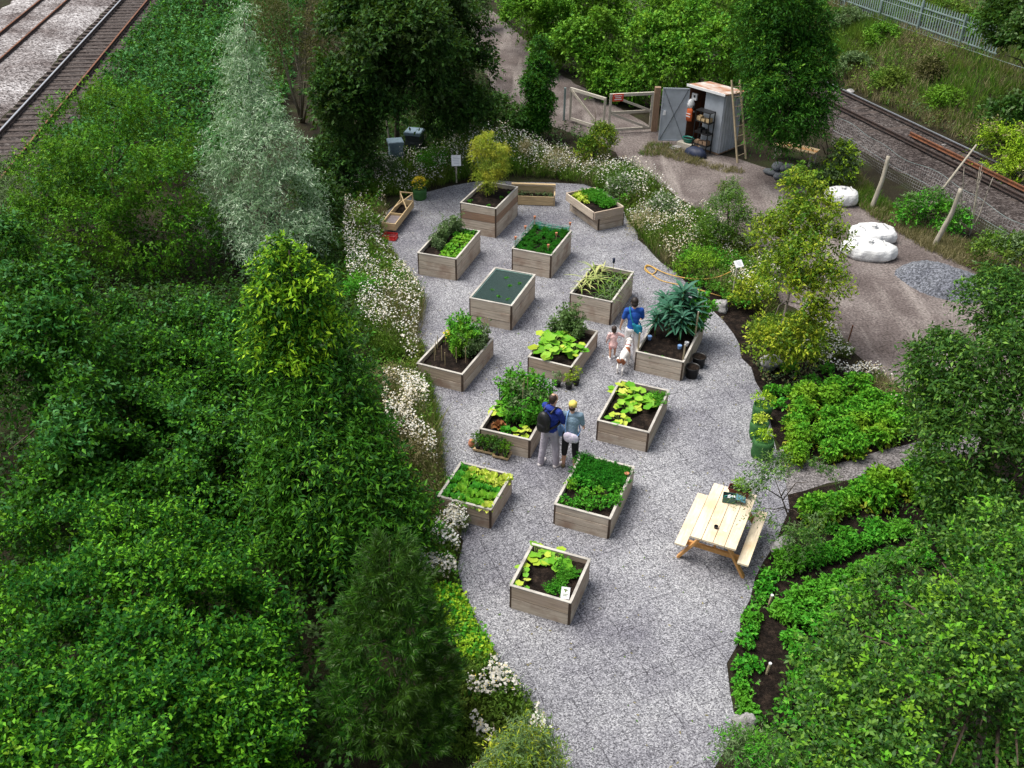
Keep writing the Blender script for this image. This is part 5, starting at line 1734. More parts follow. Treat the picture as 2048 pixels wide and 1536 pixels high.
# ================================================================== trees and shrubs
def gx(p):
    return (p[0], p[1])
def lb(pts):
    return [(p[0][0], p[0][1], p[0][2], *p[1:]) for p in pts]
shrub("willow_tree", "tall silvery grey-green willow with drooping narrow leaves", "tree", (-7.46, 27.06), lb([((-7.52, 27.40, 6.2), 0.24), ((-7.70, 27.25, 5.5), 0.41), ((-7.53, 26.82, 4.8), 0.59), ((-7.72, 26.37, 4.1), 0.70), ((-7.04, 26.15, 3.9), 0.61), ((-7.87, 25.79, 3.3), 0.78), ((-6.74, 25.60, 3.1), 0.78), ((-7.38, 25.37, 2.6), 0.96), ((-8.26, 25.48, 2.1), 0.70), ((-6.28, 25.07, 2), 0.87), ((-7.27, 24.80, 1.5), 0.96), ((-6.02, 24.61, 1), 0.78), ((-6.77, 24.04, 0.8), 0.78), ((-8.23, 25.10, 1.2), 0.70)]), L_SILV, 5600, 9, .42, .105, .20, .25, .55, 101, None, BARK, .11, .35, -.75, 3.4)
shrub("dome_shrub", "large rounded dark shrub with yellow-green shoots beside the silvery willow", "shrub", (-11.20, 24.10), lb([((-12.47, 26.29, 3.2), .95), ((-11.40, 26.78, 3.7), .95), ((-10.00, 25.71, 3.3), 1.0), ((-12.67, 24.82, 2.3), 1.1), ((-10.88, 24.36, 2.8), 1.2), ((-9.57, 24.58, 2.3), 1.1), ((-11.57, 23.88, 1.4), 1.2), ((-9.98, 23.62, 1.4), 1.2), ((-9.07, 24.08, 1.2), 1.0), ((-12.88, 23.95, 1.2), 1.0)]), L_DOME, 4300, 8, .34, .09, .42, .5, .25, 102, None, None, .09, .5, -.7, 2.6, L_POT, 260)  # second leaf colour on top: new growth, and the lit top put into colour
shrub("bare_tree", "brownish thin-leaved tree with pale forked stems behind the willow", "tree", (-8.48, 37.03), lb([((-8.36, 34.11, 4.4), .75), ((-7.59, 34.95, 4.8), .8), ((-6.66, 34.21, 4.4), .7), ((-8.07, 34.09, 3.4), .7), ((-6.83, 33.84, 3.4), .7), ((-7.55, 34.78, 4), .8), ((-8.44, 34.18, 2.5), .5), ((-6.96, 33.99, 2.4), .5), ((-8.79, 34.87, 4.8), .5)]), L_BROWN, 3000, 6, .45, .075, .3, .5, .1, 103, None, BARKP, .03, .2, -.6, 2.4, None, 0, 'crown', 'trunk', fork=.15)
rng = np.random.default_rng(104)
m = MB()
bt = bpy.data.objects["bare_tree"]
for q in ((-8.81, 35.53, 4.4), (-8.25, 36.07, 4.8), (-7.80, 35.53, 3.9), (-7.37, 35.80, 4.7), (-6.67, 34.35, 4.2), (-8.64, 35.78, 3.3), (-7.11, 35.06, 2.8)):
    e = Vector(q) - bt.location
    m.tube([Vector((rng.normal(0, .05), rng.normal(0, .05), -.05)), e * .4 + Vector((rng.normal(0, .06), 0, .15)), e * .75 + Vector((rng.normal(0, .08), 0, .1)), e], [.05, .04, .024, .008], 6)
m.build('stem', BARKP, bt, True)
DK = [("dark broadleaf tree at the wood's edge behind the willow", (-6.10, 32.81), lb([((-5.55, 31.93, 4.8), .8), ((-4.89, 31.15, 5.3), 1.0), ((-5.29, 30.82, 4), 1.0), ((-5.60, 30.30, 3.2), .9), ((-4.94, 30.98, 3), .9), ((-5.58, 31.31, 1.8), .9), ((-6.31, 31.51, 1.2), .8)])),
      ("dark tree above the beehives with the densest shade beneath", (-4.36, 34.14), lb([((-3.80, 31.00, 5.5), 1.1), ((-4.10, 29.89, 4.8), 1.0), ((-3.07, 30.43, 4.9), 1.1), ((-3.82, 30.30, 3.7), 1.0), ((-3.01, 30.88, 3.7), .8), ((-4.47, 31.33, 2.9), .75), ((-3.53, 30.99, 3.1), .55)])),
      ("dark tree nearest the dirt path, some leaves browned", (-2.51, 35.56), lb([((-2.48, 33.02, 4.9), 1.0), ((-1.77, 33.61, 4.2), .95), ((-2.62, 32.27, 3.8), 1.0), ((-1.60, 33.29, 3.2), .85), ((-2.27, 32.73, 2.5), .9), ((-1.62, 33.53, 2), .7), ((-2.66, 33.03, 1.7), .7)])),
      ("tall dark tree at the top of the picture behind the wood's edge", (-6.37, 45.22), lb([((-6.01, 39.85, 4.4), 1.3), ((-4.82, 39.85, 4.6), 1.4), ((-6.82, 39.86, 4.2), .9), ((-3.63, 41.97, 4), 1.3), ((-6.06, 40.99, 3), 1.3), ((-4.31, 41.96, 2.8), 1.2)]))]
for i, (lab, b, lo) in enumerate(DK):
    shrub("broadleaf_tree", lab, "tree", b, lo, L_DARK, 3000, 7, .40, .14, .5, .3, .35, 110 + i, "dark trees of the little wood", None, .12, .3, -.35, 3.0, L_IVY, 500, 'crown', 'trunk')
shrub("elder_shrub", "low dark bush between the dark trees and the ivy-clad trunk", "shrub", (-1.29, 36.35), lb([((-1.62, 35.24, 0.8), .75), ((-0.60, 35.85, 0.9), .65), ((0.07, 35.33, 0.7), .55), ((-2.32, 34.28, 0.7), .6)]), L_IVY, 1000, 7, .3, .11, .5, seed=120, shell=.3)
shrub("wood_shrub", "low shaded bush at the foot of the dark trees beside the willow", "shrub", (-6.27, 30.62), lb([((-6.29, 30.21, 0.9), .8), ((-5.54, 29.62, 0.8), .7), ((-6.00, 27.55, 0.8), .7), ((-5.22, 30.77, 0.7), .6)]), L_DARK, 1000, 7, .3, .11, .5, seed=121, shell=.3)
shrub("ivy_clad_tree", "slim upright tree clothed in ivy standing at the path beside the gate", "tree", (0.85, 36.09), lb([((0.85, 36.24, 3.35), .22), ((0.79, 35.83, 2.7), .36), ((0.69, 35.37, 2.1), .46), ((0.93, 35.23, 1.5), .46), ((0.72, 35.34, 0.8), .52), ((1.16, 35.97, 2.3), .25)]), L_CONI, 2600, 7, .26, .10, .45, .2, .4, 122, None, None, .08, .3, -1.5, 2.5, None, 0, 'crown', 'trunk')
shrub("gate_sapling", "slender yellowish sapling growing in front of the left gate leaf", "sapling", (2.83, 32.81), lb([((2.84, 34.11, 1.7), .2), ((2.63, 33.68, 1.2), .38), ((3.08, 33.27, 0.8), .45), ((2.45, 33.05, 0.5), .4)]), L_YEL, 520, 6, .24, .08, .4, .5, .2, 123, shell=.3, mat2=L_MEAD, n2=400, up2=.3)
GB = [("large rounded bright bush rising behind the tool store", (8.24, 43.18), lb([((5.41, 40.04, 2.5), 1.0), ((7.06, 40.51, 2.9), 1.1), ((8.01, 38.66, 2.6), 1.0), ((6.15, 38.99, 1.9), 1.0), ((7.82, 39.09, 1.5), .9), ((5.25, 40.38, 1.3), .8), ((8.79, 39.49, 1.6), .7)])),
      ("bright bush spilling toward the track behind the gate", (4.04, 42.60), lb([((2.47, 41.84, 1.9), .9), ((3.98, 42.39, 2.3), 1.0), ((3.02, 41.37, 1.2), .8), ((4.36, 41.10, 1.5), .95), ((3.85, 40.59, 0.7), .75), ((4.84, 39.93, 0.7), .7), ((2.54, 42.02, 0.8), .55)])),
      ("bright bush at the bend of the dirt path", (1.01, 47.32), lb([((0.35, 45.32, 2.3), .95), ((1.67, 44.01, 2.3), .95), ((1.03, 44.17, 1.5), .75), ((2.07, 44.54, 1.2), .6)])),
      ("tall green bush at the top edge left of centre behind the path bend", (1.54, 55.51), lb([((-0.37, 48.50, 2.6), 1.1), ((1.29, 47.69, 2.9), 1.2), ((2.92, 47.21, 2.8), 1.2), ((0.62, 49.46, 1.6), .9)])),
      ("tall green bush at the top edge, middle of the row behind the gate", (5.85, 54.06), lb([((4.51, 46.92, 3.1), 1.3), ((6.31, 46.47, 3), 1.3), ((3.40, 46.93, 2.2), 1.1), ((5.42, 46.07, 2.2), 1.1)])),
      ("tall green bush at the top edge closest to the conifer", (10.42, 53.77), lb([((7.77, 45.61, 3.2), 1.3), ((9.18, 44.72, 3.3), 1.3), ((6.97, 45.76, 2.4), 1.1), ((8.58, 44.47, 2.5), 1.1), ((9.94, 44.52, 2.4), 1.1)]))]
for i, (lab, b, lo) in enumerate(GB):
    shrub("green_bush", lab, "bush", b, lo, L_GATE, 2700 if i < 2 else 1900, 7, .34, .13, .55, .4, .25, 130 + i, "bright bushes behind the gate", None, .06, .45, -.4, 1.8, L_POT, 420 if i == 0 else 160)
shrub("scrub_bush", "loose olive scrub on the far side of the dirt path", "bush", (-3.55, 54.63), lb([((-3.92, 50.99, 1.8), .9), ((-2.69, 51.64, 1.8), .9), ((-1.94, 51.99, 1), .6), ((-1.31, 52.69, 1.6), .8)]), L_OLIVE, 1100, 6, .4, .12, .4, seed=137, shell=.3)
shrub("conifer_tree", "tall dense dark green tree beside the tool store", "tree", (10.11, 34.72), lb([((8.55, 32.98, 6.3), .75), ((8.64, 32.57, 5.7), .8), ((7.97, 32.78, 5.1), .7), ((9.50, 32.87, 5.1), .75), ((8.67, 32.43, 4.4), .9), ((9.74, 32.40, 4.1), .7), ((7.93, 32.08, 4), .55), ((8.89, 31.95, 3.4), .9), ((9.83, 31.89, 3.1), .68), ((8.13, 31.27, 3.1), .55), ((8.83, 31.36, 2.5), .8), ((9.73, 31.50, 2.3), .55), ((8.27, 31.23, 2.2), .42), ((9.17, 31.59, 1.8), .5)]), L_CONI, 6200, 9, .42, .11, .33, .1, .6, 140, None, None, .12, .42, -1.0, 3.2, L_GATE, 380, 'crown', 'trunk')
shrub("ivy_tree", "dark ivy-covered tree at the far right beyond the railway", "tree", (19.83, 35.93), lb([((18.25, 37.17, 4.4), 1.0), ((18.64, 35.60, 3.9), 1.1), ((18.26, 36.60, 3.1), .8), ((18.31, 34.54, 2.6), 1.0), ((17.98, 34.51, 1.7), .8), ((19.04, 37.70, 5), 1.0), ((18.96, 34.39, 1.2), .9)]), L_IVY, 2400, 7, .36, .14, .55, .3, .35, 141, None, None, .1, .45, -.4, 1.6, L_OLIVE, 300, 'crown', 'trunk')
shrub("sumac_shrub", "bright yellow-green leafy shrub with dry tan edges beside the far rail", "shrub", (17.74, 33.25), lb([((16.94, 33.05, 0.9), .55), ((17.39, 32.29, 1), .6), ((17.51, 31.69, 0.6), .5), ((16.85, 32.90, 0.4), .35)]), L_LIME, 620, 9, .5, .10, .35, .3, .3, 142, shell=.4, mat2=L_STRAWCOL, n2=90, up2=.2)
shrub("climbing_vine", "pale climbing vine scrambling up by the plank table", "vine", (10.78, 31.25), lb([((10.41, 31.64, 1.8), .22), ((10.33, 31.40, 1.4), .32), ((11.01, 31.19, 1.1), .42), ((10.34, 31.12, 0.8), .3), ((11.29, 31.21, 0.6), .38), ((10.70, 30.99, 0.5), .3)]), L_OLIVE, 520, 7, .26, .085, .5, .4, .3, 143, shell=.2, mat2=L_LIME, n2=170, up2=.4)
shrub("fence_shrub", "pale green shrub in front of the wire fence between the leaning posts", "shrub", (13.13, 28.13), lb([((12.39, 27.94, 0.5), .4), ((13.11, 28.23, 0.55), .45), ((13.43, 27.60, 0.5), .4), ((13.72, 27.45, 0.4), .3)]), L_STRAW, 420, 7, .28, .10, .45, .4, .3, 144, shell=.3, mat2=L_OLIVE, n2=150)
shrub("fence_shrub", "olive bush against the wire fence near the gravel heap", "shrub", (14.23, 25.05), lb([((13.65, 24.79, 0.6), .5), ((14.05, 24.29, 0.7), .6), ((13.78, 24.10, 0.4), .45)]), L_MEAD, 520, 7, .3, .10, .4, .4, .3, 145, shell=.3, mat2=L_OLIVE, n2=120)
shrub("yellow_tree", "young airy yellow-green tree between the flowers and the dirt track", "tree", (6.79, 20.68), lb([((6.82, 21.62, 3.9), .36), ((6.39, 21.41, 3.6), .42), ((7.24, 21.08, 3.5), .45), ((6.63, 20.88, 3.2), .5), ((6.10, 20.95, 2.9), .42), ((7.42, 20.45, 2.9), .42), ((6.77, 20.05, 2.7), .52), ((6.18, 19.86, 2.4), .5), ((7.30, 19.78, 2.2), .42), ((6.69, 19.58, 1.9), .52), ((6.15, 19.57, 1.5), .5), ((7.15, 19.36, 1.5), .3), ((6.05, 19.20, 0.9), .5), ((6.73, 19.16, 1), .5)]), L_YEL, 2300, 7, .28, .085, .45, .45, .3, 150, None, BARKP, .055, .2, -.45, 3.2, L_MEAD, 500, 'crown', 'trunk')
shrub("round_bush", "olive green pointed bush standing in the flowers by the dirt track", "bush", (6.46, 26.39), lb([((6.48, 27.16, 1.4), .28), ((6.22, 26.40, 1), .55), ((6.75, 26.24, 0.6), .5), ((5.83, 26.14, 0.5), .45), ((6.46, 26.50, 1.2), .4)]), L_MEAD, 950, 7, .26, .07, .35, .5, .2, 151, shell=.4, mat2=L_OLIVE, n2=260)
shrub("fruit_tree", "dark drooping fruit tree hanging over the end of the gravel path", "tree", (9.28, 14.04), lb([((9.11, 15.93, 3.9), .6), ((8.46, 15.33, 3.7), .6), ((9.40, 15.26, 3.7), .7), ((8.06, 14.90, 3.2), .6), ((8.69, 14.59, 3.3), .8), ((7.94, 14.66, 2.8), .4), ((8.29, 14.17, 2.7), .7), ((9.12, 14.12, 2.7), .9), ((7.95, 14.00, 2.2), .5), ((8.45, 13.70, 2.1), .9), ((8.14, 13.59, 1.6), .6), ((9.17, 13.37, 1.8), .9), ((8.63, 13.42, 1.1), .8), ((7.79, 15.53, 2.9), .16), ((7.79, 15.21, 2.6), .24), ((7.92, 14.87, 2.2), .35)]), L_FRUIT, 4600, 8, .32, .088, .42, .2, .55, 152, "leafy fruit trees by the vegetable plot", None, .09, .4, -.8, 2.8, L_IVY, 900, 'crown', 'trunk', up2=.2)
shrub("fruit_tree", "large open-crowned fruit tree with curled leaves in the bottom right corner", "tree", (6.07, 7.25), lb([((7.15, 10.53, 2.9), .5), ((6.27, 10.10, 2.8), .5), ((7.16, 9.62, 3), .6), ((5.45, 9.64, 2.6), .5), ((6.22, 9.18, 2.9), .6), ((4.87, 9.20, 2.3), .42), ((5.43, 8.73, 2.7), .6), ((6.31, 8.49, 2.9), .65), ((4.41, 8.75, 2), .36), ((4.81, 8.31, 2.5), .6), ((5.54, 8.00, 2.8), .65), ((6.46, 7.93, 2.9), .65), ((4.39, 7.83, 2.3), .55), ((4.94, 7.47, 2.7), .6), ((5.72, 7.33, 2.8), .65), ((4.03, 7.42, 2.1), .55), ((4.57, 7.04, 2.5), .6), ((5.20, 6.85, 2.7), .6), ((5.94, 6.79, 2.8), .65), ((4.78, 6.52, 2.5), .7), ((5.58, 6.41, 2.6), .7), ((4.17, 6.83, 2), .6)]), L_FRUIT, 4800, 7, .28, .070, .5, .25, .4, 153, "leafy fruit trees by the vegetable plot", None, .10, .35, -.45, 2.8, L_POT, 420, 'crown', 'trunk', up2=.4)
shrub("low_shrub", "pale green feathery shrub at the bottom edge under the fruit tree's tip", "shrub", (3.50, 8.42), lb([((3.30, 8.37, 0.6), .34), ((3.59, 8.26, 0.6), .34), ((3.11, 8.23, 0.45), .3)]), L_OLIVE, 360, 8, .22, .07, .25, .5, .2, 154, shell=.2, mat2=L_STRAW, n2=140)
shrub("olive_tree", "small thin-leaved grey-green tree leaning over the picnic table's end", "tree", (5.48, 13.26), lb([((4.86, 13.84, 1.4), .28), ((4.38, 13.43, 1.25), .18), ((4.96, 13.39, 1.3), .36), ((5.60, 13.81, 1.2), .34), ((4.78, 13.18, 1), .36), ((5.28, 13.12, 1), .42), ((5.26, 13.00, 0.6), .36), ((4.56, 13.25, 1.05), .18)]), L_OLIVE, 230, 7, .26, .065, .32, .2, .35, 155, None, BARK, .03, .1, .0, 4, L_FRUIT, 260, 'crown', 'trunk', up2=.2)
# left-hand side
shrub("cherry_tree", "tall young tree with lime tip and long hanging leaves between brambles and flowers", "tree", (-3.46, 13.42), lb([((-3.76, 14.47, 5.5), .24), ((-3.89, 14.63, 4.9), .42), ((-3.64, 14.47, 4.6), .42), ((-4.09, 14.34, 4.5), .36), ((-3.90, 14.47, 4), .6), ((-3.50, 14.39, 3.8), .5), ((-4.13, 14.27, 3.5), .5), ((-3.75, 14.08, 3.1), .72), ((-3.28, 13.99, 2.9), .7), ((-3.58, 13.61, 2.4), .95), ((-2.97, 13.59, 2.2), .78), ((-3.14, 12.84, 1.9), .95), ((-2.51, 12.87, 1.6), .72), ((-3.78, 12.94, 1.8), .75), ((-2.78, 12.42, 1.3), .9), ((-2.04, 12.66, 1.1), .62), ((-3.49, 12.45, 1.2), .8)]), L_SAP, 5200, 8, .36, .105, .34, .2, .6, 160, None, None, .09, .42, -.95, 3.2, L_TIP, 640, 'crown', 'trunk', zmin2=3.6, up2=.5)
BR = [("bramble thicket just below the dark rounded shrub", (-8.67, 20.26), lb([((-9.35, 19.03, 1.15), .75), ((-8.21, 18.73, 1.15), .75), ((-7.26, 18.98, 1.08), .75), ((-6.30, 18.79, 0.94), .7), ((-8.46, 17.99, 0.94), .75), ((-6.58, 18.06, 0.86), .75)])),
      ("bramble thicket in the middle of the left-hand growth", (-7.25, 16.75), lb([((-8.58, 17.24, 1.22), .85), ((-7.56, 17.07, 1.22), .85), ((-6.48, 16.82, 1.15), .85), ((-5.56, 16.67, 1.01), .75), ((-6.87, 15.74, 1.01), .8), ((-5.60, 15.52, 0.94), .7)])),
      ("bramble thicket bordering the hanging leaves of the cherry", (-5.88, 14.45), lb([((-7.53, 15.16, 1.3), .8), ((-6.58, 14.72, 1.22), .85), ((-5.57, 14.36, 1.15), .8), ((-4.80, 14.41, 0.94), .7), ((-5.76, 13.56, 1.01), .7), ((-4.73, 13.42, 0.79), .7)])),
      ("bramble thicket above the bottom left shrubs", (-7.60, 13.97), lb([((-7.89, 13.74, 1.3), .8), ((-7.01, 13.62, 1.3), .8), ((-6.30, 13.32, 1.15), .75), ((-8.02, 12.86, 1.22), .7), ((-7.13, 12.82, 1.15), .7)]))]
for i, (lab, b, lo) in enumerate(BR):
    shrub("bramble_thicket", lab, "bramble", b, lo, L_BRAM, 2600, 7, .28, .082, .6, .5, .25, 170 + i, "bramble thickets of the left-hand growth", None, .03, .5, -.35, 3.4, L_DOG if i % 2 else L_BANK, 170)
shrub("tall_shrub", "tall leafy shrub with pale upright shoots at the far left edge", "shrub", (-8.43, 13.11), lb([((-9.32, 17.42, 3.7), .28), ((-9.01, 16.89, 3.3), .45), ((-9.89, 16.74, 3.2), .55), ((-9.03, 15.71, 2.9), .75), ((-8.36, 15.85, 2.6), .55), ((-9.29, 14.77, 2.6), .75), ((-8.40, 14.38, 2.2), .85), ((-8.87, 13.30, 2.1), .9), ((-7.93, 13.29, 1.9), .8), ((-8.35, 12.69, 1.7), .8), ((-11.04, 18.80, 3.4), .5)]), L_BRAM, 3300, 8, .36, .105, .42, .6, .35, 175, None, None, .06, .4, -.4, 2.2, L_BANK, 420, up2=.8)
shrub("pale_shrub", "pale greyish shrub at the left edge beside the sleepers' end", "shrub", (-15.99, 27.51), lb([((-15.63, 27.36, 1.3), .7), ((-14.99, 26.76, 1), .6), ((-14.57, 24.78, 1.4), .8), ((-13.82, 23.92, 1.2), .7)]), L_OLIVE, 900, 7, .34, .10, .3, seed=176, shell=.3)
DG = [("broad light green shrub filling the bottom left corner", (-6.02, 7.80), lb([((-6.47, 8.19, 2.5), .62), ((-5.73, 8.45, 2.5), .62), ((-4.95, 8.63, 2.4), .62), ((-5.86, 7.36, 2.5), .62), ((-5.06, 7.52, 2.5), .62), ((-4.28, 7.53, 2.4), .62), ((-5.31, 6.62, 2.5), .62), ((-4.39, 6.63, 2.5), .62), ((-6.13, 6.80, 2.4), .6), ((-3.68, 6.84, 2.2), .6)])),
      ("light green shrub behind the corner one, below the brambles", (-6.66, 10.34), lb([((-7.50, 10.49, 2.2), .62), ((-6.87, 10.93, 2.1), .62), ((-6.05, 11.06, 2.1), .62), ((-5.26, 11.24, 2), .62), ((-6.72, 9.31, 2.4), .62), ((-5.92, 9.61, 2.4), .62), ((-5.15, 9.82, 2.3), .62), ((-4.65, 11.17, 1.7), .55)])),
      ("light green shrub reaching toward the dark young pine", (-4.12, 8.97), lb([((-4.37, 9.78, 2.1), .6), ((-3.84, 9.77, 1.7), .55), ((-4.18, 8.64, 2.2), .6), ((-3.65, 8.73, 1.8), .52), ((-3.65, 7.77, 2), .58), ((-3.25, 8.18, 1.5), .5), ((-3.17, 7.43, 1.6), .55), ((-3.02, 7.96, 1.1), .4)]))]
for i, (lab, b, lo) in enumerate(DG):
    shrub("dogwood_shrub", lab, "shrub", b, lo, L_DOG, 4200, 7, .24, .070, .5, .6, .2, 180 + i, "light green shrubs in the bottom left", None, .04, .5, -.4, 3.6, L_POT, 60)
# dark young pine in long tufts
rng = np.random.default_rng(190)
pb = (-1.70, 9.99, 2.6)
t = thing("pine_tree", "dark young pine with long needle tufts below the hanging cherry leaves", "tree", (pb[0] + .1, pb[1] - .1, 0))
lo = lb([((-1.75, 9.93, 3.05), .22), ((-1.80, 9.74, 2.8), .42), ((-1.55, 9.60, 2.5), .55), ((-2.05, 9.45, 2.4), .55), ((-1.67, 9.21, 2.1), .75), ((-1.20, 9.30, 1.8), .62), ((-2.25, 9.10, 1.8), .66), ((-1.73, 8.74, 1.5), .85), ((-1.10, 8.86, 1.2), .70), ((-2.30, 8.54, 1.2), .75), ((-1.65, 8.36, 0.9), .85), ((-2.63, 8.26, 0.8), .6), ((-1.09, 8.35, 0.7), .6)])
lo = [((l[0] - t.location.x) * .66, (l[1] - t.location.y) * .8, l[2], l[3] * .66) for l in lo]
P, O = lobe_points(lo, 760, rng, .4, .5, -1.2, 2.8, .85, 190)
lm = LM()
O[:, 2] = np.abs(O[:, 2]) * .7 + .4
d = unit(O)
for j in range(46):
    tt = rng.uniform(.0, 1, len(P))[:, None] ** .7
    p = P + d * .24 * tt
    D = d * (.45 + .55 * tt) + rng.normal(0, .42, P.shape)
    lm.leaves(p, D, .16 * rng.uniform(.7, 1.2, len(P)), .011, rng, 0)
for j in range(5):
    lm.leaves(P + d * .20, d + rng.normal(0, .18, P.shape), .13, .016, rng, 1)
lm.build('crown', [L_PINE, L_OLIVE], t)
limbs(MB(), (0, 0, 0), lo, .06, rng).build('trunk', BARK, t, True)
shrub("broom_shrub", "feathery pale yellow-green shrub at the bottom edge of the yard", "shrub", (-0.01, 8.04), lb([((-0.20, 8.46, 1.2), .30), ((-0.36, 8.19, 1), .42), ((0.15, 8.23, 0.9), .40), ((0.43, 8.09, 0.65), .34), ((-0.57, 7.91, 0.9), .4), ((-0.02, 7.84, 0.9), .4)]), L_YEL, 800, 9, .26, .07, .2, .5, .3, 191, None, None, .03, .2, -.35, 3, L_OLIVE, 500, up2=.4)

# ================================================================== ground cover, flowers, grass
def carpet(name, label, poly, n, h, mat, seed, m=6, sl=.22, ll=.09, lw=.5, mat2=None, f2=.15, gap=None, gf=1.2, cat="ground cover", hvar=.5, up=.7):
    rng = np.random.default_rng(seed)
    p = scatter(poly, n, rng, gap, gf, seed)
    hh = h * (1 + hvar * gapnoise(np.c_[p, np.zeros(len(p))], 1.3, seed + 1)) * rng.uniform(.45, 1, len(p))
    P = np.c_[p, np.maximum(hh, .02)]
    O = unit(np.c_[rng.normal(0, .5, (len(p), 2)), np.ones(len(p))])
    lm = LM()
    k = rng.random(len(p)) < (f2 if mat2 else 0)
    sprigs(lm, P[~k], O[~k], rng, m, sl, ll, lw, up, .3, 0)
    if k.any():
        sprigs(lm, P[k], O[k], rng, m, sl, ll, lw, up, .3, 1)
    o = lm.build(name, [mat, mat2 or mat])
    return tag(o, label, cat, None, 'stuff')
def grass(name, label, poly, n, h, mats, seed, blades=7, w_=.012, frac=.3, gap=None, gf=1.0, zf=None, cat="grass"):
    rng = np.random.default_rng(seed)
    p = scatter(poly, n, rng, gap, gf, seed)
    z = np.zeros(len(p)) if zf is None else zf(p)
    lm = LM()
    dry = gapnoise(np.c_[p, z], .9, seed + 5) + rng.normal(0, .5, len(p)) > (1 - 2 * frac)
    for b in range(blades):
        q = np.c_[p + rng.normal(0, .06, p.shape), z]
        D = np.c_[rng.normal(0, .35, (len(p), 2)), np.ones(len(p))]
        l = h * rng.uniform(.5, 1.25, len(p))
        for k in (0, 1):
            s = dry if k else ~dry
            if s.any():
                lm.leaves(q[s], D[s], l[s], w_ * rng.uniform(.7, 1.5, s.sum()), rng, k, .2, 2.0, .35)
    o = lm.build(name, mats)
    return tag(o, label, cat, None, 'stuff')
def meadow(name, label, poly, n, h, nf, seed, fmats=(0, 1), fr=.021, dry=.25, gap=-.3, fgap=-.1, leafm=None):
    """Wild flowers: stems, small leaves, dry stalks and a cloud of small heads."""
    rng = np.random.default_rng(seed)
    leafm = leafm or L_MEAD
    p = scatter(poly, n, rng, gap, 1.6, seed)
    N = len(p)
    hg = h * (.8 + .35 * gapnoise(np.c_[p, np.zeros(N)], 1.4, seed + 1)) * rng.uniform(.6, 1.1, N)
    hg = np.maximum(hg, .08)
    lm = LM()
    isd = gapnoise(np.c_[p, np.zeros(N)], 1.1, seed + 2) + rng.normal(0, .45, N) > 1.1 - 2.2 * dry
    for b in range(4):
        D = np.c_[rng.normal(0, .28, (N, 2)), np.ones(N)]
        for k, s in ((0, ~isd), (1, isd)):
            lm.leaves(np.c_[p[s] + rng.normal(0, .04, (s.sum(), 2)), np.zeros(s.sum())], D[s], hg[s] * rng.uniform(.7, 1.15, s.sum()), .012, rng, k, .2, 2, .4)
    P = np.c_[p, hg * rng.uniform(.15, .75, N)]
    sprigs(lm, P[~isd], unit(np.c_[rng.normal(0, .6, (N, 2)), np.ones(N)])[~isd], rng, 6, .16, .06, .38, .5, .3, 0)
    sprigs(lm, P[isd], unit(np.c_[rng.normal(0, .4, (N, 2)), np.ones(N)])[isd], rng, 3, .2, .05, .16, .8, .2, 1)
    q = scatter(poly, nf * 2, rng, fgap, 2.2, seed + 3)
    q = q[gapnoise(np.c_[q, np.zeros(len(q))], 7.0, seed + 9) > -.15][:nf]
    M = len(q)
    hz = h * (.8 + .35 * gapnoise(np.c_[q, np.zeros(M)], 1.4, seed + 1)) * rng.uniform(.4, 1.25, M)
    Q = np.c_[q, np.maximum(hz, .08)]
    cream = gapnoise(np.c_[q, np.zeros(M)], 1.0, seed + 2) + rng.normal(0, .4, M) > fmats[0] + .35
    Q += rng.normal(0, .02, Q.shape)
    for k, s in ((2, ~cream), (3, cream)):
        lm.discs(Q[s], fr * rng.uniform(.4, 1.45, s.sum()), rng, k, .5)
    s = rng.random(M) < .25
    lm.discs(Q[s] + [0, 0, .004], fr * .38, rng, 4, .3)
    o = lm.build(name, [leafm, L_STRAWCOL, PETAL, SEED, YELLOWP])
    return tag(o, label, "wildflowers", None, 'stuff')
meadow("white_wildflowers", "white daisies massed along the yard's outer edge below the cold frame", [(-5.46, 28.65), (-4.27, 29.50), (-4.01, 27.92), (-3.92, 26.53), (-3.39, 25.13), (-2.89, 23.75), (-2.38, 22.62), (-2.41, 20.67), (-2.24, 19.17), (-2.89, 18.83), (-3.67, 20.64), (-4.42, 22.70), (-5.02, 25.74)], 3400, .66, 5200, 201, (1.2, 0), .019, dry=.06, gap=-1.2, fgap=-.6)
meadow("white_wildflowers", "white daisies thinning into dry stalks beside the lower beds", [(-2.24, 19.17), (-1.99, 17.93), (-1.72, 16.84), (-1.56, 15.66), (-1.42, 14.70), (-1.07, 13.89), (-0.98, 13.40), (-1.60, 13.25), (-2.27, 15.15), (-2.80, 17.04), (-3.01, 18.83)], 2900, .62, 3600, 202, (.9, 0), .019, dry=.25, gap=-1.2, fgap=-.5)
meadow("white_wildflowers", "thin line of daisies leaning over the gravel beside the pea and bean beds", [(-2.50, 20.43), (-2.25, 20.43), (-1.97, 18.86), (-1.68, 17.44), (-1.50, 16.17), (-1.37, 15.17), (-0.94, 14.26), (-0.82, 13.54), (-1.09, 13.47), (-1.39, 14.40), (-1.75, 16.16), (-2.17, 18.43)], 700, .50, 1300, 208, (1.0, 0), .019, dry=.2, gap=-1.2, fgap=-.4)
meadow("white_wildflowers", "larger daisies in front of the square lettuce bed's corner", [(-1.09, 13.40), (-0.93, 13.13), (-1.04, 12.67), (-0.93, 12.24), (-1.51, 12.16), (-1.87, 12.72), (-1.70, 13.39)], 420, .45, 800, 203, (1.3, 0), .026, dry=.1, gap=-1, fgap=-.6)
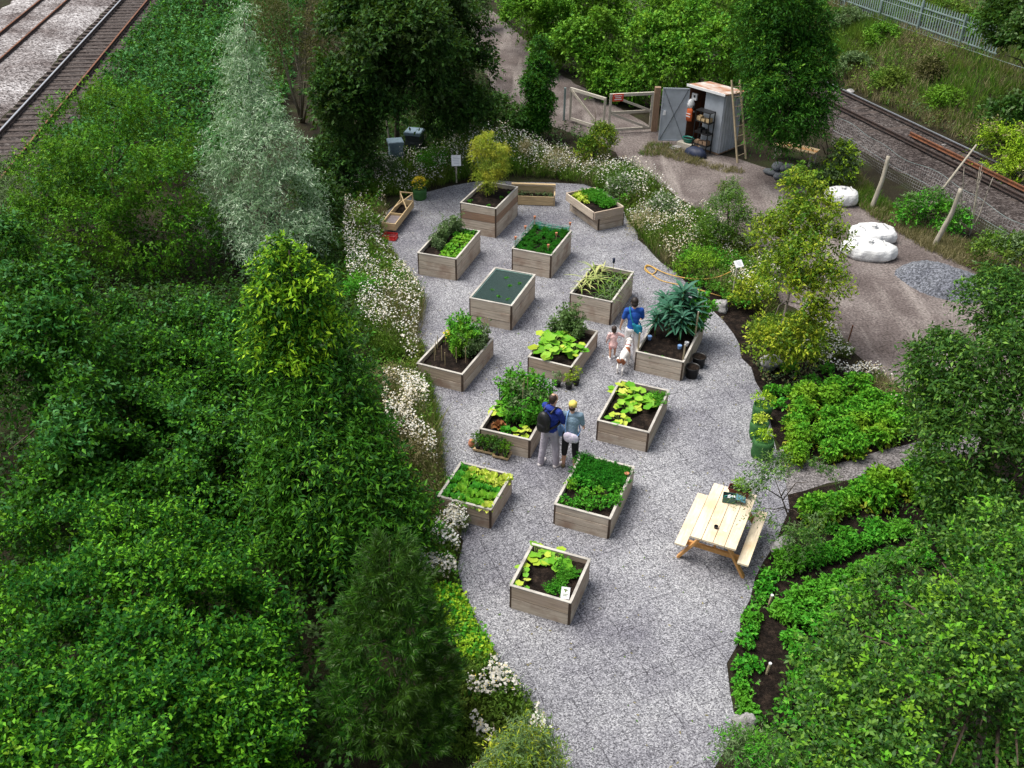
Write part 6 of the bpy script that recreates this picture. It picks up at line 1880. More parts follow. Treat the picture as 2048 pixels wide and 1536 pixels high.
meadow("white_wildflowers", "daisy clumps at the foot of the yard beside the feathery shrub", [(-0.42, 10.55), (-0.05, 10.21), (0.37, 9.63), (0.58, 9.22), (0.77, 8.38), (0.20, 8.37), (-0.61, 8.52), (-1.02, 9.02), (-0.91, 9.75), (-0.70, 10.34)], 800, .45, 1000, 204, (1.2, 0), .026, dry=.25, fgap=.2)
meadow("cream_wildflowers", "tall cream and white flowers behind the fennel bed and wooden trough", [(-5.42, 29.46), (-5.22, 31.65), (-4.29, 32.63), (-3.29, 33.56), (-2.43, 34.43), (-0.86, 34.92), (0.55, 34.87), (1.85, 34.49), (2.69, 32.90), (2.73, 30.78), (1.22, 31.53), (-0.52, 31.55), (-1.72, 31.23), (-2.70, 30.49), (-3.56, 29.81)], 3800, .78, 5600, 205, (.15, 0), .021, dry=.2, gap=-.9, fgap=-.4)
meadow("cream_wildflowers", "cream and white flowers between the yard and the dirt track", [(2.47, 32.18), (3.30, 32.69), (4.13, 32.01), (4.91, 30.46), (5.47, 29.03), (6.31, 27.71), (7.09, 26.13), (7.15, 23.32), (6.92, 21.94), (6.36, 22.46), (5.99, 23.00), (5.47, 23.56), (4.63, 24.59), (4.12, 25.77), (3.65, 27.51), (3.37, 29.77), (2.80, 30.52)], 4200, .66, 5400, 206, (.45, 0), .020, dry=.2, gap=-1.2, fgap=-.3)
meadow("cream_wildflowers", "low sparse flowers along the dirt track below the yellow tree", [(7.45, 21.96), (7.98, 21.46), (8.54, 20.25), (9.04, 18.72), (9.17, 17.71), (8.65, 17.50), (8.27, 18.91), (7.73, 19.55), (7.11, 19.98), (6.46, 20.43), (6.20, 21.66), (6.92, 21.94)], 1400, .36, 1500, 207, (.5, 0), dry=.35, gap=-.9, fgap=.1)
carpet("lime_groundcover", "lime green creeping plants along the lower left edge of the yard", [(-1.60, 12.04), (-0.92, 12.05), (-0.72, 11.59), (-0.53, 11.17), (-0.22, 10.61), (-0.29, 10.30), (-0.70, 10.40), (-1.02, 10.91), (-1.36, 11.46)], 900, .16, L_LIME, 210, 7, .12, .05, .7, L_STRAW, .45)
carpet("bank_groundcover", "nettle and ivy cover on the bank beside the far track", [(-16.30, 31.69), (-17.04, 36.08), (-17.88, 41.91), (-18.75, 48.09), (-19.72, 55.99), (-20.63, 61.88), (-12.78, 62.42), (-10.22, 45.87), (-9.12, 36.13), (-9.77, 32.42), (-11.37, 30.08), (-13.55, 29.16), (-15.46, 28.29)], 9500, .55, L_BANK, 211, 7, .34, .15, .55, L_BRAM, .35)
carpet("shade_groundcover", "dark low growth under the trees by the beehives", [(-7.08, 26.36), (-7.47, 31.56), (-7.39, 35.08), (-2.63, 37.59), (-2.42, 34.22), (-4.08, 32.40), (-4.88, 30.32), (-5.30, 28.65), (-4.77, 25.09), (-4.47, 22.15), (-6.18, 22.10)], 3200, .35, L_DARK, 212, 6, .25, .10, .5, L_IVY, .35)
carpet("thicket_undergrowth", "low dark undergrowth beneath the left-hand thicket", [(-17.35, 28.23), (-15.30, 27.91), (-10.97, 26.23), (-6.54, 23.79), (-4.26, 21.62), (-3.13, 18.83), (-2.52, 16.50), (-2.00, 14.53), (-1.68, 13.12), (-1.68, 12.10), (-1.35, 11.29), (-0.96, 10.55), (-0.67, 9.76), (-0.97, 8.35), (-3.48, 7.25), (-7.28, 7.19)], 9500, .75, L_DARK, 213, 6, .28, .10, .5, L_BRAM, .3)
carpet("path_scrub", "green scrub filling the ground behind the gate bushes", [(-1.40, 56.52), (0.28, 51.08), (1.68, 45.22), (2.93, 42.55), (4.81, 40.16), (5.85, 38.27), (7.34, 37.42), (10.70, 38.17), (13.52, 44.60), (16.75, 55.26), (18.26, 66.05), (-1.45, 64.68)], 6000, .45, L_GATE, 214, 6, .32, .13, .55, L_OLIVE, .2)
carpet("path_scrub", "dull weeds between the dark wood and the dirt path", [(-7.30, 34.55), (-8.14, 47.74), (-7.28, 62.79), (-2.65, 63.10), (-2.81, 56.43), (-1.76, 46.74), (-0.88, 39.90), (1.35, 36.87), (2.81, 34.96), (1.28, 34.11), (-0.94, 34.28), (-2.42, 34.22), (-3.38, 36.96)], 4200, .35, L_OLIVE, 215, 6, .28, .10, .45, L_DARK, .5)
carpet("edge_weeds", "green weeds filling behind the flowers and under the cherry", [(-6.54, 23.79), (-5.58, 29.45), (-4.65, 31.21), (-4.11, 32.64), (-3.51, 31.95), (-4.39, 29.08), (-3.92, 26.53), (-3.25, 24.50), (-2.58, 22.61), (-2.45, 20.43), (-2.00, 18.03), (-1.45, 15.17), (-1.01, 13.68), (-1.05, 12.74), (-0.83, 12.00), (-1.59, 12.10), (-2.30, 14.53), (-2.91, 17.03), (-3.97, 19.69)], 2600, .22, L_MEAD, 228, 7, .24, .075, .42, L_STRAW, .25)
carpet("edge_weeds", "green weeds among the flowers beside the dirt track", [(2.47, 32.18), (4.13, 32.01), (5.47, 29.03), (7.09, 26.13), (7.16, 23.04), (7.95, 21.33), (6.71, 20.44), (6.20, 21.66), (5.42, 23.27), (4.55, 24.50), (4.03, 25.63), (3.66, 27.62), (3.42, 29.86)], 1500, .34, L_MEAD, 229, 7, .24, .07, .42, L_STRAW, .35, .0, 1.2)
def bz(p):
    n = (p - np.array([14.0, 37.6])) @ np.array([.937, .350]) + .9
    return 1.5 * np.minimum(1, np.maximum(0, (n - 2.9)) / 5.4) ** .9
bk = lambda a, n: (14.0 + RD[0] * a - RD[1] * (n - .9), 37.6 + RD[1] * a + RD[0] * (n - .9))
grass("bank_grass", "long green and straw-coloured grass on the bank below the metal fence", [bk(-40, 3.1), bk(18, 3.0), bk(18, 8.2), bk(-40, 8.2)], 9000, .50, [L_MEAD, L_STRAWCOL], 220, 8, .020, .32, -.9, .7, bz)
grass("bank_grass", "long grass on the level ground behind the metal fence", [bk(-40, 8.5), bk(18, 8.5), bk(14, 20), bk(-40, 20)], 5000, .55, [L_MEAD, L_STRAWCOL], 221, 8, .024, .30, -.9, .7, bz)
def bank_cover(name, label, poly, n, h, mat, mat2, seed, gap):
    rng = np.random.default_rng(seed)
    p = scatter(poly, n, rng, gap, .9, seed)
    P = np.c_[p, bz(p) + h * rng.uniform(.2, 1, len(p)) * (.8 + .4 * gapnoise(np.c_[p, np.zeros(len(p))], 1.1, seed + 1))]
    O = unit(np.c_[rng.normal(0, .5, (len(p), 2)), np.ones(len(p))])
    k = gapnoise(P, .8, seed + 2) + rng.normal(0, .4, len(p)) > .5
    lm = LM()
    sprigs(lm, P[~k], O[~k], rng, 6, .3, .10, .4, .7, .3, 0)
    sprigs(lm, P[k], O[k], rng, 6, .3, .10, .35, .7, .3, 1)
    tag(lm.build(name, [mat, mat2]), label, "scrub", None, 'stuff')
bank_cover("bank_scrub", "green weedy scrub covering the bank between the rail and the metal fence", [bk(-40, 3.0), bk(18, 2.9), bk(18, 8.0), bk(-40, 8.0)], 4200, .42, L_MEAD, L_OLIVE, 230, -.35)
bank_cover("bank_scrub", "mixed scrub on the level ground behind the metal fence", [bk(-40, 8.6), bk(18, 8.6), bk(14, 18), bk(-40, 18)], 3000, .5, L_MEAD, L_GATE, 231, -.5)
rngb = np.random.default_rng(77)
for i, (a, n, r, mt) in enumerate(((-12, 6.0, .6, L_MEAD), (-5.5, 4.2, .5, L_OLIVE), (-7, 6.8, .55, L_GATE), (-3, 4.2, .5, L_MEAD), (-2.5, 6, .5, L_BROWN), (0, 4.5, .5, L_GATE), (-10, 7, .6, L_OLIVE), (-13, 11, .9, L_OLIVE), (-8, 11, .9, L_MEAD), (-5, 11, .9, L_GATE), (-16, 12, .9, L_GATE))):
    b = bank(a, n)
    lab = ("weedy bush on the bank close to the dense dark tree", "grey-green bush near the rubble slabs", "green bush midway up the bank", "low green bush at the foot of the bank", "dry brown bush near the top of the bank", "green bush by the bright leafy shrub at the far rail", "grey-green bush below the metal fence's middle", "pale bush behind the metal fence, middle of the four", "green bush behind the metal fence beside the ivy tree", "weedy bush behind the fence close to the ivy tree", "green bush behind the metal fence's far end")[i]
    shrub("bank_bush", lab, "bush", b, [(b[0], b[1], b[2] + r * .5, r * 1.2, r * .7), (b[0] + r * .8, b[1] + .2, b[2] + r * .35, r * .8, r * .5), (b[0] - r * .7, b[1] - .4, b[2] + r * .3, r * .8, r * .5)], mt, 420, 7, .3, .12, .4, .5, .25, 300 + i, "bushes on the railway bank", None, .03, .3)
grass("track_weeds", "patches of short grass and weeds along the dirt track and tool store", [(5.11, 35.33), (6.03, 35.09), (7.03, 33.07), (8.20, 32.63), (7.92, 32.06), (6.63, 32.81), (5.49, 33.76), (4.60, 33.98)], 420, .16, [L_MEAD, L_STRAWCOL], 222, 9, .014, .25, -.3, 1.6)
grass("track_weeds", "weeds and dry grass along the foot of the wire fence", [(11.04, 33.23), (12.13, 33.27), (12.23, 30.09), (12.98, 27.94), (14.09, 26.36), (14.76, 24.44), (14.10, 22.96), (13.35, 24.86), (12.41, 26.31), (11.49, 28.77), (11.12, 30.91), (10.66, 31.79)], 2600, .26, [L_MEAD, L_STRAWCOL], 223, 8, .014, .62, -.4, 1.2)
grass("track_weeds", "sparse weeds on the dirt at the flowers' edge", [(3.21, 35.25), (4.84, 34.51), (5.48, 32.29), (6.17, 29.87), (5.08, 30.47), (4.15, 32.24), (3.32, 32.93)], 420, .22, [L_MEAD, L_STRAWCOL], 224, 8, .012, .35, -.4, 1.6)
carpet("border_weeds", "scattered small weeds and fallen leaves on the dark border soil", [(5.47, 23.56), (6.14, 22.73), (6.69, 20.32), (8.19, 19.45), (6.73, 18.45), (6.03, 18.43), (5.76, 20.06), (5.50, 21.77)], 240, .06, L_OLIVE, 225, 4, .10, .06, .5, L_STRAWCOL, .4, .1, 2.0)
carpet("border_weeds", "sparse weeds over the soil of the vegetable plot", [(4.24, 12.21), (5.22, 13.81), (6.48, 14.87), (8.84, 15.81), (10.87, 15.94), (9.63, 13.08), (5.74, 10.88), (4.13, 8.93), (3.48, 9.10)], 520, .06, L_STRAW, 226, 4, .10, .06, .5, L_OLIVE, .3, .0, 1.6)
# plants under the bottom-right crown
carpet("orchard_undergrowth", "green undergrowth beneath the bottom right fruit tree", [(4.92, 10.97), (6.55, 12.14), (8.80, 13.06), (11.93, 14.84), (14.17, 12.17), (10.99, 7.46), (3.36, 7.35), (3.86, 9.10)], 4000, .30, L_STRAW, 227, 6, .24, .09, .5, L_FRUIT, .5)

# leafy clumps standing in the flower strips
for i, (p, r, h, mt, lab) in enumerate((((-2.85, 31.97), .55, .75, L_STRAW, "bright green clump in the flowers left of the notice board"), ((-4.45, 31.00), .5, .7, L_OLIVE, "greyish clump in the flowers above the cold frame"), ((0.56, 32.10), .5, .95, L_STRAWCOL, "tan dry grass clump behind the wooden trough"), ((1.40, 31.90), .4, .85, L_STRAWCOL, "tan dry stalks at the trough's inner end"), ((4.04, 27.08), .5, .7, L_STRAWCOL, "tan dry grass clump at the yard's upper edge by the hose"), ((5.28, 24.61), .55, .65, L_POT, "bright green clump under the hose by the yard's edge"), ((4.85, 28.61), .5, .6, L_OLIVE, "grey-green clump in the flowers beside the dirt track"), ((3.50, 29.78), .45, .8, L_OLIVE, "pale green clump behind the two-tier bed"), ((-4.57, 26.80), .5, .7, L_MEAD, "green clump in the daisies below the dark wood"), ((-4.08, 22.71), .4, .6, L_STRAW, "bright green clump in the daisies beside the lime-tipped cherry"), ((-2.88, 18.21), .35, .6, L_STRAWCOL, "dry brown clump in the daisies beside the pea bed"), ((-1.88, 15.65), .35, .6, L_STRAWCOL, "straw-coloured grass clump by the seedling trays"), ((6.42, 22.74), .5, .7, L_YEL, "yellowish clump beneath the young yellow tree"), ((7.14, 24.21), .5, .7, L_MEAD, "green clump behind the small white sign"))):
    shrub("flower_clump", lab, "plant", p, [(p[0], p[1], h * .5, r, h * .5), (p[0] + r * .5, p[1] + .1, h * .38, r * .6, h * .36), (p[0] - r * .5, p[1] - .1, h * .35, r * .6, h * .34)], mt, 240, 6, .26, .075, .16 if mt is L_STRAWCOL else .4, 1.0, .2, 400 + i, "leafy clumps in the flower strips", None, .012, .3, -.6, 3, PETAL if mt in (L_OLIVE, L_MEAD) else mt, 26)

# litter on the gravel
rng = np.random.default_rng(500)
p = scatter(YARD, 420, rng)
lm = LM()
lm.leaves(np.c_[p, np.full(len(p), .018)], np.c_[rng.normal(0, 1, (len(p), 2)), rng.normal(0, .1, len(p))], rng.uniform(.03, .075, len(p)), .028, rng, 0, .1, .15)
q = scatter(YARD, 120, rng)
lm.leaves(np.c_[q, np.full(len(q), .018)], np.c_[rng.normal(0, 1, (len(q), 2)), rng.normal(.3, .2, len(q))], rng.uniform(.03, .06, len(q)), .03, rng, 1, .1, .3)
tag(lm.build("leaf_litter", [L_STRAWCOL, L_MEAD]), "fallen leaves and bits strewn over the gravel yard", "leaf litter", None, 'stuff')

# ================================================================== people and dog
def solid(mb, name, mat, parent, vox=.008, sm=4):
    """Fuses overlapping closed shapes into one continuous skin."""
    o = mb.build(name, mat, parent, True)
    r = o.modifiers.new("fuse", 'REMESH')
    r.mode = 'VOXEL'
    r.voxel_size = vox
    r.use_smooth_shade = True
    s = o.modifiers.new("soften", 'SMOOTH')
    s.factor = .5
    s.iterations = sm
    return o
def vec(a, out=0, s=1):
    """Unit vector pointing down, swung forward by a and outward by out (degrees)."""
    a, out = R(a), R(out)
    return Vector((s * math.sin(out), math.sin(a) * math.cos(out), -math.cos(a) * math.cos(out)))
def person(label, loc, heading, H, pose, wear, child=False, group=None):
    """Facing local +Y. pose: legs and arms (hip, knee, out), (shoulder, elbow, out); head yaw and nod."""
    k = H / 1.72
    t = thing("person", label, "person", (*loc, 0), heading, group)
    hs = 1.35 if child else 1.0
    legk = .86 if child else 1.0
    rr = 1.12 if child else 1.0
    hip_z, sh_z = .91 * legk * k, (.91 * legk + .52) * k
    lean = R(pose.get('lean', 0))
    def T(x, y, z):
        d = z - hip_z
        return Vector((x, y + math.sin(lean) * d, hip_z + math.cos(lean) * d)) if d > 0 else Vector((x, y, z))
    J = {}
    for s, n in ((-1, 'L'), (1, 'R')):
        hip = Vector((s * .095 * k * rr, 0, hip_z))
        a, kn, out = pose['leg' + n]
        knee = hip + vec(a, out, s) * .43 * k * legk
        ank = knee + vec(a - kn, out * .3, s) * .41 * k * legk
        sh = T(s * .185 * k * rr, 0, sh_z)
        a2, el, out2 = pose['arm' + n]
        elb = sh + vec(a2, out2, s) * .29 * k
        wr = elb + vec(a2 + el, out2 * .6, s) * .25 * k
        J[n] = dict(hip=hip, knee=knee, ank=ank, sh=sh, elb=elb, wr=wr, hd=vec(a2 + el, out2 * .5, s), s=s, td=(a - kn))
    low = min(J[n]['ank'].z for n in 'LR') - .075 * k
    for n in 'LR':
        for q in ('hip', 'knee', 'ank', 'sh', 'elb', 'wr'):
            J[n][q].z -= low
    hip_z -= low
    sh_z -= low
    up = lambda x, y, z: T(x, y, z) - Vector((0, 0, 0))
    neck = T(0, -.01 * k, sh_z + .03 * k)
    hc = T(0, .015 * k, sh_z + .03 * k + (.085 + .095 * hs) * k) 
    hr = R(pose.get('yaw', 0))
    nod = R(pose.get('nod', 0))
    HM = Matrix.Rotation(hr, 3, 'Z') @ Matrix.Rotation(-nod, 3, 'X')
    hp = lambda x, y, z: hc + HM @ Vector((x, y, z)) * k * hs
    # body: one continuous skin
    b = MB()
    b.ball(T(0, -.005 * k, hip_z + .03 * k), (.155 * k * rr, .115 * k * rr, .12 * k))
    b.capsule(T(0, 0, hip_z + .06 * k), T(0, .005 * k, hip_z + .28 * k), .125 * k * rr, .13 * k * rr, 14)
    b.ball(T(0, 0, hip_z + .36 * k), (.165 * k * rr, .115 * k * rr, .17 * k))
    b.capsule(J['L']['sh'] - Vector((-.03 * k, 0, .01)), J['R']['sh'] - Vector((.03 * k, 0, .01)), .062 * k, .062 * k)
    b.capsule(neck - Vector((0, 0, .05 * k)), hc - Vector((0, 0, .06 * k)), .056 * k, .052 * k)
    b.ball(hc + HM @ Vector((0, -.01, .02)) * k * hs, (.078 * k * hs, .095 * k * hs, .105 * k * hs), 16, 12, HM)
    b.ball(hp(0, .025, -.055), (.055 * k * hs, .062 * k * hs, .058 * k * hs), 12, 8, HM)
    b.capsule(hp(0, .082, .015), hp(0, .10, -.018), .010 * k * hs, .016 * k * hs, 8)
    for s in (-1, 1):
        b.ball(hp(s * .08, -.005, -.005), (.012 * k * hs, .022 * k * hs, .034 * k * hs), 8, 6, HM)
    for n in 'LR':
        j = J[n]
        b.capsule(j['hip'], j['knee'], .082 * k * rr, .056 * k * rr, 12)
        b.capsule(j['knee'], j['knee'].lerp(j['ank'], .35), .054 * k * rr, .056 * k * rr, 12)
        b.capsule(j['knee'].lerp(j['ank'], .35), j['ank'], .056 * k * rr, .036 * k * rr, 12)
        f = Vector((j['s'] * .04 * k, .17 * k, -.045 * k))
        b.capsule(j['ank'] + Vector((0, -.03 * k, -.04 * k)), j['ank'] + f, .036 * k, .028 * k)
        b.capsule(j['sh'], j['elb'], .052 * k * rr, .040 * k * rr)
        b.capsule(j['elb'], j['wr'], .040 * k * rr, .026 * k * rr)
        hd = j['hd'].normalized()
        side = Vector((0, 1, 0)) - hd * hd.y
        side.normalize()
        flat = hd.cross(side)
        inn = flat * (-j['s'])if flat.x * j['s'] > 0 else flat * j['s'] * (-1 if flat.x * j['s'] > 0 else 1)
        inn = flat if flat.x * j['s'] < 0 else -flat
        palm = j['wr'] + hd * .045 * k
        for q in (-.028, -.010, .010, .028):
            b.capsule(j['wr'] + side * q * .6 * k, j['wr'] + hd * .085 * k + side * q * k, .015 * k, .013 * k, 8)
        for q, L in ((-.031, .058), (-.011, .075), (.010, .080), (.031, .070)):
            p0 = j['wr'] + hd * .088 * k + side * q * k
            p1 = p0 + (hd * .9 + inn * .30).normalized() * L * .55 * k
            p2 = p1 + (hd * .55 + inn * .8).normalized() * L * .5 * k
            b.capsule(p0, p1, .0088 * k, .008 * k, 7)
            b.capsule(p1, p2, .008 * k, .0068 * k, 7)
        p0 = j['wr'] + hd * .03 * k + side * .026 * k
        p1 = p0 + (hd * .6 + side * .75 + inn * .2).normalized() * .040 * k
        p2 = p1 + (hd * .85 + side * .2 + inn * .4).normalized() * .032 * k
        b.capsule(p0, p1, .012 * k, .0095 * k, 7)
        b.capsule(p1, p2, .0095 * k, .0075 * k, 7)
    solid(b, 'body', SKIN, t, .0065)
    e = MB()
    for s in (-1, 1):
        e.ball(hp(s * .032, .079, .022), .009 * k * hs, 8, 6)
    e.build('eyes', BLKC, t, True)
    MB().capsule(hp(-.02, .083, -.055), hp(.02, .083, -.055), .005 * k, .005 * k, 6).build('mouth', PINKD, t, True)
    # clothes follow the body
    top, tm, sleeve = wear['top']
    c = MB()
    c.ball(T(0, -.005 * k, hip_z + .05 * k), (.168 * k * rr, .132 * k * rr, .12 * k))
    c.capsule(T(0, 0, hip_z + .06 * k), T(0, .005 * k, hip_z + .28 * k), .142 * k * rr, .148 * k * rr, 14)
    c.ball(T(0, 0, hip_z + .35 * k), (.185 * k * rr, .135 * k * rr, .18 * k))
    c.capsule(J['L']['sh'] - Vector((-.02 * k, 0, .005)), J['R']['sh'] - Vector((.02 * k, 0, .005)), .075 * k, .075 * k)
    for n in 'LR':
        j = J[n]
        c.capsule(j['sh'], j['sh'].lerp(j['elb'], min(1, sleeve * 1.0)), .072 * k * rr, .062 * k * rr, 12)
        if sleeve > 1:
            c.capsule(j['elb'], j['elb'].lerp(j['wr'], sleeve - 1), .058 * k * rr, .045 * k * rr, 12)
    if wear.get('skirt'):
        c.capsule(T(0, 0, hip_z + .1 * k), T(0, 0, hip_z - .05 * k), .15 * k * rr, .19 * k * rr, 14)
    if wear.get('hood'):
        c.ball(T(0, -.075 * k, sh_z + .055 * k), (.12 * k, .085 * k, .062 * k))
    solid(c, top, tm, t, .009)
    bot, bm_, leglen = wear['bottom']
    c = MB()
    c.ball(T(0, -.01 * k, hip_z), (.172 * k * rr, .14 * k * rr, .12 * k))
    for n in 'LR':
        j = J[n]
        c.capsule(j['hip'], j['hip'].lerp(j['knee'], min(1, leglen)), .098 * k * rr, .076 * k * rr, 12)
        if leglen > 1:
            c.capsule(j['knee'], j['knee'].lerp(j['ank'], leglen - 1), .076 * k * rr, (.068 if leglen > 1.6 else .064) * k * rr, 12)
    solid(c, bot, bm_, t, .009)
    for n in 'LR':
        j = J[n]
        c = MB()
        a = j['ank']
        c.capsule(a + Vector((0, -.035 * k, -.045 * k)), a + Vector((j['s'] * .042 * k, .18 * k, -.048 * k)), .048 * k, .042 * k, 12)
        if not wear.get('sandal'):
            c.capsule(a + Vector((0, -.01 * k, -.01)), a + Vector((0, .02 * k, -.05 * k)), .048 * k, .05 * k, 12)
        solid(c, 'shoe', wear['shoe'], t, .008)
    # hair
    h = MB()
    style = wear['hair'][0]
    if style == 'balding':
        h.ball(hp(0, -.030, .028), (.085 * k, .092 * k, .100 * k), 16, 12, HM)
        h.ball(hp(0, -.05, -.03), (.074 * k, .055 * k, .055 * k), 14, 10, HM)
        MB().ball(hp(0, -.045, .112), (.038 * k, .036 * k, .022 * k), 12, 8, HM).build('bald_spot', SKIN, t, True)
    elif style == 'bob':
        h.ball(hp(0, -.018, .032), (.098 * k * hs, .108 * k * hs, .108 * k * hs), 16, 12, HM)
        h.ball(hp(0, -.055, -.045), (.088 * k * hs, .062 * k * hs, .075 * k * hs), 14, 10, HM)
    elif style == 'capped':
        h.ball(hp(0, -.05, -.045), (.078 * k, .055 * k, .055 * k), 14, 10, HM)
    solid(h, 'hair', wear['hair'][1], t, .008, 2)
    if style == 'capped':
        q = MB()
        q.ball(hp(0, -.008, .045), (.093 * k, .108 * k, .09 * k), 18, 12, HM)
        cap = q.build('cap', CAPY, t, True)
        q = MB()
        q.ball(hp(0, .13, .035), (.072 * k, .075 * k, .010 * k), 16, 8, HM)
        q.build('brim', CAPY, cap, True)
        MB().ball(hp(0, -.115, .02), (.022 * k, .006, .014 * k), 10, 6, HM).build('strap_opening', BLKC, cap, True)
    return t, J, T, hip_z, sh_z, k
# man in blue with a backpack
mp = (0.79, 15.68)
t, J, T, hz, sz, k = person("man in royal blue fleece and pale trousers with a black backpack by the bean bed", mp, R(-42), 1.74,
    dict(legL=(-4, 4, 5), legR=(10, 8, 3), armL=(24, 52, 4), armR=(22, 46, 5), lean=5, yaw=-12, nod=14),
    dict(top=('fleece', BLUEH, 1.95), bottom=('trousers', TROU, 1.96), shoe=SHOE, hair=('balding', HAIRB), hood=True))
m = MB()
m.ball(T(0, -.235 * k, hz + .34 * k), (.155 * k, .115 * k, .235 * k), 18, 12)
m.ball(T(0, -.30 * k, hz + .24 * k), (.115 * k, .075 * k, .12 * k), 14, 10)
m.ball(T(0, -.21 * k, hz + .18 * k), (.15 * k, .10 * k, .10 * k), 14, 10)
bpk = solid(m, 'backpack', BLACK, t, .010)
m = MB()
for s in (-1, 1):
    m.tube(smooth([T(s * .09 * k, -.17 * k, sz + .0), T(s * .105 * k, -.03 * k, sz + .085 * k), T(s * .11 * k, .12 * k, sz - .03 * k), T(s * .12 * k, .16 * k, sz - .18 * k), T(s * .17 * k, .02 * k, hz + .22 * k), T(s * .12 * k, -.16 * k, hz + .18 * k)], 4), .022 * k, 6)
m.build('shoulder_strap', BLACK, bpk, True)
# woman in a yellow cap
wp = (1.22, 15.65)
t, J, T, hz, sz, k = person("woman in a yellow cap, grey-blue top and black cropped trousers beside the man", wp, R(-8), 1.60,
    dict(legL=(3, 3, 4), legR=(-3, 5, 3), armL=(12, 40, 14), armR=(10, 35, 10), lean=4, yaw=-6, nod=12),
    dict(top=('tee_shirt', GREYT, .85), bottom=('cropped_trousers', BLKC, 1.30), shoe=SHOEB, hair=('capped', HAIRB), sandal=True))
m = MB()
m.ball(T(.02 * k, -.20 * k, hz + .05 * k), (.17 * k, .065 * k, .125 * k), 18, 12)
m.ball(T(-.05 * k, -.20 * k, hz + .10 * k), (.11 * k, .06 * k, .10 * k), 12, 8)
m.ball(T(.11 * k, -.20 * k, hz + .01), (.08 * k, .055 * k, .08 * k), 12, 8)
fb = solid(m, 'waist_bag', FLORAL, t, .010)
m = MB()
m.tube(smooth([T(-.10 * k, -.18 * k, hz + .10 * k), T(-.12 * k, -.165 * k, hz + .3 * k), T(-.10 * k, -.10 * k, sz + .04 * k), T(-.06 * k, .05 * k, sz + .07 * k), T(.05 * k, .16 * k, sz - .12 * k), T(.19 * k, .06 * k, hz + .12 * k), T(.14 * k, -.16 * k, hz + .06 * k)], 4), .014 * k, 6)
m.build('bag_strap', BAGB, fb, True)
j = J['L']
a = R(-8)
hand = j['wr'] + j['hd'] * .09
q = Matrix.Rotation(a, 3, 'Z') @ hand + Vector((*wp, 0))
t = thing("carrier_bag", "light blue bag hanging from the capped woman's hand toward the man", "bag", tuple(q - Vector((0, 0, .33))), a)
MB().lathe([(.02, 0), (.12, .02), (.13, .14), (.10, .25), (.045, .29)], 16, sy=.55, wob=lambda g, z: 1 + .07 * math.sin(3 * g + z * 13)).build('bag', BAGB, t, True)
MB().tube(smooth([(-.05, 0, .27), (-.03, 0, .33), (0, 0, .345), (.03, 0, .33), (.05, 0, .27)], 3), .010, 6).build('handle', BAGB, t, True)
# woman in blue with the child
wp = (2.90, 19.94)
t, J, T, hz, sz, k = person("dark-haired woman in a blue top and white trousers walking away with a turquoise bag", wp, R(2), 1.62,
    dict(legL=(10, 6, 2), legR=(-8, 12, 2), armL=(6, 10, 14), armR=(14, 45, 12), lean=5, yaw=-4, nod=22),
    dict(top=('blouse', BLUET, .80), bottom=('trousers', WTROU, 1.94), shoe=SHOE, hair=('bob', HAIRD)))
m = MB()
m.ball(T(.10 * k, -.19 * k, hz + .10 * k), (.12 * k, .06 * k, .12 * k), 16, 12)
m.capsule(T(-.02 * k, -.185 * k, hz + .22 * k), T(.13 * k, -.19 * k, hz + .03 * k), .045 * k, .085 * k)
cb = solid(m, 'shoulder_bag', TURQ, t, .010)
m = MB()
m.tube(smooth([T(-.02 * k, -.19 * k, hz + .24 * k), T(-.09 * k, -.165 * k, hz + .40 * k), T(-.125 * k, -.06 * k, sz + .075 * k), T(-.09 * k, .09 * k, sz + .03 * k), T(.02 * k, .17 * k, hz + .30 * k), T(.19 * k, .05 * k, hz + .12 * k), T(.15 * k, -.15 * k, hz + .08 * k)], 4), .016 * k, 6)
m.build('bag_strap', TURQ, cb, True)
j = J['L']
whand = Matrix.Rotation(R(2), 3, 'Z') @ (j['wr'] + j['hd'] * .13) + Vector((*wp, 0))
cp = (wp[0] - .44, wp[1] + .03)
t, J, T, hz, sz, k = person("small child in a pale pink top walking hand in hand with the woman in blue", cp, R(6), .88,
    dict(legL=(-10, 6, 3), legR=(10, 8, 3), armL=(8, 12, 12), armR=(10, 8, 62), lean=3, yaw=-5, nod=8),
    dict(top=('tunic', PINK, 1.2), bottom=('shorts', PINKD, .62), shoe=WHITEP, hair=('bob', HAIRB), skirt=True), child=True)
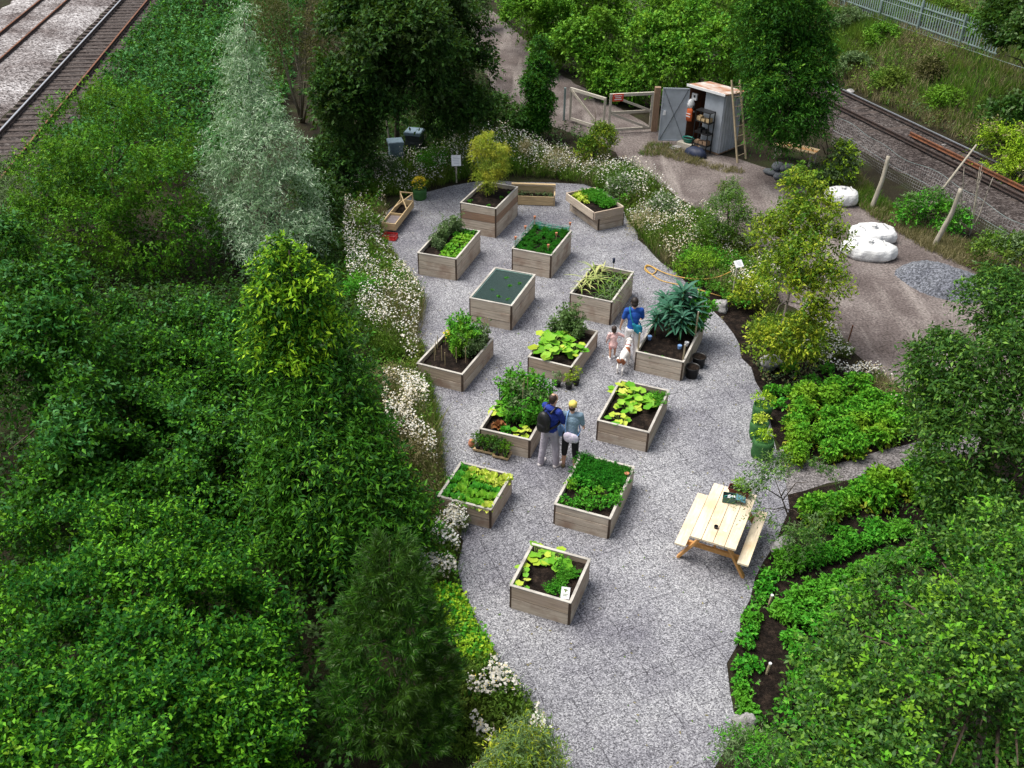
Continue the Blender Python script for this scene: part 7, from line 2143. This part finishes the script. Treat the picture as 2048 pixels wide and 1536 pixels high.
# dog
dm, dt, dbs, dout = _new("dog_coat")
c = None
for ctr, rad in (((0, -.30, .36), .115), ((.02, .13, .44), .095), ((.0, .40, .58), .075), ((-.05, .37, .56), .05)):
    n = dt.nodes.new("ShaderNodeVectorMath")
    n.operation = 'DISTANCE'
    dt.links.new(_obj(dt), n.inputs[0])
    n.inputs[1].default_value = ctr
    v = _math(dt, 'ADD', n.outputs['Value'], _math(dt, 'MULTIPLY', _noise(dt, _obj(dt), 9, 3), .06))
    v = _math(dt, 'LESS_THAN', v, rad + .03)
    c = v if c is None else _math(dt, 'MAXIMUM', c, v)
dt.links.new(_mix(dt, c, (.72, .68, .64), (.30, .10, .04)), dbs.inputs['Base Color'])
dbs.inputs['Roughness'].default_value = .85
dp = (2.70, 19.50)
t = thing("dog", "white dog with brown patches standing behind the woman in blue", "dog", (*dp, 0), R(-22))
m = MB()
m.ball((0, .12, .40), (.095, .17, .125), 16, 12)
m.capsule((0, .05, .40), (0, -.22, .42), .105, .078, 14)
m.ball((0, -.26, .40), (.088, .12, .10), 14, 10)
m.capsule((0, .22, .46), (0, .34, .57), .072, .058, 12)
m.ball((0, .37, .60), (.062, .075, .062), 14, 10)
m.capsule((0, .42, .585), (0, .51, .565), .036, .026, 10)
for s in (-1, 1):
    m.capsule((s * .05, .34, .63), (s * .085, .345, .565), .022, .018, 8)
    m.capsule((s * .065, .17, .36), (s * .068, .15, .22), .045, .030, 10)
    m.capsule((s * .068, .15, .22), (s * .066, .17, .05), .027, .020, 10)
    m.capsule((s * .066, .165, .022), (s * .066, .215, .020), .022, .020, 8)
    hb = -.05 * (s > 0)
    m.capsule((s * .062, -.26, .38), (s * .075, -.20 + hb, .25), .065, .040, 10)
    m.capsule((s * .075, -.20 + hb, .25), (s * .070, -.31 + hb, .15), .036, .024, 10)
    m.capsule((s * .070, -.31 + hb, .15), (s * .068, -.29 + hb, .035), .022, .019, 10)
    m.capsule((s * .068, -.295 + hb, .022), (s * .068, -.24 + hb, .020), .021, .019, 8)
m.tube(smooth([(0, -.34, .44), (0, -.42, .50), (0, -.47, .60), (.01, -.46, .68)], 3), [.022 - .0014 * i for i in range(10)], 8)
solid(m, 'body', dm, t, .008)
m = MB().ball((0, .535, .572), (.014, .012, .012), 8, 6)
for s in (-1, 1):
    m.ball((s * .035, .43, .62), .009, 8, 6)
m.build('nose_and_eyes', BLACK, t, True)
m = MB()
m.tube([(.066 * math.cos(g), .27 + .02 * math.cos(g) * 0 + .066 * math.sin(g) * .72, .505 - .066 * math.sin(g) * .66) for g in [6.2832 * i / 20 for i in range(21)]], .010, 6)
m.build('collar', REDC, t, True)
